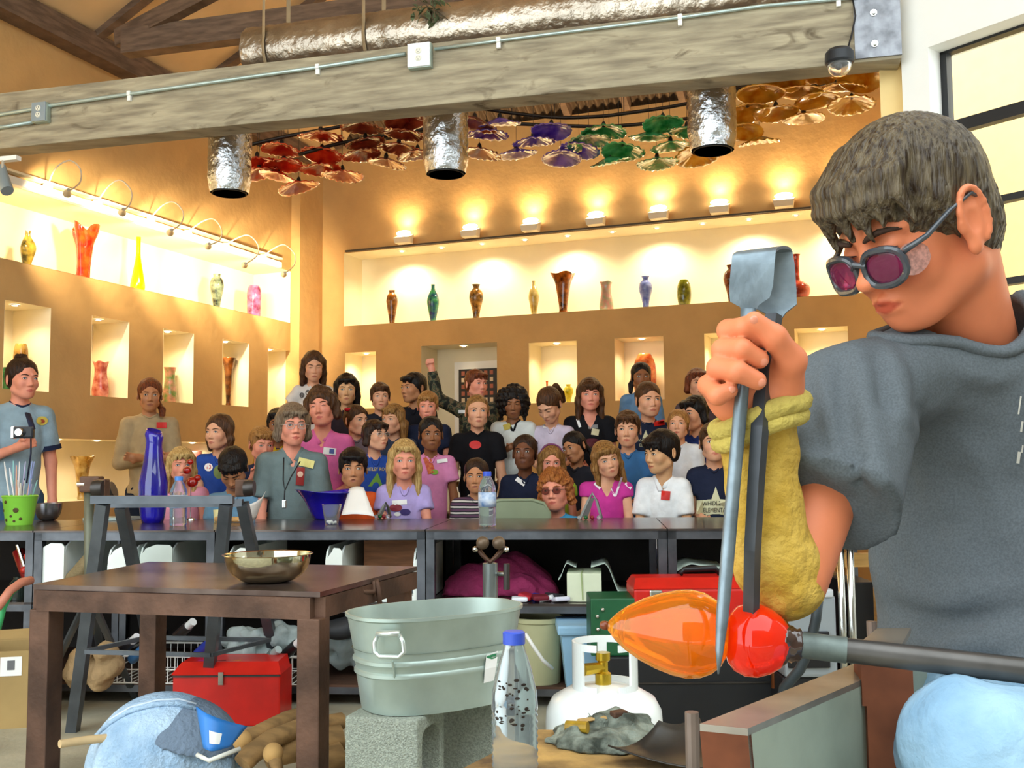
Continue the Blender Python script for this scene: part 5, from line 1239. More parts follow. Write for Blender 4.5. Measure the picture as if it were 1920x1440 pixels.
# tall cobalt vase
p = PZ(286, 980, CTZ); k = p.y / FPX; M_cob = mat('cobalt_glass', '0c0aa0', .06, var=.15, scale=5, col2='2018d0', trans=.35, ior=1.45, coat=1)
pr = [(1e-5, 0), (19 * k, 0), (22 * k, 12 * k), (26 * k, 45 * k), (26 * k, 75 * k), (22 * k, 95 * k), (18 * k, 115 * k), (15 * k, 140 * k), (15 * k, 152 * k), (17 * k, 162 * k), (15 * k, 168 * k), (13 * k, 172 * k), (11 * k, 160 * k), (13 * k, 120 * k), (20 * k, 80 * k), (20 * k, 20 * k), (1e-5, 6 * k)]
mk('glass_vase', MB().lathe(pr, p, 32, fn=lambda r, z, th, i: (r, z + (math.cos(th - 2.6) * 5 * k if z > 150 * k else 0))), M_cob, smooth=True, label='tall cobalt blue glass vase on the counter', cat='vase')
# cobalt bowl
p = PZ(612, 974, CTZ); k = p.y / FPX
pr = [(1e-5, 0), (22 * k, 0), (26 * k, 5 * k), (34 * k, 22 * k), (44 * k, 40 * k), (58 * k, 52 * k), (60 * k, 54 * k), (56 * k, 53 * k), (42 * k, 42 * k), (31 * k, 22 * k), (20 * k, 7 * k), (1e-5, 5 * k)]
mk('glass_bowl', MB().lathe(pr, p, 40, fn=lambda r, z, th, i: (r * (1 + (.03 * math.sin(3 * th) if r > 50 * k else 0)), z + (3 * k * math.sin(2 * th + .5) if r > 50 * k else 0))), M_cob, smooth=True, label='wide cobalt blue glass bowl on the counter', cat='bowl')
# clear cup and water bottles
M_clear = mat('clear_plastic', 'f4f8f8', .06, var=0, trans=.95, ior=1.12); M_water = mat('bottle_plastic', 'dfe9ee', .08, var=0, trans=.9, ior=1.15)
p = PZ(622, 984, CTZ); k = p.y / FPX
cup = empty('plastic_cup', p, 'clear plastic cup with white pellets beside the blue bowl', 'cup')
mk('wall', MB().lathe([(1e-5, 0), (12 * k, 0), (18 * k, 37 * k), (18.6 * k, 37.5 * k), (17.6 * k, 36 * k), (11 * k, 1 * k), (1e-5, 1 * k)], p, 24), M_clear, parent=cup, smooth='auto')
for i in range(9): mk('pellet', MB().ball(p + Vector((rng.uniform(-8, 8) * k, rng.uniform(-8, 8) * k, (3 + rng.uniform(0, 3)) * k)), 2.6 * k, 6), T_WHITE, parent=cup, smooth=True)
def bottle(p, k, label, capc, labc=None, ridges=True, H=100, W_=17, stain=None, writing=None, sh=.62):
    t = empty('water_bottle', p, label, 'bottle')
    pr = [(1e-5, 0), (W_ * .85, 0), (W_ * .98, 3)]
    z = 3
    st_ = H * .046
    while z < H * sh:
        pr += [(W_, z + st_ * .33), (W_ * (.94 if ridges else 1), z + st_ * .76)]; z += st_
    q_ = .93 - sh
    pr += [(W_, H * (sh + .02)), (W_ * .95, H * (sh + .3 * q_)), (W_ * .74, H * (sh + .62 * q_)), (W_ * .46, H * (sh + .9 * q_)), (W_ * .42, H * .93)]
    pr = [(r * k, q * k) for r, q in pr]
    mk('body', MB().lathe(pr, p, 28), M_water, parent=t, smooth=True)
    c = MB().lathe([(1e-5, 0), (W_ * .48, 0), (W_ * .48, H * .075), (W_ * .4, H * .085), (1e-5, H * .085)], (0, 0, 0), 24); c.v = [tuple(Vector(v) * k + p + Vector((0, 0, H * .915 * k))) for v in c.v]
    mk('cap', c, mat('cap_' + capc, capc, .35, var=.05), parent=t, smooth='auto')
    if labc:
        l = MB(); l.lathe([(W_ * 1.03 * k, H * .36 * k), (W_ * 1.03 * k, H * .62 * k)], p, 28); lo = mk('label', l, mat('label_' + labc, labc, .4, var=.2, scale=30, col2='dfe8f4'), parent=t, smooth=True)
        if writing:
            V, F = text_mesh(writing, 9 * k, .8); mk('lettering', ([(lambda a: (p.x + math.sin(a) * W_ * 1.06 * k, p.y - math.cos(a) * W_ * 1.06 * k, p.z + H * .5 * k + y))(x / (W_ * k)) for x, y in V], F), mat('label_ink', '2a4a9a', .5, var=0), parent=lo)
    return t
p = PZ(334, 986, CTZ); bottle(p, p.y / FPX, 'small water bottle in front of the pink sleeveless dress', '4a8ae0', '9ab8e0', H=92, W_=16)
p = PZ(914, 987, CTZ); bottle(p, p.y / FPX, 'water bottle with blue cap and label in front of the striped shirt', '3a5ad0', '6a9ad8', H=102, W_=16.5, writing='')
# red ornament on a thin stem
p = PZ(357, 975, CTZ); k = p.y / FPX; M_rg = mat('ruby_glass', 'c01810', .05, var=.1, trans=.4, coat=1)
ro = empty('glass_ornament', p, 'red blown glass ornament on a thin stem before the pink dress', 'ornament')
mk('stem', MB().tube([p, p + Vector((0, 0, 62 * k))], .003, 6), M_chrome, parent=ro); mk('foot', MB().lathe([(1e-5, 0), (10 * k, 0), (9 * k, 3 * k), (2 * k, 5 * k)], p, 16), M_chrome, parent=ro)
for (dx, z, r) in ((-8, 92, 8), (2, 70, 11), (12, 78, 7), (-2, 108, 6)): mk('bubble', MB().ball(p + Vector((dx * k, 0, z * k)), (r * k, r * k, r * k * .9), 8), M_rg, parent=ro, smooth=True)
# papers and cards on the counter
M_pap = mat('white_paper', 'f0efec', .7, var=.02)
def card(name, pts, m, label, cat, bulge=0, **kw):
    n = 7; A_, B_, C_, D_ = [Vector(q) for q in pts]
    nrm = (B_ - A_).cross(D_ - A_).normalized()
    mb = MB().grid(lambda a, b: A_.lerp(B_, a).lerp(D_.lerp(C_, a), b) + nrm * bulge * math.sin(a * math.pi), n, n)
    return mk(name, mb, m, label=label, cat=cat, smooth=True, solid=.0012, **kw)
def up(px, py, ref): return P(px, py, ref.y)
q = PZ(452, 980, CTZ); card('paper_sheet', [P(447, 977, 4.75), P(480, 972, 4.95), P(498, 921, 4.98), P(462, 948, 4.8)], M_pap, 'white paper sheet propped before the bowed head in light blue', 'paper', .02)
card('paper_sheet', [P(640, 966, 5.0), P(702, 968, 4.95), P(682, 914, 5.15), P(655, 916, 5.2)], M_pap, 'white paper sheet leaning behind the blue bowl', 'paper', .01)
bk = MB().box(PZ(210, 972, CTZ + .008), (.24, .16, .014), QC); mk('notebook', bk, mat('pale_teal_paper', 'a8b8b4', .7), label='thin pale booklet lying by the tall blue vase', cat='booklet')
p = PZ(412, 978, CTZ); k = p.y / FPX; mk('paper_cup', MB().lathe([(1e-5, 0), (10 * k, 0), (12 * k, 22 * k), (11 * k, 22 * k), (9 * k, 2 * k), (1e-5, 2 * k)], p, 18), mat('cream_cup', 'f0e6a8', .5), smooth='auto', label='small cream cup beside the iron stand', cat='cup')
p = PZ(433, 980, CTZ); mk('wood_dowel', MB().tube([p + Vector((-.09, .05, .015)), p + Vector((.11, -.02, .015))], .014, 10), mat('pale_wood', 'c89a60', .7, var=.2), label='short pale wood stick lying on the counter', cat='stick')
# bent metal stands with small glass pieces
for (px, py, nm) in ((1112, 974, 'beside the magenta top'), (722, 972, 'before the lilac tee')):
    p = PZ(px, py, CTZ); k = p.y / FPX; t = empty('display_easel', p, 'small bent metal display easel ' + nm, 'easel')
    s = 1 if px > 1000 else .6
    mk('frame', MB().tube([p + Vector((-24 * k * s, 0, .005)), p + Vector((-8 * k * s, .02, 34 * k * s)), p + Vector((0, .03, 48 * k * s)), p + Vector((8 * k * s, .02, 34 * k * s)), p + Vector((16 * k * s, 0, .005))], .008, 4), mat('easel_grey', '6a6a66', .35, metal=.7), parent=t)
    mk('plate', MB().prism([p + Vector((-22 * k * s, -.004, 4 * k)), p + Vector((-10 * k * s, -.004, 4 * k)), p + Vector((4 * k * s, .02, 40 * k * s)), p + Vector((-6 * k * s, .02, 40 * k * s))], (0, .004, 0)), M_steel, parent=t)
    for i in range(4): mk('glass_bead', MB().ball(p + Vector(((-26 + 12 * i) * k * s, -.02, 4 * k)), 4 * k, 6), [mat('bead_clear', 'e8eef0', .05, var=0, trans=.8), mat('bead_green', '1a5a2a', .1, var=0), mat('bead_red', '8a1a2a', .1, var=0)][i % 3], parent=t, smooth=True)
p = P(1607, 976, 3.75); k = p.y / FPX; t = empty('brass_fittings', p, 'pile of brass fittings at the right end of the counter', 'fittings')
for (dx, dz, r) in ((-10, 6, 8), (4, 8, 9), (-2, 20, 8), (12, 5, 6)): mk('fitting', MB().lathe([(1e-5, -r * k), (r * k * .8, -r * k), (r * k, -r * k * .3), (r * k * .7, 0), (r * k, r * k * .4), (r * k * .6, r * k), (1e-5, r * k)], p + Vector((dx * k, 0, dz * k)), 6, Matrix.Rotation(1.2 + dx, 3, 'X')), mat('brass', 'c8a838', .25, metal=.9, var=.1), parent=t)
# folding chair back behind the counter
fc = empty('folding_chair', (P(950, 960, 5.38).x, 5.38, 0), 'grey green folding chair behind the counter', 'chair'); M_fc = mat('chair_green', '8a9478', .45, metal=.2, var=.05)
x0, x1 = P(905, 960, 5.38).x, P(1030, 960, 5.38).x; zt = P(960, 941, 5.38).z
bpoly = [(x0, zt - .2), (x0, zt - .06), (x0 + .03, zt - .02), (x0 + .09, zt), (x1 - .09, zt), (x1 - .03, zt - .02), (x1, zt - .06), (x1, zt - .2)]
mk('backrest', MB().prism([(x, 5.38, z) for x, z in bpoly], (0, .02, 0)), M_fc, parent=fc)
mk('back_frame', MB().tube([(x0, 5.39, .02), (x0, 5.39, zt - .06), (x0 + .03, 5.39, zt - .01), (x0 + .09, 5.39, zt + .008), (x1 - .09, 5.39, zt + .008), (x1 - .03, 5.39, zt - .01), (x1, 5.39, zt - .06), (x1, 5.39, .02)], .011, 8), M_fc, parent=fc, smooth=True)
mk('seat', MB().box(((x0 + x1) / 2, 5.56, .42), (x1 - x0 - .02, .34, .025), bev=.01), M_fc, parent=fc)
for x in (x0 + .02, x1 - .02): mk('leg', MB().cyl((x, 5.72, .01), (x, 5.45, .43), .011, n=8), M_fc, parent=fc)

# ------------------------------------------------------------------ things stored in the counter
M_bin = mat('white_plastic', 'f4fbf6', .45, var=.04); M_bin2 = mat('grey_plastic', 'd0dcd6', .5, var=.05)
def bin_(pa, pb, pt, z0, label, v0=.015, dep=.5, m=M_bin):
    a, b = cu(pa), cu(pb); zt = WC.px(pa, pt)[1]; t = empty('plastic_bin', WC.at((a + b) / 2, v0, z0), label, 'bin', 'white plastic bins in the counter'); w = .008
    # side wall with rounded upper corner, front lip, back
    def side(u):
        pts = [(v0, z0), (v0, zt - .06), (v0 + .02, zt - .02), (v0 + .06, zt), (v0 + dep, zt), (v0 + dep, z0)]
        return MB().prism([WC.at(u, v, z) for v, z in pts], UC * w)
    mk('side', side(a), m, parent=t); mk('side', side(b - w), m, parent=t)
    mk('bottom', cbox(a + w, b - w, v0, v0 + dep, z0, z0 + w), m, parent=t); mk('back', cbox(a + w, b - w, v0 + dep - w, v0 + dep, z0, zt), m, parent=t); mk('front_panel', MB().prism([WC.at(u_, v0 - .004, z_) for u_, z_ in ((a, z0), (b, z0), (b, zt - .02), (b - .012, zt - .006), (a + .5 * (b - a), zt - .004), (a + .03, zt - .02), (a + .008, zt - .05), (a, zt - .09))], NC * .006), m, parent=t)
z0 = .441
bin_(66, 116, 1017, z0, 'tall narrow white plastic bin at the left in the counter')
bin_(198, 248, 1024, z0, 'white plastic bin behind the left iron leg'); bin_(258, 320, 1020, z0, 'white plastic bin left of the steel bowl', m=M_bin2); bin_(425, 470, 1026, z0, 'white plastic bin behind the steel bowl')
bin_(608, 640, 1026, z0, 'narrow white plastic bin right of the steel bowl'); bin_(774, 796, 1030, z0, 'white plastic bin against the middle table leg')
mk('wooden_crate', cbox(cu(662), cu(772), .2, .5, z0, WC.px(700, 1020)[1]), mat('crate_wood', '7a5034', .8, var=.3, scale=6, stretch=(1, 1, 6)), label='brown wooden crate inside the middle counter table', cat='crate')
tb = empty('black_tube', WC.at(cu(725), .1, z0 + .08), 'black cardboard tube with a silver end in the counter', 'tube'); mk('tube', MB().tube([WC.at(cu(678), .1, .5), WC.at(cu(752), .1, .5)], .028, 14), M_black, parent=tb, smooth='auto'); mk('end_band', MB().tube([WC.at(cu(752), .1, .5), WC.at(cu(770), .1, .5)], .0285, 14), mat('band_grey', '7a828a', .4), parent=tb, smooth='auto')
mk('white_tray', cbox(cu(612), cu(790), .02, .4, z0, z0 + .03, .008), M_bin, label='flat white tray on the shelf behind the marver table', cat='tray')
mk('wrapped_bundle', MB().tube([WC.at(cu(104), .06, .47), WC.at(cu(118), .05, .52), WC.at(cu(140), .04, .57), WC.at(cu(160), .03, .63), WC.at(cu(164), .03, .64)], .03, 10, rs=[.02, .034, .036, .03, .012]), mat('bundle_tan', '8c7a58', .85, var=.2, bump=.5), smooth=True, label='tan wrapped bundle leaning in the left counter table', cat='bundle')
fd = Field(axis((-.2, .2, .012)), axis((-.12, .12, .012)), axis((0, .12, .01)))
for i in range(7): fd.ell((rng.uniform(-.09, .09), rng.uniform(-.03, .05), rng.uniform(.02, .05)), (.05, .05, .04), .03)
fd.noise(.01, 40, 2); V, Fc = fd.mesh(); mk('white_rags', (V + np.array(WC.at(cu(140), .14, z0)), Fc), M_pap, smooth=True, label='small heap of white rags in the left counter table', cat='rags')
# red tools in the leftmost table
t = empty('red_torch', WC.at(cu(32), .1, .5), 'red and chrome hand torch hanging in the leftmost table', 'torch')
mk('handle', MB().tube([WC.at(cu(14), .08, .66), WC.at(cu(32), .06, .58), WC.at(cu(44), .05, .53)], .028, 10), mat('torch_red', '7a1414', .3, var=.1), parent=t, smooth=True)
mk('barrel', MB().tube([WC.at(cu(18), .05, .69), WC.at(cu(48), .03, .52)], .008, 8), M_chrome, parent=t)
for px, py in ((43, 1045), (48, 1070), (38, 1070), (46, 1082)): mk('knob', MB().ball(WC.at(cu(px), .03, WC.px(px, py)[1]), .017, 8), mat('knob_red', 'b82a20', .25, var=0), parent=t, smooth=True)
for i, (px, dz) in enumerate(((10, .0), (24, .0), (50, .0), (38, .01))): mk('dark_jar', MB().lathe([(1e-5, 0), (.035, 0), (.036, .07), (.02, .09), (.02, .1), (1e-5, .1)], WC.at(cu(px), .1 + .06 * (i % 2), z0), 14), mat('smoky_glass', '3a4640', .1, var=0, trans=.5), smooth='auto', label='small smoky glass jar in the leftmost table, ' + ('farthest left', 'second from left', 'farthest right', 'second from right')[i], cat='jar', group='smoky jars')
# maroon cloth heap, white box, papers
fd = Field(axis((-.30, .30, .012)), axis((-.2, .2, .012)), axis((-.01, .28, .012)))
for (x, y, z, r) in ((-.1, 0, .03, (.14, .12, .10)), (.08, .02, .03, (.16, .13, .09)), (.02, .05, .10, (.10, .09, .09)), (-.17, 0, .0, (.09, .1, .07)), (.2, 0, .0, (.07, .1, .05))): fd.ell((x, y, z), r, .04)
fd.noise(.030, 22, 4); fd.noise(.010, 60, 6); fd.plane((0, 0, 0), (0, 0, -1)); V, Fc = fd.mesh()
mk('maroon_cloth', (V @ np.array(Matrix.Rotation(math.atan2(UC.y, UC.x), 3, 'Z')).T + np.array(WC.at(cu(925), .32, z0)), Fc), mat('maroon_fabric', '8a2450', .85, var=.2, bump=.3), smooth=True, label='crumpled maroon cloth in the middle of the counter', cat='cloth')
wbx = empty('white_box', WC.at(cu(1100), .1, z0), 'cream white carton tied with string in the counter', 'box')
mk('carton', cbox(cu(1062), cu(1128), .06, .3, z0, WC.px(1080, 1078)[1], .004), mat('carton_cream', 'dfe6c8', .7, var=.05), parent=wbx); mk('string', MB().tube([WC.at(cu(1092), .055, z0 + .01), WC.at(cu(1090), .055, WC.px(1090, 1078)[1]), WC.at(cu(1092), .2, WC.px(1090, 1076)[1])], .003, 5), mat('string_green', 'a8b880', .8), parent=wbx)
def sheet(us, zs, v0, v1, m, label, n=16):
    def f(a, b):
        i = a * (len(us) - 1); j = min(int(i), len(us) - 2); t_ = i - j; t_ = t_ * t_ * (3 - 2 * t_)
        return WC.at(us[j] + (us[j + 1] - us[j]) * (i - j), v0 + (v1 - v0) * b, zs[j] + (zs[j + 1] - zs[j]) * t_)
    return mk('paper_sheet', MB().grid(f, n, 4), m, smooth=True, solid=.002, label=label, cat='paper', group='loose paper in the counter')
M_pap2 = mat('pale_green_paper', 'cfe0d2', .7, var=.04)
sheet([cu(1108), cu(1135), cu(1165), cu(1192)], [.585, .60, .47, .46], .1, .4, M_pap2, 'curled pale green paper sheet right of the cream carton')
sheet([cu(1045), cu(1062), cu(1080)], [.53, .60, .585], .1, .3, M_pap2, 'pale paper flap left of the cream carton')
sheet([cu(1264), cu(1300), cu(1330), cu(1365)], [.565, .60, .59, .58], .08, .4, M_pap2, 'pale crumpled paper above the red toolbox')
fd = MB()
for i in range(7):
    c = ['e8eaf2', 'b02030', '2a2a90', '701828', 'f0f0f4', '222028', 'd8d8e8'][i]
    q = WC.at(cu(972 + 13 * i), .06 + .03 * (i % 3), z0 + .012 + .008 * (i % 2)); mk('cloth_scrap', MB().box(q, (.07, .06, .02), Matrix.Rotation(i * 1.1, 3, 'Z') @ Matrix.Rotation(.3 * math.sin(i * 2), 3, 'X'), bev=.008), mat('scrap_' + c, c, .7), label=['white', 'red', 'blue', 'dark red', 'bright white', 'black', 'pale lilac'][i] + ' scrap on the shelf before the cream carton', cat='scrap', group='coloured scraps on the shelf')
# ------------------------------------------------------------------ lower shelf and floor behind
def fbox(pa, pb, d, z0, z1, dep, bev=.006, rot=0): 
    x0, x1 = P(pa, 1200, d).x, P(pb, 1200, d).x
    return MB().box(((x0 + x1) / 2, d + dep / 2, (z0 + z1) / 2), (x1 - x0, dep, z1 - z0), rot, bev=bev), (x0, x1)
M_toolred = mat('toolbox_red', 'c81f16', .35, var=.1, scale=10)
t = empty('red_toolbox', P(422, 1335, 4.15) * 1, 'red metal toolbox on the floor under the left table', 'toolbox'); t.location.z = 0; ORG[t.name] = np.array(t.location)
bm_, (x0, x1) = fbox(325, 526, 4.12, 0, .205, .22); mk('box', bm_, M_toolred, parent=t)
mk('lid', MB().prism([(x0 - .005, 4.11, .205), (x1 + .005, 4.11, .205), (x1 - .02, 4.17, .245), (x0 + .02, 4.17, .245)], (0, .17, 0)), M_toolred, parent=t)
mk('latch', MB().box(((x0 + x1) / 2 - .02, 4.115, .19), (.02, .012, .05)), M_chrome, parent=t); mk('side_seam', MB().box(((x0 + x1) / 2, 4.118, .198), (x1 - x0, .006, .006)), M_steel, parent=t)
for i, (px, c) in enumerate(((372, 'a02a90'), (400, '1c1c20'), (428, 'c8a020'))): mk('screwdriver', MB().tube([P(px - 8, 1243, 4.2), P(px + 24, 1241, 4.2)], .009, 8), mat('tool_' + c, c, .4, var=0), label=('purple', 'black', 'yellow')[i] + ' handled screwdriver on the red toolbox', cat='screwdriver')
# wire basket
t = empty('wire_basket', WC.at(cu(390), .1, .09), 'white wire basket on the bottom shelf behind the iron stand', 'basket'); ua, ub = cu(216), cu(566); v0, v1 = -.03, .30; z0_, z1_ = .10, .215
for z in (z0_, (z0_ + z1_) / 2, z1_): mk('wire', MB().tube([WC.at(ua, v0, z), WC.at(ub, v0, z), WC.at(ub, v1, z), WC.at(ua, v1, z)], .003 if z < z1_ else .005, 5, closed=True), M_white, parent=t)
proto = None
for i in range(27):
    u = ua + (ub - ua) * i / 26; o = mk('wire', MB().tube([WC.at(u, v0, z1_), WC.at(u, v0, z0_), WC.at(u, v1, z0_), WC.at(u, v1, z1_)], .0022, 4), M_white, parent=t)
for i, (px, py, c, cc) in enumerate(((240, 1208, '1a1a22', 'e8e8ec'), (345, 1180, '20181a', 'd8dadc'), (385, 1212, '2a3a9a', '4a6ad8'), (262, 1222, '3a6a9a', '8ab8d8'), (548, 1214, '1a1a1e', 'f0f0f2'), (505, 1232, '6a7a78', 'a8b8b8'))):
    t = empty('ink_bottle', P(px, py, 4.35), 'small dark bottle lying in the wire basket, ' + ('leftmost', 'with a grey cap, upright', 'with a bright blue cap', 'pale blue one', 'with a white cap', 'grey one on the right')[i], 'bottle', 'bottles in the wire basket')
    a = P(px - 14, py + 14, 4.38); b = P(px + 8, py - 6, 4.33); mk('body', MB().tube([a, b], .022, 12), mat('bot_' + c, c, .3, var=0), parent=t, smooth='auto'); mk('cap', MB().tube([b, b + (b - a).normalized() * .04], .017, 12), mat('bcap_' + cc, cc, .4, var=0), parent=t, smooth='auto')
M_bag = mat('clear_bag', 'd4e2e2', .15, var=.1, trans=.55, ior=1.1, bump=.6, bscale=18)
def bag(px, py, d, r, label, seed, m=M_bag):
    rx, ry, rz = r; f = Field(axis((-rx * 1.4, rx * 1.4, .010)), axis((-ry * 1.4, ry * 1.4, .010)), axis((-rz * 1.4, rz * 1.4, .010)))
    rg = random.Random(seed)
    for i in range(9): f.ell((rg.uniform(-.5, .5) * rx, rg.uniform(-.4, .4) * ry, rg.uniform(-.5, .5) * rz), (rx * rg.uniform(.3, .55), ry * .5, rz * rg.uniform(.3, .6)), .02)
    f.noise(.012, 45, seed); V, Fc = f.mesh(); mk('plastic_bag', (V + np.array(P(px, py, d)), Fc), m, smooth=False, label=label, cat='bag', group='clear plastic bags')
bag(465, 1208, 4.42, (.12, .08, .09), 'crumpled clear plastic bag behind the right iron leg', 1); bag(535, 1195, 4.45, (.07, .07, .09), 'clear plastic bag standing in the wire basket', 2); bag(648, 1222, 4.62, (.11, .08, .12), 'large clear plastic bag behind the marver table leg', 3)
f = Field(axis((-.1, .1, .01)), axis((-.1, .1, .01)), axis((-.07, .07, .01))); f.ell((0, 0, 0), (.075, .07, .045), .01); f.ell((.04, 0, .015), (.05, .05, .04), .02); V, Fc = f.mesh(); mk('dark_helmet', (V + np.array(P(636, 1180, 4.45)), Fc), mat('charcoal', '26282c', .6), smooth=True, label='dark rounded cap beside the clear bag', cat='cap')
# cardboard box far left, red box, gloves, hose
M_card = mat('cardboard', 'a88c5a', .85, var=.1, scale=5)
t = empty('cardboard_box', P(20, 1335, 4.2), 'open brown cardboard box with white labels at the lower left', 'box'); t.location.z = 0; ORG[t.name] = np.array(t.location)
x0, x1 = P(-70, 1200, 4.1).x, P(84, 1200, 4.25).x; zt = P(30, 1218, 4.15).z
QX = Matrix.Rotation(R(12), 3, 'Z'); cx = Vector(((x0 + x1) / 2, 4.25, 0))
for nm, c, s in (('front', (0, -.14, zt / 2), (x1 - x0, .006, zt)), ('back', (0, .14, zt / 2), (x1 - x0, .006, zt)), ('side', (-(x1 - x0) / 2, 0, zt / 2), (.006, .28, zt)), ('side', ((x1 - x0) / 2, 0, zt / 2), (.006, .28, zt)), ('bottom', (0, 0, .01), (x1 - x0, .28, .006))): mk(nm, MB().box(cx + QX @ Vector(c), s, QX), M_card, parent=t)
mk('flap', MB().prism([cx + QX @ Vector(q) for q in ((-(x1 - x0) / 2, .14, zt), ((x1 - x0) / 2, .14, zt), ((x1 - x0) / 2 - .02, .2, zt + .035), (-(x1 - x0) / 2, .2, zt + .03))], (0, 0, .005)), M_card, parent=t)
for (x, z, w, h_) in ((.03, zt - .06, .08, .075), (.12, zt - .05, .035, .05)):
    l = mk('label', MB().box(cx + QX @ Vector((x, -.1445, z)), (w, .002, h_), QX), M_pap, parent=t); mk('barcode', MB().box(cx + QX @ Vector((x, -.1465, z + .005)), (w * .35, .001, h_ * .5), QX), mat('print_mid_grey', '6a6a6c', .6), parent=l)
bm_, _ = fbox(6, 62, 4.5, .09, .25, .2); mk('red_case', bm_, mat('case_red', 'a01a18', .4), label='small red case at the far left behind the cardboard box', cat='case')
t = empty('air_hose', P(20, 1120, 3.9), 'curved hose, salmon above and green below, at the left edge', 'hose'); 
mk('hose_upper', MB().tube([P(58, 1088, 4.0), P(40, 1092, 3.95), P(18, 1108, 3.9), P(-5, 1140, 3.85)], .017, 10), mat('hose_salmon', 'c07a62', .5), parent=t, smooth=True); mk('hose_lower', MB().tube([P(42, 1093, 3.98), P(20, 1112, 3.93), P(6, 1140, 3.9), P(-4, 1180, 3.88)], .012, 10), mat('hose_green', '3aa060', .5), parent=t, smooth=True)
f = Field(axis((-.16, .16, .01)), axis((-.1, .1, .01)), axis((-.14, .14, .01)))
for (x, z, r) in ((-.05, .0, .06), (.05, .03, .05), (.02, -.05, .06), (.08, -.02, .04), (-.08, -.06, .04)): f.ell((x, 0, z), (r, .05, r * 1.1), .02)
f.noise(.01, 40, 8); V, Fc = f.mesh(); mk('leather_gloves', (V + np.array(P(178, 1242, 4.3)), Fc), mat('glove_tan', 'a88a62', .85, var=.25, scale=12, bump=.4), smooth=True, label='heap of tan leather gloves behind the tripod stand', cat='gloves')
# yellowed bucket with handle, blue bin, green case, red toolbox, black case, radio
t = empty('plastic_bucket', P(1010, 1285, 4.4), 'yellowed plastic bucket with a white bail on the bottom shelf', 'bucket'); p = WC.at(cu(1005), .13, .091); k = p.y / FPX
mk('pail', MB().lathe([(1e-5, 0), (40 * k, 0), (46 * k, 108 * k), (49 * k, 110 * k), (49 * k, 118 * k), (44 * k, 118 * k), (38 * k, 4 * k), (1e-5, 4 * k)], p, 32), mat('pail_cream', 'b9b78e', .5, var=.06, scale=6), parent=t, smooth='auto')
mk('bail', MB().tube([P(985, 1188, 4.26), P(1000, 1212, 4.24), P(1018, 1238, 4.24), P(1036, 1254, 4.26)], .008, 8), M_white, parent=t, smooth=True)
t = empty('blue_bin', P(1080, 1300, 4.3), 'light blue plastic bin next to the yellowed bucket', 'bin'); M_lb = mat('light_blue_plastic', '9cc8e8', .4, var=.04)
x0, x1 = P(1052, 1200, 4.2).x, P(1142, 1200, 4.2).x; zt = P(1080, 1184, 4.2).z
mk('tub', MB().hull8([(x0 + .025, 4.22, .095), (x1 - .025, 4.22, .095), (x1 - .025, 4.42, .095), (x0 + .025, 4.42, .095), (x0, 4.2, zt), (x1, 4.2, zt), (x1, 4.44, zt), (x0, 4.44, zt)]), M_lb, parent=t); mk('lid', MB().box(((x0 + x1) / 2, 4.32, zt + .005), (x1 - x0 + .03, .27, .04), bev=.01), M_lb, parent=t)
t = empty('black_case', P(1310, 1350, 3.95), 'black equipment case on the floor under the red toolbox', 'case'); t.location.z = 0; ORG[t.name] = np.array(t.location)
bm_, _ = fbox(1140, 1500, 3.9, 0, .30, .3); mk('case_body', bm_, mat('case_black', '1c1d20', .5, var=.1), parent=t); mk('case_lid_seam', fbox(1140, 1500, 3.895, .2, .206, .02, 0)[0], M_steel, parent=t)
t = empty('green_metal_box', P(1145, 1205, 3.93), 'dark green metal box with screw heads beside the red toolbox', 'box'); bm_, (x0, x1) = fbox(1108, 1192, 3.92, .301, P(1150, 1122, 3.92).z, .22); mk('shell', bm_, mat('box_green', '1f5a38', .4, var=.1), parent=t)
for (px, py) in ((1130, 1143), (1120, 1156), (1121, 1180), (1150, 1190), (1178, 1140)): mk('screw', MB().ball(P(px, py, 3.917), .008, 6), M_chrome, parent=t, smooth=True)
t = empty('red_toolbox', P(1320, 1235, 3.95), 'large red metal toolbox with black handle behind the hot glass', 'toolbox'); bm_, (x0, x1) = fbox(1190, 1456, 3.92, .302, P(1300, 1104, 3.92).z, .26, .01); mk('box', bm_, M_toolred, parent=t); zl = P(1300, 1104, 3.92).z
mk('lid', MB().hull8([(x0, 3.92, zl), (x1, 3.92, zl), (x1, 4.18, zl), (x0, 4.18, zl), (x0 + .015, 3.99, zl + .035), (x1 - .015, 3.99, zl + .035), (x1 - .015, 4.12, zl + .035), (x0 + .015, 4.12, zl + .035)]), M_toolred, parent=t)
h_ = mk('handle', MB().tube([(x0 + .2, 4.05, zl + .04), (x0 + .215, 4.05, zl + .06), (x0 + .34, 4.05, zl + .065), (x0 + .36, 4.05, zl + .04)], .011, 8), M_black, parent=t, smooth=True)
for px in (1230, 1425): mk('latch', MB().box(P(px, 1119, 3.915), (.05, .014, .05), bev=.006), M_chrome, parent=t)
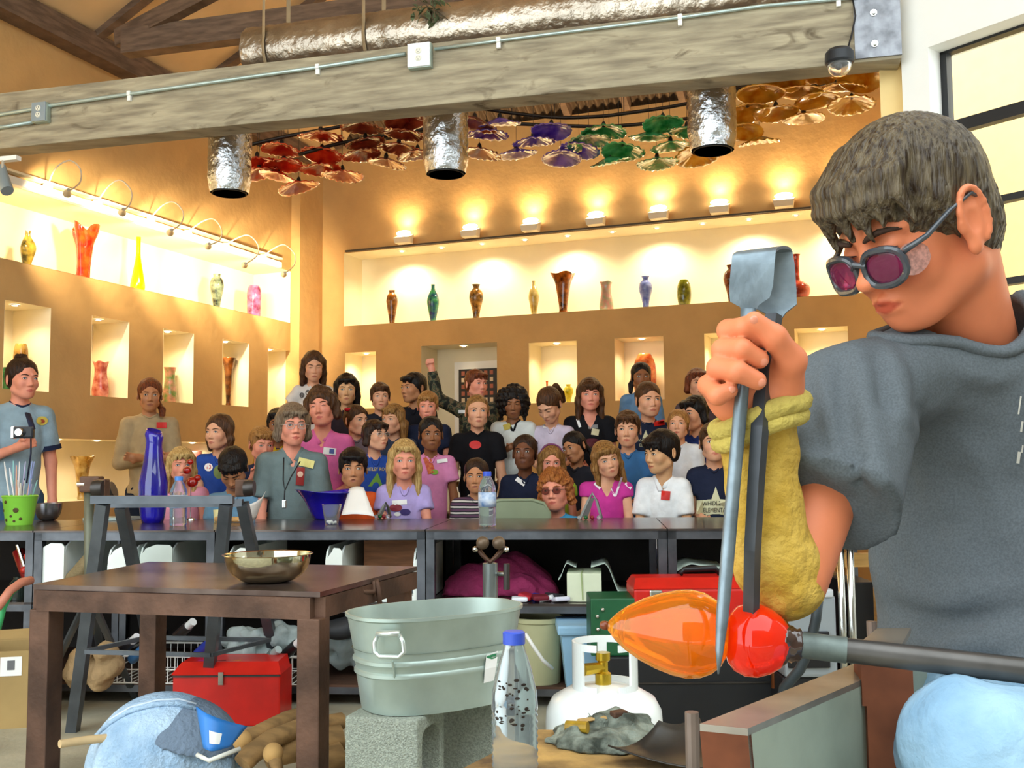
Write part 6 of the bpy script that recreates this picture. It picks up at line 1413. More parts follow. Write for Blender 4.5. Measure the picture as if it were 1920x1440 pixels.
# radio behind the pipe
t = empty('radio', P(1515, 1200, 3.75), 'silver and black portable radio right of the red toolbox', 'radio'); bm_, (x0, x1) = fbox(1470, 1570, 3.7, .26, P(1500, 1118, 3.7).z, .16, .012); zt = P(1500, 1118, 3.7).z
mk('body', bm_, mat('radio_silver', '9aa2a8', .35, metal=.3, var=.05), parent=t); mk('speaker_panel', MB().box(((x0 + x1) / 2 - .01, 3.695, .36), (x1 - x0 - .04, .014, .13), bev=.006), M_black, parent=t)
mk('top_panel', MB().box(((x0 + x1) / 2, 3.75, zt + .01), (x1 - x0 - .02, .12, .03), bev=.008), mat('radio_grey', 'c4c8cc', .4), parent=t)
for i in range(5): mk('button', MB().box((x0 + .05 + i * .03, 3.686, .37 + .01 * (i % 2)), (.012, .008, .012)), mat('button_teal', '4a9a8a', .4), parent=t)
bm_, _ = fbox(1465, 1580, 3.72, 0, .258, .2); mk('black_crate', bm_, MATS['case_black'], label='black crate under the portable radio', cat='crate')
# twin chrome posts, wooden frame and dark speaker right
t = empty('steel_side_table', P(1590, 1000, 3.7), 'narrow steel side table with twin posts at the right', 'table'); zt = P(1590, 984, 3.7).z
x0, x1 = P(1566, 990, 3.7).x, P(1650, 990, 3.7).x; mk('top', MB().box(((x0 + x1) / 2 + .05, 3.8, zt), (x1 - x0 + .1, .3, .03)), M_ang, parent=t)
for x in (P(1576, 1000, 3.7).x, P(1594, 1000, 3.7).x, x1 + .06): mk('leg', MB().cyl((x, 3.71, 0), (x, 3.71, zt), .014 if x < x1 else .02, n=10), M_chrome, parent=t, smooth=True)
for z in (P(1620, 1052, 3.9).z,):
    t = empty('pine_rack', P(1600, 1060, 3.95), 'plain pine rack behind the steel posts', 'rack'); M_pine = mat('pine', 'c89a58', .7, var=.15, stretch=(1, 1, 8))
    x0, x1 = P(1530, 1060, 3.95).x, P(1655, 1060, 3.95).x
    mk('rail', MB().box(((x0 + x1) / 2, 3.95, z), (x1 - x0, .05, .05)), M_pine, parent=t)
    for x in (x0, x1 - .015): mk('stile', MB().box((x, 3.95, z / 2), (.035, .045, z)), M_pine, parent=t)
bm_, _ = fbox(1592, 1648, 4.0, 0, P(1600, 1092, 4.0).z, .25); mk('speaker_box', bm_, MATS['case_black'], label='black loudspeaker box beside the wooden frame', cat='speaker')
t = empty('gas_hose', P(1510, 1230, 3.3), 'black gas hose with a brass fitting rising behind the pipe', 'hose')
mk('hose', MB().tube([Vector((P(1440, 1400, 3.3).x, 3.35, .02)), P(1462, 1330, 3.32), P(1470, 1290, 3.3), P(1500, 1255, 3.28), P(1518, 1215, 3.27), P(1530, 1160, 3.26), P(1534, 1125, 3.26)], .017, 10), mat('hose_black', '2c3438', .5), parent=t, smooth=True); mk('fitting', MB().tube([P(1534, 1127, 3.26), P(1535, 1105, 3.26), P(1536, 1098, 3.26), P(1537, 1090, 3.26), P(1537, 1080, 3.26), P(1538, 1072, 3.26)], .018, 6, rs=[.018, .018, .024, .024, .014, .008]), MATS['brass'], parent=t)
mk('copper_pipe', MB().tube([P(1452, 1130, 3.85), P(1452, 1290, 3.85)], .013, 8), mat('copper', 'a8623a', .35, metal=.7, var=.1), smooth=True, label='thin copper pipe standing beside the red toolbox', cat='pipe'); mk('green_pipe', MB().tube([P(1468, 1130, 3.85), P(1468, 1210, 3.85)], .018, 8), mat('pipe_green', '2f7a4a', .4), smooth=True, label='short green pipe beside the copper pipe', cat='pipe')

# ------------------------------------------------------------------ stands in front of the counter
M_iron = mat('grey_iron', '5b6066', .4, metal=.6, var=.2, scale=9)
def bar(mb, a, b, w): 
    a, b = Vector(a), Vector(b); t = (b - a).normalized(); s = t.cross(Vector((0, 1, 0))).normalized() if abs(t.y) < .9 else Vector((1, 0, 0)); n = s.cross(t)
    q = []
    for p_ in (a, b):
        for (i, j) in ((-1, -1), (1, -1), (1, 1), (-1, 1)): q.append(p_ + s * i * w / 2 + n * j * w / 2)
    return mb.hull8(q)
t = empty('iron_stand', P(300, 1330, 3.95), 'four legged angle iron stand with roller blocks', 'stand'); t.location.z = 0; ORG[t.name] = np.array(t.location)
tl, trr = P(192, 940, 3.85), P(432, 940, 3.85)
mk('top_bar', bar(MB(), P(172, 937, 3.85), P(438, 937, 3.85), .03), M_iron, parent=t); mk('top_bar', bar(MB(), P(205, 945, 4.1), P(455, 943, 4.1), .03), M_iron, parent=t)
feet = [PZ(136, 1372, 0), PZ(300, 1300, 0), PZ(384, 1345, 0), PZ(533, 1312, 0)]
for a, b in ((P(193, 945, 3.85), feet[0]), (P(227, 950, 4.1), feet[1]), (P(424, 945, 3.85), feet[2]), (P(455, 945, 4.1), feet[3])): mk('leg', bar(MB(), a, b, .042), M_iron, parent=t)
for a, b in (((160, 1222, 3.9), (395, 1228, 3.88)), ((165, 1220, 3.9), (277, 1195, 4.15)), ((395, 1228, 3.88), (505, 1200, 4.2)), ((277, 1195, 4.15), (505, 1200, 4.2))): mk('brace', bar(MB(), P(*a), P(*b), .016), M_iron, parent=t)
for px, d in ((455, 4.1), (190, 3.98)):
    p = P(px, 915, d); r = mk('roller_block', MB().box(p, (.05, .05, .07), bev=.006), M_rust, parent=t); mk('roller', MB().lathe([(1e-5, -.02), (.03, -.02), (.034, 0), (.03, .02), (1e-5, .02)], p + Vector((.035 if px > 300 else -.0, -.03, .0)), 14, Matrix.Rotation(R(90), 3, 'Y')), M_steel, parent=r, smooth='auto')
t = empty('tripod_pipe_stand', P(170, 1300, 4.15), 'tripod pipe stand with a roller head at the left', 'stand'); t.location.z = 0; ORG[t.name] = np.array(t.location)
ct = P(168, 1115, 4.1); hd_ = P(167, 905, 4.1); M_post = mat('post_grey_green', '6a6c5c', .5, metal=.4, var=.2)
mk('post', MB().cyl(P(168, 1190, 4.1), hd_, .02, n=12), M_post, parent=t, smooth=True)
for f_ in (PZ(62, 1335, 0), PZ(255, 1312, 0), PZ(205, 1295, 0)): mk('leg', MB().tube([ct, f_], .012, 8, flat=(1.5, .6)), M_iron, parent=t)
hb_ = mk('head_block', MB().box(P(172, 908, 4.1), (.08, .06, .065), bev=.008), M_rust, parent=t)
mk('roller', MB().lathe([(1e-5, -.025), (.034, -.025), (.038, 0), (.034, .025), (1e-5, .025)], P(203, 922, 4.08), 16, Matrix.Rotation(R(70), 3, 'Y')), M_steel, parent=t, smooth='auto'); mk('bolt', MB().cyl(P(146, 908, 4.08), P(160, 908, 4.08), .012), M_chrome, parent=t)
# ball-topped pipe stand behind the tub
t = empty('yoke_stand', P(920, 1300, 3.4), 'pipe stand with a two ball yoke behind the tub', 'stand'); t.location.z = 0; ORG[t.name] = np.array(t.location)
pt = P(919, 1056, 3.4); mk('post', MB().cyl((pt.x, pt.y, 0), pt, .025, n=16), mat('post_steel', '7d8584', .35, metal=.6, var=.1), parent=t, smooth='auto')
mk('yoke', MB().tube([P(893, 1024, 3.4), P(906, 1042, 3.4), P(919, 1054, 3.4), P(932, 1042, 3.4), P(947, 1024, 3.4)], .010, 8, flat=(1.4, .8)), M_rust, parent=t, smooth=True)
for px in (905, 935): mk('ball', MB().ball(P(px, 1018, 3.38), .022, 10), mat('ball_brown', '6a5846', .4, metal=.4), parent=t, smooth=True)
for px in (891, 949): mk('nut', MB().ball(P(px, 1030, 3.38), .010, 6), M_chrome, parent=t)
mk('clamp_handle', MB().tube([P(950, 1057, 3.36), P(950, 1105, 3.36)], .011, 8), M_steel, parent=t); mk('clamp_screw', MB().tube([P(931, 1076, 3.4), P(952, 1076, 3.36)], .008, 8), M_chrome, parent=t)

# ------------------------------------------------------------------ marver table
MZ = .70; M_marv = mat('marver_plate', '5a463e', .24, metal=.6, var=.35, scale=5, col2='7d6d66')
cs = [PZ(62, 1096, MZ), PZ(600, 1110, MZ), PZ(782, 1062, MZ), PZ(280, 1053, MZ)]; cen = sum(cs, Vector()) / 4
t = empty('marver_table', (cen.x, cen.y, 0), 'brown steel marver table with thick square legs in front', 'table')
mk('plate', MB().prism([c - Vector((0, 0, .014)) for c in cs], (0, 0, .014)), M_marv, parent=t)
ins = [cen + (c - cen) * .95 for c in cs]
for i in range(4):
    a, b = ins[i].copy(), ins[(i + 1) % 4].copy(); a.z = b.z = MZ - .044; mk('apron', bar(MB(), a, b, .058), M_rust, parent=t)
ins = [cen + (c - cen) * f for c, f in zip(cs, (.93, .94, .90, .93))]
for c in ins:
    ax = (cs[1] - cs[0]).normalized(); mk('leg', MB().box((c.x, c.y, (MZ - .07) / 2), (.066, .066, MZ - .07), math.atan2(ax.y, ax.x), bev=.004), M_rust, parent=t)
    
p = P(700, 1088, 3.05); mk('hook', MB().tube([P(672, 1098, 2.98), P(680, 1110, 2.99), P(700, 1110, 3.04), P(700, 1092, 3.05), P(706, 1088, 3.06), P(709, 1105, 3.05), P(714, 1150, 3.05)], .008, 8), M_rust, parent=t, smooth=True)
p = PZ(502, 1091, MZ); k = p.y / FPX
bowl(p, 78 * k, 50 * k, mat('shiny_steel', 'c4c0a8', .1, metal=1, var=.05, bump=.08, bscale=6), 'large shiny steel mixing bowl on the marver table', rim=5 * k)
# ------------------------------------------------------------------ galvanized tub on concrete blocks
tc_ = P(818, 1300, 2.66); tz = .43; th_ = R(33); TA, TBb, TH = .232, .150, .225
tub = empty('galvanized_tub', (tc_.x, tc_.y, tz), 'oval galvanized wash tub standing on concrete blocks', 'tub'); QT = Matrix.Rotation(th_, 3, 'Z')
def oval(s, z, n=56):
    out = []
    for k_ in range(n):
        a = 2 * math.pi * k_ / n; c, s_ = math.cos(a), math.sin(a); e = 2 / 2.5
        out.append(Vector((tc_.x, tc_.y, tz + z)) + QT @ Vector((abs(c) ** e * math.copysign(TA * s, c), abs(s_) ** e * math.copysign(TBb * s, s_), 0)))
    return out
prof = [(.01, 0), (.84, 0), (.85, .01), (.90, .085), (.925, .09), (.925, .098), (.905, .102), (.915, .115), (.94, .12), (.94, .128), (.92, .132), (1.0, TH), (1.025, TH + .004), (1.025, TH + .012), (1.0, TH + .012), (.985, TH), (.83, .015), (.01, .012)]
mb = MB(); n = 56
for s, z in prof: mb.v += [tuple(q) for q in oval(s, z)]
mb.f = [(i * n + k_, i * n + (k_ + 1) % n, (i + 1) * n + (k_ + 1) % n, (i + 1) * n + k_) for i in range(len(prof) - 1) for k_ in range(n)]; mb.m = [0] * len(mb.f)
mk('shell', mb, M_galv, parent=tub, smooth='auto', ang=40)
wtr = MB(); wtr.v = [tuple(q) for q in oval(.955, .15)]; wtr.f = [tuple(range(n))]; wtr.m = [0]; mk('water', wtr, mat('dark_water', '6a7468', .03, var=0, trans=.5, ior=1.33), parent=tub)
hd_ = mk('drop_handle', MB().tube([P(708, 1190, 2.46), P(702, 1205, 2.455), P(702, 1222, 2.455), P(712, 1231, 2.45), P(748, 1232, 2.44), P(758, 1222, 2.44), P(755, 1202, 2.44), P(749, 1190, 2.445)], .0055, 8), mat('handle_zinc', 'd2dcd8', .3, metal=.7, var=0), parent=tub, smooth=True)
mk('handle_bracket', MB().tube([P(707, 1188, 2.455), P(749, 1188, 2.44)], .011, 10, flat=(1, .7)), MATS['handle_zinc'], parent=tub, smooth=True)
mk('seam', MB().tube([P(736, 1240, 2.463), P(745, 1308, 2.515)], .003, 5), M_galv, parent=tub)
bvt = BVHTree.FromPolygons([Vector(v) for v in mb.v], mb.f)
def ontub(px, py):
    d = (CR @ Vector(((px - 960) / FPX, -(py - 720) / FPX, -1))).normalized(); hit = bvt.ray_cast(CAMP, d); return hit[0] - d * .003 if hit[0] is not None else P(px, py, 2.6)
lb = mk('maker_label', ([ontub(*q) for q in ((912, 1228), (934, 1220), (931, 1250), (926, 1276), (907, 1281), (909, 1255))], [(0, 1, 2, 3, 4, 5)]), M_pap, parent=tub)
mk('label_green', ([ontub(*q) for q in ((913, 1230), (931, 1225), (929, 1240), (913, 1243))], [(0, 1, 2, 3)]), mat('label_green', '2a8a5a', .5), parent=lb); mk('label_dark', ([ontub(*q) for q in ((911, 1262), (924, 1258), (922, 1272), (909, 1275))], [(0, 1, 2, 3)]), INK, parent=lb)
M_blk = mat('concrete_block', 'a9b0a2', .95, var=.22, scale=170, bump=.8, bscale=260)
def block(c, rz, label):
    t = empty('concrete_block', c, label, 'block', 'concrete blocks under the tub'); q = Matrix.Rotation(rz, 3, 'Z'); c = Vector(c)
    W_, D_, H_ = .19, .19, .40; wl_ = .034
    prof = [(-D_ / 2, 0), (D_ / 2, 0), (D_ / 2, H_), (-D_ / 2, H_)]
    cores = [(.034, .183), (.217, .366)]
    sh_ = MB()
    # outer shell with two cores running sideways: rings of the core outline joined to the faces
    import itertools
    def core(z0_, z1_, n=16):
        pts = []
        for k_ in range(n):
            a = 2 * math.pi * (k_ + .5) / n; c_, s_ = math.cos(a), math.sin(a); e = 2 / 5
            pts.append((abs(c_) ** e * math.copysign(D_ / 2 - wl_, c_), (z0_ + z1_) / 2 + abs(s_) ** e * math.copysign((z1_ - z0_) / 2, s_)))
        return pts
    bm = bmesh.new()
    for sx in (-1, 1):
        loops = []
        def ring(pts):
            vs_ = [bm.verts.new(c + q @ Vector((sx * W_ / 2, y, z))) for y, z in pts]; return vs_, [bm.edges.new((vs_[k_], vs_[(k_ + 1) % len(vs_)])) for k_ in range(len(vs_))]
        o_, eo = ring(prof); e1 = []; rs_ = []
        for z0_, z1_ in cores: v_, e_ = ring(core(z0_, z1_)); e1 += e_; rs_.append(v_)
        bmesh.ops.triangle_fill(bm, edges=eo + e1, use_beauty=True)
        if sx < 0: first = (o_, rs_)
        else:
            for A_, B_ in [(first[0], o_)] + list(zip(first[1], rs_)):
                for k_ in range(len(A_)): bm.faces.new((A_[k_], A_[(k_ + 1) % len(A_)], B_[(k_ + 1) % len(A_)], B_[k_]))
    bmesh.ops.recalc_face_normals(bm, faces=bm.faces); bm.verts.index_update()
    V = [tuple(v.co) for v in bm.verts]; Fc = [tuple(v.index for v in f_.verts) for f_ in bm.faces]; bm.free()
    o = mk('block', (V, Fc), M_blk, parent=t); bv_ = o.modifiers.new('edge', 'BEVEL'); bv_.width = .006; bv_.segments = 2; bv_.limit_method = 'ANGLE'
block((P(735, 1400, 2.50).x, 2.58, .028), R(-16), 'left concrete block under the tub'); block((P(885, 1400, 2.8).x, 2.86, .028), R(-16), 'right concrete block under the tub')
for (px, d) in ((728, 2.58), (880, 2.86)):
    x = P(px, 1400, 2.5 if d < 2.7 else 2.8).x; mk('wood_pad', MB().box((x, d, .0135), (.24, .24, .027)), M_bench, label='flat wooden pad under the ' + ('left' if px < 800 else 'right') + ' concrete block', cat='pad')

# ------------------------------------------------------------------ towel draped over a bucket, visor, wooden tools
tw = P(300, 1440, 2.95)
f = Field(axis((-.30, .30, .008)), axis((-.26, .26, .008)), axis((-.02, .44, .008))); 
f.caps((0, 0, .0), (0, 0, .20), .20, .19, .02); f.ell((.02, 0, .20), (.20, .19, .175), .03)
sl_ = tuple(slice(0, len(a)) for a in f.a); x, y, z = f.pts(sl_); ang = np.arctan2(y, x)
f.D = f.D + ((np.sin(ang * 7 + 8 * z + 1.5 * np.sin(ang * 3)) * .020 + np.sin(ang * 15 + 1) * .006) * np.clip((.33 - z) / .2, 0, 1)).astype(f4); f.plane((0, 0, .005), (0, 0, -1))
V, Fc = f.mesh(); M_towel = mat('blue_towel', '93b3d2', .95, var=.12, scale=10, bump=.6, bscale=80, col2='b4cce2')
to = mk('towel_bucket', (V + np.array((tw.x, tw.y, 0)), Fc), M_towel, smooth=True, label='light blue towel draped over a bucket under the marver table', cat='towel')
bvt2 = BVHTree.FromPolygons([Vector(v) + Vector((tw.x, tw.y, 0)) for v in V], [tuple(q) for q in Fc])
def ontow(px, py, off=.004):
    d = (CR @ Vector(((px - 960) / FPX, -(py - 720) / FPX, -1))).normalized(); hit = bvt2.ray_cast(CAMP, d); return (hit[0] - d * off) if hit[0] is not None else None
def strip(pts, w, nm, m, r=.01):
    pp = [ontow(*q) for q in pts]; pp = [q for q in pp if q is not None]
    if len(pp) > 2: mk(nm, MB().tube(pp, r, 8, flat=(1, .55)), m, parent=to, smooth=True)
strip([(172, 1392), (200, 1362), (240, 1336), (290, 1322), (330, 1320), (366, 1330)], 0, 'hem', M_towel, .014); strip([(178, 1380), (205, 1350), (245, 1326), (295, 1313), (335, 1311), (368, 1320)], 0, 'hem_band', mat('towel_band', 'cfdbe6', .9), .006)
gp = [(240, 1320), (255, 1300), (290, 1287), (340, 1286), (400, 1305), (440, 1345), (456, 1372)]
f = Field(axis((-.24, .24, .008)), axis((-.22, .22, .008)), axis((.2, .44, .008))); f.ell((.03, 0, .20), (.205, .195, .182), .01); f.plane((0, 0, 0), (-.55, -.45, -.35)); f.D = np.maximum(f.D, 0 * f.D + f.D); x, y, z = f.pts(sl_ if False else tuple(slice(0, len(a)) for a in f.a))
f.D = np.maximum(f.D, (.30 - .35 * x - z).astype(f4)); V2, F2 = f.mesh(); mk('grey_cloth', (V2 + np.array((tw.x, tw.y, 0)), F2), mat('slate_cloth', '6d7d90', .95, var=.12, bump=.5, bscale=60), parent=to, smooth=True)
vb = P(420, 1360, 2.72); t = empty('blue_visor', (vb.x, vb.y, .0), 'blue plastic face visor with a white sticker leaning on the towel', 'visor')
A1, A2, A3_, A4 = P(368, 1324, 2.74), P(463, 1362, 2.78), P(432, 1400, 2.70), P(382, 1402, 2.66)
nrm = (A2 - A1).cross(A4 - A1).normalized()
def vis(a, b):
    top = A1.lerp(A2, a) + Vector((0, 0, .012 * math.sin(a * math.pi))); bot = A4.lerp(A3_, a); p_ = top.lerp(bot, b); return p_ - Vector((0, .06, 0)) * math.sin(a * math.pi) * (1 - .4 * b)
mk('shell', MB().grid(vis, 14, 8), mat('visor_blue', '2f7ac8', .35, var=.05), parent=t, smooth=True, solid=.004)
mk('sticker', MB().grid(lambda a, b: vis(.38 + .3 * a, .42 + .36 * b) - Vector((0, .005, 0)), 5, 5), M_pap, parent=t, smooth=True)
mk('brim', MB().tube([A4 + Vector((-.01, -.02, -.012)), A4.lerp(A3_, .5) + Vector((0, -.07, -.014)), A3_ + Vector((.03, -.02, .0))], .006, 8), mat('brim_pale', 'dfe0d8', .5), parent=t, smooth=True)
M_pw = mat('paddle_wood', '8a6a40', .8, var=.35, scale=5, stretch=(1, 6, 6))
def paddle(pts, rs, label, m=M_pw, end=True):
    pp = [P(*q) for q in pts]; t = empty('wooden_paddle', pp[0], label, 'wooden tool', 'wooden shaping tools'); mk('shaft', MB().tube(pp, .02, 12, rs=rs, flat=(1, .9)), m, parent=t, smooth='auto')
    if end: mk('knob', MB().ball(pp[0], rs[0] * 1.25, 8), mat('end_grain', 'b08a54', .8, var=.2), parent=t, smooth=True)
paddle([(455, 1388, 2.85), (490, 1372, 2.9), (540, 1350, 3.0), (575, 1340, 3.05)], [.022, .026, .03, .03], 'dark turned wooden tool at the back of the tool heap'); paddle([(455, 1432, 2.8), (470, 1415, 2.82), (510, 1385, 2.88), (560, 1365, 2.95), (640, 1352, 3.05)], [.03, .032, .03, .028, .028], 'long curved wooden handle on top of the tool heap', end=False)
paddle([(512, 1412, 2.78), (520, 1440, 2.76), (524, 1475, 2.75)], [.022, .016, .018], 'small light wooden knob at the front of the tool heap'); paddle([(500, 1420, 2.9), (560, 1400, 2.95), (640, 1385, 3.0)], [.035, .045, .045], 'thick dark wooden block in the middle of the tool heap', end=False)
paddle([(575, 1440, 2.9), (640, 1420, 2.95)], [.04, .05], 'dark wooden block behind the right table leg', end=False); paddle([(112, 1395, 2.75), (160, 1388, 2.8), (240, 1380, 2.86)], [.012, .013, .013], 'pale wooden stick lying at the foot of the towel', mat('stick_pale', 'c8ac80', .7, var=.1), end=False)

# ------------------------------------------------------------------ propane cylinder
pc = P(1132, 1330, 2.78); kk = 2.78 / FPX; r = 107 * kk; zt = P(1132, 1283, 2.78).z
t = empty('propane_tank', (pc.x, pc.y, 0), 'white propane tank with a valve guard behind the charred board', 'gas tank'); M_tank = mat('tank_white', 'eef2f2', .3, var=.03, coat=.3)
mk('shell', MB().lathe([(1e-5, .03), (r * .85, .03), (r, .1), (r, zt - r * .62), (r * .985, zt - r * .42), (r * .88, zt - r * .22), (r * .62, zt - r * .07), (r * .3, zt), (1e-5, zt + .002)], (pc.x, pc.y, 0), 40), M_tank, parent=t, smooth=True)
mk('foot_ring', MB().lathe([(r * .72, 0), (r * .74, 0), (r * .74, .05), (r * .72, .05), (r * .72, 0)], (pc.x, pc.y, 0), 32), M_tank, parent=t)
# valve guard: a bent band with two cut-outs
gr = .085; gz0 = zt - .02; gz1 = P(1132, 1206, 2.74).z; wall_t = .004
def gpt(a, z): return Vector((pc.x + .005 + gr * math.cos(a), pc.y + gr * math.sin(a), z))
n = 72; gm = MB()
for i in range(n):
    a0 = R(-160) + R(320) * i / n + R(90); a1 = R(-160) + R(320) * (i + 1) / n + R(90); am = math.degrees((a0 + a1) / 2) % 360
    hole = (225 < am < 262) or (272 < am < 318) or (20 < am < 80) or (100 < am < 160)
    segs = [(gz0, gz0 + .028), (gz1 - .018, gz1)] if hole else [(gz0, gz1)]
    for z0_, z1_ in segs: gm.add([gpt(a0, z0_), gpt(a1, z0_), gpt(a1, z1_), gpt(a0, z1_)], [(0, 1, 2, 3)])
mk('valve_guard', gm, M_tank, parent=t, smooth=False, solid=.007)
v = mk('valve', MB().lathe([(1e-5, 0), (.022, 0), (.022, .03), (.014, .035), (.014, .06), (.02, .065), (.02, .085), (1e-5, .085)], (pc.x, pc.y, zt), 12), MATS['brass'], parent=t, smooth='auto'); mk('valve_outlet', MB().tube([(pc.x, pc.y, zt + .045), (pc.x - .055, pc.y - .03, zt + .045)], .014, 8, rs=[.014, .017]), MATS['brass'], parent=v)

# ------------------------------------------------------------------ charred board, ash, bottle, pan in front
BZ = .52
t = empty('charred_board', PZ(1060, 1400, BZ) * 1, 'scorched wooden work board in the foreground', 'board'); t.location.z = 0; ORG[t.name] = np.array(t.location)
M_board = mat('scorched_wood', '6a5238', .85, var=.3, scale=9, col2='c09a5a', bump=.4, bscale=20)
cs2 = [PZ(800, 1475, BZ), PZ(1330, 1500, BZ), PZ(1290, 1372, BZ), PZ(1010, 1368, BZ)]
mk('top', MB().prism([c - Vector((0, 0, .03)) for c in cs2], (0, 0, .03)), M_board, parent=t)
cc_ = sum(cs2, Vector()) / 4
for c in cs2:
    q = cc_ + (c - cc_) * .86; mk('leg', MB().box((q.x, q.y, (BZ - .03) / 2), (.05, .05, BZ - .03)), M_rust, parent=t)
ap = PZ(1140, 1388, BZ)
f = Field(axis((-.15, .15, .0045)), axis((-.14, .14, .006)), axis((-.01, .08, .0045))); f.ell((0, 0, 0), (.115, .10, .028), .01); f.ell((.02, .05, .012), (.07, .05, .03), .01); f.ell((-.05, -.03, .006), (.05, .04, .022), .01)
f.noise(.006, 60, 3); f.noise(.004, 160, 5); f.plane((0, 0, .0005), (0, 0, -1)); V, Fc = f.mesh()
ash = mk('wet_newspaper_pad', (V + np.array(ap), Fc), mat('ash', '4a5248', .9, var=.5, scale=26, col2='8a9286', bump=.6, bscale=70), smooth=True, label='charred wet paper pad on the work board', cat='paper pad')
mk('cork', MB().tube([PZ(1062, 1362, BZ + .03), PZ(1102, 1364, BZ + .032)], .011, 10), mat('cork_amber', '9a7a1a', .5, var=.3, scale=40), smooth='auto', label='short amber brown plug lying on the charred pad', cat='plug')
mk('tan_chip', MB().tube([PZ(1085, 1352, BZ + .035), PZ(1135, 1346, BZ + .035)], .008, 6, flat=(1, .5)), mat('chip_tan', 'b0905a', .7), label='tan wood chip behind the amber plug', cat='chip'); mk('metal_clip', MB().box(PZ(1160, 1338, BZ + .04), (.03, .02, .012), .5, bev=.003), MATS['chip_tan'] if False else M_rust, label='small rusty clip at the back of the charred pad', cat='clip')
pn = MB(); p1_, p2_, p3_, p4_ = PZ(1140, 1420, BZ + .012), PZ(1400, 1470, BZ + .012), PZ(1310, 1362, BZ + .03), PZ(1235, 1372, BZ + .03)
mk('metal_pan', MB().grid(lambda a, b: p1_.lerp(p2_, a).lerp(p4_.lerp(p3_, a), b) + Vector((0, 0, .02 * (2 * b - 1) ** 2 - .012 * math.sin(a * math.pi))), 10, 10), mat('sooty_steel', '3c3a38', .4, metal=.6, var=.4, scale=9), smooth=True, solid=.003, label='bent sooty metal pan on the work board', cat='pan')
bp = PZ(966, 1466, BZ); bt_ = bottle(bp, bp.y / FPX, 'empty water bottle with blue cap and soot stains in the foreground', '3a55c0', H=271, W_=43, sh=.46)
sm_ = MB(); rng = random.Random(12); kk = bp.y / FPX
for i in range(46):
    a = R(rng.uniform(-70, 20)) - math.pi / 2 + R(20); z = rng.choice((rng.gauss(178, 5), rng.gauss(160, 8), rng.gauss(140, 10), rng.gauss(118, 6))); rr = (43.2 if z < 150 else 43.2 - (z - 150) * .16) * kk
    sm_.ball(bp + Vector((math.cos(a) * rr, math.sin(a) * rr, z * kk)), (rng.uniform(.0015, .005), .0008, rng.uniform(.001, .003)), 4, Matrix.Rotation(a + math.pi / 2, 3, 'Z'))
mk('soot_stain', sm_, mat('soot_brown', '2c2118', .8), parent=bt_, kind='stuff')
# ------------------------------------------------------------------ the glassblower
GC = np.array(P(1722, 426, 1.15)); GR = rotm(-68, 25, 2); GS = .955
Nb = np.array(P(1828, 655, 1.225)); SRt = np.array(P(1592, 752, 1.15)); SLt = np.array(P(2130, 770, 1.36))
EL = np.array(P(1484, 1086, 1.03)); WR_ = np.array(P(1420, 800, 1.022))
Rt = np.array(Matrix.Rotation(R(-20), 3, 'Z'))
chest = np.array(P(1895, 860, 1.30)); waist = np.array(P(1885, 1090, 1.29)); hips = np.array(P(1905, 1290, 1.27))
EL2 = np.array(P(2230, 1180, 1.25)); WR2 = np.array(P(2150, 1270, 1.02))
SLV = [(1420, 778, 1.022, .0405), (1426, 850, 1.024, .0360), (1430, 930, 1.026, .0345), (1440, 1000, 1.028, .038), (1458, 1060, 1.03, .0415), (1474, 1095, 1.03, .037)]
def arms_body(F):
    F.caps(SRt, EL, .047, .036, .02)
    for a, b in zip(SLV[:-1], SLV[1:]): F.caps(P(*a[:3]), P(*b[:3]), a[3] * .78, b[3] * .78, .012)
def torso_body(F):
    F.ell(chest, (.135, .080, .16), .04, rot=Rt); F.ell(waist, (.120, .080, .18), .05, rot=Rt); F.ell(hips + [0, 0, .02], (.12, .085, .08), .04, rot=Rt)
    F.caps(Nb + [0, 0, -.02], SRt, .040, .046, .04); F.caps(Nb + [0, 0, -.02], SLt, .040, .046, .04); F.caps(SLt, EL2, .05, .04, .02); F.caps(EL2, WR2, .04, .028, .02); hand_sdf(F, WR2, EL2, 1.0, True)
nk = GC + GR @ (np.array([0, .026, -.055]) * GS)
def neck_body(F): F.caps(nk, Nb + [0, 0, .0], .056, .050, .03)
# head block (fine)
HF = Field(axis((GC[0] - .17, GC[0] + .20, .0030)), axis((GC[1] - .16, GC[1] + .15, .0030)), axis((GC[2] - .20, GC[2] + .14, .0030)))
neck_body(HF); HF.frame(GR, GC, GS); head_sdf(HF, .97, 1.25, ey=-.024)
HF.frame(GR, GC, GS)
for sx in (-1, 1):   # larger ears with rim, bowl and lobe
    HF.ell((sx * .081, -.004, -.004), (.0065, .021, .034), .005)
    ring = [(sx * (.086 + .002 * math.sin(R(a))), -.004 + .021 * math.cos(R(a)), -.002 + .034 * math.sin(R(a))) for a in range(-60, 200, 20)]
    for q0, q1 in zip(ring[:-1], ring[1:]): HF.caps(q0, q1, .0038, .0038, .003)
    HF.ell((sx * .090, -.007, -.006), (.007, .010, .017), .003, 'sub'); HF.ell((sx * .089, -.004, .016), (.005, .011, .008), .003, 'sub'); HF.ell((sx * .082, -.013, -.035), (.006, .009, .010), .005); HF.ell((sx * .083, -.024, -.008), (.005, .005, .008), .004)
HF.frame(); HV, HFc = HF.mesh()
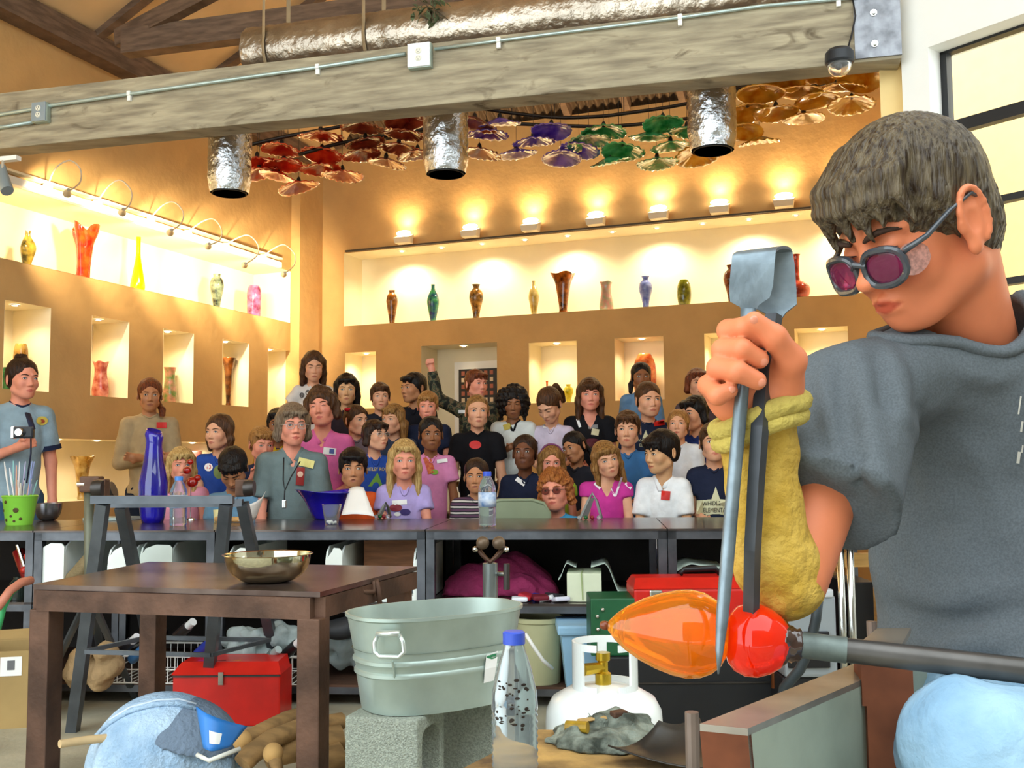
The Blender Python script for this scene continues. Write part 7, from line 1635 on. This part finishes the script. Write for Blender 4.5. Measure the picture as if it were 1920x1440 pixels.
# hand block: fingers closed on the tongs
hb = np.array(P(1420, 700, .97)); HD = Field(axis((hb[0] - .075, hb[0] + .07, .0026)), axis((hb[1] - .08, hb[1] + .09, .0026)), axis((hb[2] - .085, hb[2] + .075, .0026)))
def chain(F, pts, rs, k=.005):
    q = [np.array(P(*p)) for p in pts]
    for i in range(len(q) - 1): F.caps(q[i], q[i + 1], rs[i], rs[i + 1], k)
    return q
HD.ell(np.array(P(1432, 715, 1.005)), (.036, .020, .042), .01); HD.caps(P(1428, 765, 1.005), P(1420, 830, 1.022), .029, .029, .02)
HD.ell(np.array(P(1464, 708, .988)), (.020, .021, .030), .02); HD.ell(np.array(P(1372, 735, .995)), (.026, .02, .030), .02)
FING = [([(1398, 655, 1.0), (1366, 620, .974), (1396, 614, .952), (1420, 636, .958)], [.0115, .0112, .0102, .0090]),
        ([(1380, 690, 1.0), (1356, 656, .966), (1392, 655, .944), (1424, 674, .948)], [.0115, .0110, .0102, .0090]),
        ([(1366, 722, 1.0), (1346, 690, .962), (1384, 697, .940), (1420, 714, .942)], [.0112, .0108, .0100, .0088]),
        ([(1350, 752, 1.0), (1328, 722, .972), (1346, 742, .952), (1368, 732, .950)], [.0108, .0100, .0092, .0080])]
NAIL = []
for pts, rs in FING: NAIL.append((chain(HD, pts, rs, .0028), rs[-1]))
NAIL.append((chain(HD, [(1472, 722, .987), (1484, 676, .962), (1452, 632, .946), (1414, 600, .940)], [.017, .0140, .0115, .0085], .006), .0085))
HV2, HFc2 = HD.mesh()
AB = Field(axis((EL[0] - .12, SRt[0] + .10, .007)), axis((.85, 1.25, .007)), axis((EL[2] - .06, SRt[2] + .07, .007))); arms_body(AB); AV, AF = AB.mesh()
TBd = Field(axis((.28, 1.02, .014)), axis((.92, 1.52, .014)), axis((.62, Nb[2] + .02, .014))); torso_body(TBd); neck_body(TBd); TBd.plane((0, 0, Nb[2] - .02), (0, 0, 1)); TV, TF = TBd.mesh()
allV = np.concatenate([HV, HV2, AV, TV]); o1 = len(HV); o2 = o1 + len(HV2); o3 = o2 + len(AV); allF = np.concatenate([HFc, HFc2 + o1, AF + o2, TF + o3])
man = mk('person', (allV, allF), skinmat('glow_lit'), smooth=True, label='person in a grey tee and mustard arm sleeve shaping hot glass with tongs', cat='person', origin=(hips[0], hips[1], 0))
lip_attr(man, ((allV - GC) @ GR) / GS)
hm = mat('hair_man', '352413', .36, var=.25, scale=16, col2='655740', stretch=(11, 11, 1.3), bump=.5, bscale=22, spec=.45)
def addh(n, m, mt, parent=None, sm=True):
    m.v = [tuple(GR @ (np.array(v) * GS) + GC) for v in m.v]; return mk(n, m, mt, parent=parent or man, smooth=sm)
face_parts(addh, hm, 'glow_lit', 'brown', closed=True)
for sx in (-1, 1): addh('eyebrow', MB().tube([(sx * .011, -.0965, .0145), (sx * .022, -.0985, .0185), (sx * .033, -.0935, .0210), (sx * .043, -.0855, .0200), (sx * .051, -.0755, .0160)], .004, 6, rs=[.003, .0045, .0045, .0034, .0012], flat=(1, .8)), mat('brow_dark', '3a2416', .8, var=.3, scale=200))
nm_ = mat('nail', 'd9886a', .3, var=.03, coat=.3)
for q, r in NAIL:
    d = q[-1] - q[-2]; d /= np.linalg.norm(d); cd_ = -np.array(q[-1] - np.array([0, 0, CAMH])); cd_ /= np.linalg.norm(cd_); nrm = cd_ - d * (cd_ @ d); nrm /= np.linalg.norm(nrm); sd = np.cross(d, nrm)
    mk('fingernail', MB().ball(tuple(q[-1] + nrm * r * .72 + d * r * .15), (r * .5, r * .30, r * .62), 8, Matrix((sd, nrm, d)).transposed()), nm_, parent=man, smooth=True)
HR = Field(axis((-.12, .12, .0032)), axis((-.135, .14, .0032)), axis((-.095, .16, .0032)))
HR.ell((0, .004, .046), (.087, .099, .093), .01); HR.ell((0, .040, -.012), (.074, .058, .066), .02)
for sx in (-1, 1): HR.caps((sx * .074, -.030, .035), (sx * .076, -.020, -.016), .013, .006, .012)
HR.caps((0, .060, -.03), (0, .066, -.075), .045, .03, .02)
HR.ell((0, -.105, -.05), (.061, .085, .05 + .050), .010, 'sub'); HR.ell((0, -.090, -.085), (.066, .085, .09), .010, 'sub')
for sx in (-1, 1): HR.ell((sx * .088, -.002, -.014), (.020, .026, .036), .006, 'sub')
HR.ell((0, .00, -.13), (.12, .10, .062), .012, 'sub')
fr = random.Random(4)
for i in range(17):
    x = -.066 + .00825 * i; y0 = -.104 + 7.5 * x * x; zt = .040 - fr.uniform(0, .022) - (.012 if i in (3, 4, 11) else 0)
    HR.caps((x * .75, y0 + .05, .110), (x * .95, y0 + .004, .080), .012, .010, .008); HR.caps((x * .95, y0 + .004, .080), (x, y0 - .006, .058), .010, .008, .006); HR.caps((x, y0 - .006, .058), (x + fr.uniform(-.006, .012), y0 - .004, zt), .008, .0025, .004)
sl_ = tuple(slice(0, len(a)) for a in HR.a); x, y, z = HR.pts(sl_); ph = np.arctan2(x, -(y - .03)); rr_ = np.sqrt(x * x + (y - .03) ** 2)
HR.D = HR.D + (.0008 * np.sin(ph * 46 + 30 * z + 3 * np.sin(40 * z)) * np.clip(rr_ / .05, 0, 1) + .0006 * np.sin(ph * 83 - 20 * z)).astype(f4)
hv, hf = HR.mesh(); mk('hair', ((hv * GS) @ GR.T + GC, hf), hm, parent=man, smooth=True)
# safety glasses pushed down the nose
gl = empty('safety_glasses', GC + GR @ np.array((0, -.11, -.03)), 'dark framed safety glasses with purple lenses worn low on the nose', 'glasses')
def addg(n, m, mt, parent=None, sm='auto'):
    m.v = [tuple(GR @ (np.array(v) * GS) + GC) for v in m.v]; return mk(n, m, mt, parent=parent or gl, smooth=sm)
M_gf = mat('glasses_frame', '3c4046', .2, var=.1, coat=.6); M_lp = mat('purple_lens', '8a2a5a', .04, var=0, trans=.55, ior=1.1, coat=1.0)
for sx in (-1, 1):
    c = Vector((sx * .033, -.106, -.018)); ring = []
    for k_ in range(28):
        a = 2 * math.pi * k_ / 28; e = 2 / 2.7; cx_, cz_ = abs(math.cos(a)) ** e * math.copysign(.0265, math.cos(a)), abs(math.sin(a)) ** e * math.copysign(.0215, math.sin(a))
        ring.append(c + Vector((cx_, .010 * max(0, sx * cx_ / .0265) ** 2 + .0, cz_)))
    rim = addg('rim', MB().tube(ring, .0042, 8, closed=True, flat=(1, 1.2)), M_gf)
    addg('lens', MB().ball(c + Vector((sx * .002, .003, 0)), (.0255, .003, .0205), 10, Matrix.Rotation(sx * R(-8) * -1, 3, 'Z')), M_lp, parent=rim, sm=True)
    addg('temple', MB().tube([c + Vector((sx * .027, .012, .012)), (sx * .074, -.068, .000), (sx * .084, -.034, .016), (sx * .086, .002, .024), (sx * .084, .022, .008)], .004, 8, rs=[.005, .0042, .0036, .0036, .003], flat=(1, .8)), M_gf, sm=True)
    sd = MB().grid(lambda a, b: Vector((sx * (.060 + .010 * a), -.098 + .030 * a, -.018 + (.020 - .004 * a) * (2 * b - 1) * math.sqrt(max(0, 1 - (2 * abs(a - .4) - .0) ** 2 * .6)))), 8, 8)
    addg('side_shield', sd, mat('shield_mesh', 'c89a90', .3, var=.3, scale=250, trans=.4, metal=.2), parent=rim)
addg('bridge', MB().tube([(-.010, -.107, -.012), (0, -.112, -.006), (.010, -.107, -.012)], .0038, 8), M_gf)
# tee shirt
M_tee = mat('grey_jersey', '5b6165', .92, var=.05, scale=420, bump=.55, bscale=11, col2='656b70', spec=.15)
T = Field(axis((.24, .98, .0065)), axis((.93, 1.48, .0065)), axis((.66, Nb[2] + .07, .0065)))
T.ell(chest, (.165, .112, .20), .04, rot=Rt); T.ell(waist, (.155, .110, .20), .06, rot=Rt); T.ell(hips, (.165, .12, .10), .04, rot=Rt)
T.ell((Nb * .6 + chest * .4), (.14, .10, .12), .05, rot=Rt); T.caps(Nb + [0, 0, .0], SRt, .060, .062, .05); T.caps(Nb, SLt, .060, .062, .05)
SE = np.array(P(1556, 948, 1.055)); T.caps(SRt, SE, .066, .072, .03, flat=True); T.caps(SLt, SLt + (EL2 - SLt) * .6, .066, .072, .03, flat=True)
sl_ = tuple(slice(0, len(a)) for a in T.a); x, y, z = T.pts(sl_)
v0_, f0_ = T.mesh(); bv0 = BVHTree.FromPolygons([tuple(q) for q in v0_], [tuple(q) for q in f0_])
def onshirt(px, py):
    d = (CR @ Vector(((px - 960) / FPX, -(py - 720) / FPX, -1))).normalized(); h_ = bv0.ray_cast(CAMP, d); return None if h_[0] is None else np.array(h_[0])
def wrinkle(pts, w, amp):
    q = [onshirt(*p_) for p_ in pts]; q = [p_ for p_ in q if p_ is not None]; best = None; tot = len(q) - 1
    for k_ in range(tot):
        a, b = q[k_], q[k_ + 1]; ba = b - a; L = ba @ ba + 1e-9; t_ = np.clip(((x - a[0]) * ba[0] + (y - a[1]) * ba[1] + (z - a[2]) * ba[2]) / L, 0, 1)
        d = ((x - a[0] - t_ * ba[0]) ** 2 + (y - a[1] - t_ * ba[1]) ** 2 + (z - a[2] - t_ * ba[2]) ** 2) / w ** 2; f_ = np.sin(math.pi * np.clip((k_ + t_) / tot, .03, .97)) ** .7
        g = np.exp(-d) * f_; best = g if best is None else np.maximum(best, g)
    if best is not None: T.D = T.D - (amp * best).astype(f4)
for pts, w, am in (([(1580, 650), (1585, 740), (1600, 840), (1635, 940)], .010, -.016), ([(1600, 650), (1612, 760), (1650, 900), (1690, 990)], .013, .010), ([(1640, 640), (1660, 760), (1700, 900), (1725, 980)], .010, -.011), ([(1665, 645), (1690, 780), (1725, 900)], .011, .009),
                   ([(1545, 680), (1550, 760), (1570, 830)], .010, .007), ([(1520, 740), (1530, 820), (1560, 890)], .009, -.007), ([(1500, 850), (1560, 890), (1620, 905)], .010, .008), ([(1505, 895), (1560, 930), (1620, 945)], .009, -.007), ([(1700, 670), (1725, 760), (1745, 860)], .009, -.007),
                   ([(1655, 1080), (1760, 1125), (1915, 1100)], .014, .009), ([(1660, 1130), (1770, 1170), (1915, 1150)], .012, -.009), ([(1670, 1190), (1780, 1215), (1915, 1190)], .013, .010), ([(1680, 1240), (1790, 1255), (1915, 1235)], .011, -.009), ([(1790, 690), (1850, 715), (1915, 700)], .010, .006), ([(1780, 800), (1850, 880), (1880, 980)], .014, .007), ([(1660, 990), (1740, 1000), (1830, 960)], .012, -.007)):
    wrinkle(pts, w, am)
T.noise(.0045, 17, 6); T.noise(.0018, 45, 8)
ax_ = nk - Nb; ax_ /= np.linalg.norm(ax_)
T.caps(Nb - ax_ * .012, Nb + ax_ * .16, .068, .078, .010, 'sub')
T.plane((0, 0, np.array(P(1800, 1288, 1.2))[2]), (0, 0, -1)); tv, tf = T.mesh(); tee = mk('tee_shirt', (tv, tf), M_tee, parent=man, smooth=True)
bvm = BVHTree.FromPolygons([tuple(q) for q in tv], [tuple(q) for q in tf]); rp = []
u_ = np.cross(ax_, [0, 1, 0]); u_ /= np.linalg.norm(u_); v_ = np.cross(ax_, u_)
for k_ in range(36):
    a = 2 * math.pi * k_ / 36; dv = u_ * math.cos(a) + v_ * math.sin(a); best = None
    for q in np.linspace(.068, .125, 12):
        hit = bvm.ray_cast(Vector(Nb + dv * q + ax_ * .25), Vector(-ax_))
        if hit[0] is not None:
            hgt = float((np.array(hit[0]) - Nb) @ ax_)
            if best is None or hgt > best[0] + .0008: best = (hgt, hit[0])
    if best: rp.append(best[1])
rp = [(rp[k_ - 1] + rp[k_] * 2 + rp[(k_ + 1) % len(rp)]) / 4 for k_ in range(len(rp))]
mk('collar', MB().tube(rp, .0085, 8, closed=True, flat=(1.2, .9)), M_tee, parent=tee, smooth=True)
info = dict(bvh=bvm, shirt=tee, d=1.15, b=1)
PRN = mat('faded_print', 'c8c4b8', .8, var=.1)
for (px, py, w, h_) in ((1912, 760, 3, 34), (1916, 800, 4, 20), (1910, 858, 6, 22), (1917, 842, 3, 14)): sticker(info, 'chest_print', px, py, w, h_, PRN, 8, n=3)
# jeans and shoes
M_jean = mat('pale_denim', '7fa4c0', .9, var=.12, scale=14, bump=.45, bscale=30, col2='98b9d0')
J = Field(axis((.3, 1.1, .010)), axis((.66, 1.45, .010)), axis((.02, .96, .010)))
hipR = hips + [-.07, -.02, -.09]; knR = np.array(P(1872, 1452, .93)); anR = np.array([knR[0] + .02, knR[1] + .06, .09]); hipL = hips + [.09, .02, -.09]; knL = np.array([.86, 1.0, .64]); anL = np.array([.88, 1.05, .09])
J.ell(hips + [0, 0, -.05], (.170, .130, .12), .03)
for h0, k0, a0 in ((hipR, knR, anR), (hipL, knL, anL)): J.caps(h0, k0, .092, .078, .04); J.caps(k0, a0, .075, .06, .03)
J.noise(.009, 18, 9); J.noise(.004, 45, 3); jv, jf = J.mesh(); mk('jeans', (jv, jf), M_jean, parent=man, smooth=True)
for a0 in (anR, anL): mk('shoe', MB().ball(tuple(a0 + [0, -.06, -.04]), (.05, .13, .05), 10), M_black, parent=man, smooth=True)
# mustard protective sleeve on the forearm
M_slv = mat('mustard_knit', 'c29a34', .95, var=.15, scale=30, bump=.5, bscale=70, col2='d0ac50')
S = Field(axis((EL[0] - .11, EL[0] + .08, .0042)), axis((.94, 1.12, .0042)), axis((EL[2] - .06, WR_[2] + .05, .0042)))
pts = SLV
for a, b in zip(pts[:-1], pts[1:]): S.caps(P(*a[:3]), P(*b[:3]), a[3], b[3], .012)
wd = np.array(P(1420, 700, .985)) - np.array(P(1424, 800, .985)); S.plane(np.array(P(1420, 772, 1.022)), (.32, 0, .95))
x, y, z = S.pts(tuple(slice(0, len(a)) for a in S.a)); S.D = S.D + (.0010 * np.sin(130 * z + 60 * x + 2 * np.sin(50 * x)) + .0010 * np.sin(62 * z - 50 * x + 1)).astype(f4)
sv, sf = S.mesh(); slv = mk('arm_sleeve', (sv, sf), M_slv, parent=man, smooth=True)
cuff = []
cc = np.array(P(1424, 778, 1.012))
for k_ in range(28):
    a = 2 * math.pi * k_ / 28; cuff.append(Vector(cc + np.array([.0420 * math.cos(a), .042 * math.sin(a), .016 * math.cos(a) + .002 * math.sin(3 * a)])))
mk('cuff', MB().tube(cuff, .0105, 10, closed=True), mat('cuff_knit', 'b9a552', .95, var=.1, scale=40, bump=.5, bscale=90), parent=slv, smooth=True)
mk('cuff_fold', MB().tube([c + Vector((0, 0, -.014)) + (c - Vector(cc)) * -.02 for c in cuff], .0085, 10, closed=True), MATS['cuff_knit'], parent=slv, smooth=True)
# ------------------------------------------------------------------ jacks (tongs) in the fist
M_jack = mat('tool_steel', '7d8a92', .42, metal=.65, var=.25, scale=30, bump=.05); M_jackd = mat('tool_steel_dark', '4c4f54', .4, metal=.6, var=.2, scale=20)
tg = empty('glass_tongs', P(1345, 1262, .97), 'blackened steel tongs held point down over the hot glass', 'tongs')
bl = [(1403, 578, .957), (1400, 640, .962), (1395, 700, .963), (1388, 770, .962), (1378, 880, .962), (1366, 1020, .965), (1354, 1160, .955), (1349, 1220, .945), (1347, 1264, .943)]
mk('blade', MB().tube([P(*q) for q in bl], .006, 12, rs=[.0075, .006, .006, .0068, .0066, .0068, .0060, .0038, .0008]), M_jack, parent=tg, smooth=True)
br = [(1452, 590, .985), (1440, 660, .982), (1431, 730, .976), (1425, 800, .964), (1418, 900, .968), (1411, 1030, .974), (1408, 1155, .988)]
mk('blade', MB().tube([P(*q) for q in br], .006, 4, rs=[.0085, .0085, .009, .0088, .0084, .0082, .008]), M_jackd, parent=tg)
# U shaped spring strap: front leaf, bend, rear leaf
wdir = (P(1446, 476, .950) - P(1376, 484, .957)).normalized(); hw = .0205
front = [(1404, 586, .957, .30), (1405, 574, .956, .42), (1406, 562, .955, .9), (1408, 540, .954, 1), (1411, 500, .952, 1), (1413, 480, .954, 1)]
st = []; 
for x_, y_, d_, w_ in front: st.append((P(x_, y_, d_), w_))
top_c = P(1413, 480, .972)
for k_ in range(1, 9):
    a = math.pi * k_ / 9; st.append((P(1413 + 17 * (1 - math.cos(a)), 480 - 12 * math.sin(a), .954 + .018 * (1 - math.cos(a))), 1))
for x_, y_, d_, w_ in ((1450, 500, .990, 1), (1453, 545, .992, 1), (1456, 575, .990, .95), (1456, 588, .988, .45), (1452, 600, .986, .32)): st.append((P(x_, y_, d_), w_))
sb = MB(); n = len(st); V = []
for i, (p_, w_) in enumerate(st):
    tgt = (st[min(i + 1, n - 1)][0] - st[max(i - 1, 0)][0]).normalized(); nn = wdir.cross(tgt).normalized() * .0014
    for s_, o in ((-1, -1), (1, -1), (1, 1), (-1, 1)): V.append(p_ + wdir * hw * w_ * s_ + nn * o)
Fq = [(i * 4 + k_, i * 4 + (k_ + 1) % 4, (i + 1) * 4 + (k_ + 1) % 4, (i + 1) * 4 + k_) for i in range(n - 1) for k_ in range(4)] + [(3, 2, 1, 0), tuple(4 * (n - 1) + k_ for k_ in range(4))]
mk('spring_handle', MB().add(V, Fq), M_jack, parent=tg, smooth='auto')
# ------------------------------------------------------------------ hot glass on the blowpipe
ga, gb_ = P(1128, 1172, 1.02), P(1492, 1208, .995); ax = (gb_ - ga).normalized(); L_ = (gb_ - ga).length; QG = ax.to_track_quat('Z', 'Y').to_matrix()
u = L_ / 364
def hotglass(name, c1, c2, es, tr, mid=.35):
    m = bpy.data.materials.new(name); m.use_nodes = True; nt = m.node_tree; b = nt.nodes['Principled BSDF']; b.inputs['Roughness'].default_value = .04; b.inputs['IOR'].default_value = 1.38; b.inputs['Transmission Weight'].default_value = tr; b.inputs['Coat Weight'].default_value = .25
    lw = nt.nodes.new('ShaderNodeLayerWeight'); lw.inputs[0].default_value = mid; r = nt.nodes.new('ShaderNodeValToRGB'); r.color_ramp.elements[0].color = (*lin(c1), 1); r.color_ramp.elements[1].color = (*lin(c2), 1); r.color_ramp.elements[0].position = .25; r.color_ramp.elements[1].position = .75
    nt.links.new(lw.outputs['Facing'], r.inputs[0]); 
    tc = nt.nodes.new('ShaderNodeTexCoord'); n_ = nt.nodes.new('ShaderNodeTexNoise'); n_.inputs['Scale'].default_value = 14; nt.links.new(tc.outputs['Object'], n_.inputs[0]); mx = nt.nodes.new('ShaderNodeMix'); mx.data_type = 'RGBA'; nt.links.new(n_.outputs['Fac'], mx.inputs[0]); mx.inputs[6].default_value = (*lin(c1), 1); mx.inputs[7].default_value = (*lin(c2), 1)
    nt.links.new(mx.outputs[2], b.inputs['Base Color']); nt.links.new(mx.outputs[2], b.inputs['Emission Color']); b.inputs['Emission Strength'].default_value = es
    return m
M_amb = hotglass('hot_amber_glass', 'ffc23a', 'ff8a1e', .07, .92); M_redg = hotglass('hot_red_glass', 'ee3408', 'd81604', .16, .4)
hg = empty('hot_glass', P(1260, 1290, 1.0), 'glowing orange blown glass bulb with a red neck bulb on the pipe', 'hot glass')
prof = [(1e-5, 0), (5, 1), (7, 6), (8, 12), (14, 17), (26, 28), (42, 48), (58, 76), (71, 108), (80, 140), (83, 165), (80, 190), (70, 212), (55, 228), (40, 236), (30, 238)]
prof = [(r_ * u, z_ * u) for r_, z_ in prof]
amb = mk('amber_bulb', MB().lathe(prof + [(max(1e-5, r_ - .0035), z_) for r_, z_ in prof[::-1] if z_ > .012] , ga, 48, QG), M_amb, parent=hg, smooth=True)
mk('tip', MB().lathe([(1e-5, -4 * u), (7 * u, -2 * u), (9 * u, 6 * u), (8 * u, 14 * u)], ga, 16, QG), mat('tip_brown', '7a3a1a', .2, var=.2), parent=amb, smooth=True)
rp_ = [(30, 236), (46, 241), (60, 254), (68, 274), (68, 296), (60, 318), (48, 336), (36, 348), (26, 356), (24, 362)]
mk('red_bulb', MB().lathe([(1e-5, 236 * u)] + [(r_ * u, z_ * u) for r_, z_ in rp_] + [(1e-5, 362 * u)], ga, 40, QG), M_redg, parent=hg, smooth=True)
mk('glass_collar', MB().lathe([(44 * u, 338 * u), (40 * u, 346 * u), (33 * u, 352 * u), (34 * u, 358 * u), (29 * u, 364 * u), (30 * u, 370 * u), (24 * u, 376 * u)], ga, 24, QG, fn=lambda r_, z_, th, i: r_ * (1 + .06 * math.sin(5 * th + i))), mat('collar_glass', '3a241c', .12, var=.3, scale=60, coat=1), parent=hg, smooth=True)
pa, pb = ga + ax * (362 * u), P(1960, 1262, .93)
bp_ = empty('blowpipe', pb, 'dark steel blowpipe running off to the right', 'pipe'); mk('pipe', MB().tube([pa, pa.lerp(pb, .5), pb, pb + (pb - pa).normalized() * .55], .0118, 20), mat('pipe_steel', '585552', .35, metal=.7, var=.25, scale=16), parent=bp_, smooth='auto'); mk('pipe_head', MB().tube([pa - ax * .002, pa.lerp(pb, .22)], .0126, 20), mat('pipe_scale', '66706c', .5, metal=.5, var=.3, scale=30), parent=bp_, smooth='auto')
# ------------------------------------------------------------------ glassblower's bench
RZ = .815
M_rail = mat('rail_steel', '8a8276', .4, metal=.5, var=.25, scale=12); M_panel = mat('panel_grey', '98a090', .6, metal=.2, var=.08, scale=20); M_bench2 = mat('rust_brown', '6a3a22', .6, metal=.3, var=.4, scale=14)
n1, n2 = PZ(1312, 1357, RZ), PZ(1402, 1366, RZ); f1, f2 = PZ(1612, 1240, RZ), PZ(1640, 1240, RZ)
f2 = n2 + (f1 - n1); bt = empty('glass_bench', (float(n1.x + f1.x) / 2, float(n1.y + f1.y) / 2, 0), 'glassblower\'s steel bench rail with grey side panel in the right foreground', 'bench')
rd = (f1 - n1).normalized(); n2b = n2; f1b = n1 + rd * ((f1 - n1).length * 1.25); f2b = n2 + rd * ((f1 - n1).length * 1.25)
mk('rail', MB().prism([q - Vector((0, 0, .006)) for q in (n1, n2b, f2b, f1b)], (0, 0, .006)), M_rail, parent=bt)
mk('side_panel', MB().prism([n2b + Vector((0, 0, -.006)), f2b + Vector((0, 0, -.006)), f2b + Vector((0, 0, -.25)), n2b + rd * .03 + Vector((0, 0, -.25))], rd.cross(Vector((0, 0, 1))) * -.004), M_panel, parent=bt)
mk('end_plate', MB().prism([n1 + Vector((0, 0, -.006)), n2b + Vector((0, 0, -.006)), n2b + rd * .03 + Vector((0, 0, -.25)), n1 + rd * .03 + Vector((0, 0, -.25))], rd * .006), M_bench2, parent=bt)
pp = P(1664, 1330, 1.06); mk('post', MB().box((pp.x, pp.y, .40), (.045, .03, .80), R(-10)), M_bench2, parent=bt); mk('post_cap', MB().box((pp.x + .0, pp.y + .01, .815), (.05, .05, .05), R(-10)), M_bench2, parent=bt)
tp = [PZ(1612, 1216, .842), PZ(1692, 1218, .842), PZ(1708, 1187, .842), PZ(1645, 1188, .842)]; mk('top_plate', MB().prism(tp, (0, 0, .006)), M_rail, parent=bt)
q = P(1297, 1335, .80); mk('stop_rod', MB().cyl((q.x, q.y, .2), q, .0055, n=10), mat('rod_rust', '7a6a60', .5, metal=.4, var=.3), parent=bt, smooth='auto'); q = P(1634, 1165, 1.2); mk('stop_rod', MB().cyl((q.x, q.y, .6), q, .006, n=10), MATS['rod_rust'], parent=bt, smooth='auto')
for c in (n1 + rd * .05, f1b): mk('leg', MB().box((c.x, c.y, .3), (.04, .04, .60)), M_bench2, parent=bt)
mk('seat', MB().box((.72, 1.32, .56), (.9, .34, .03), R(-20)), M_bench, parent=bt)
for x_ in (.34, 1.1): mk('seat_leg', MB().box((x_, 1.32, .27), (.05, .3, .545), R(-20)), M_bench2, parent=bt)
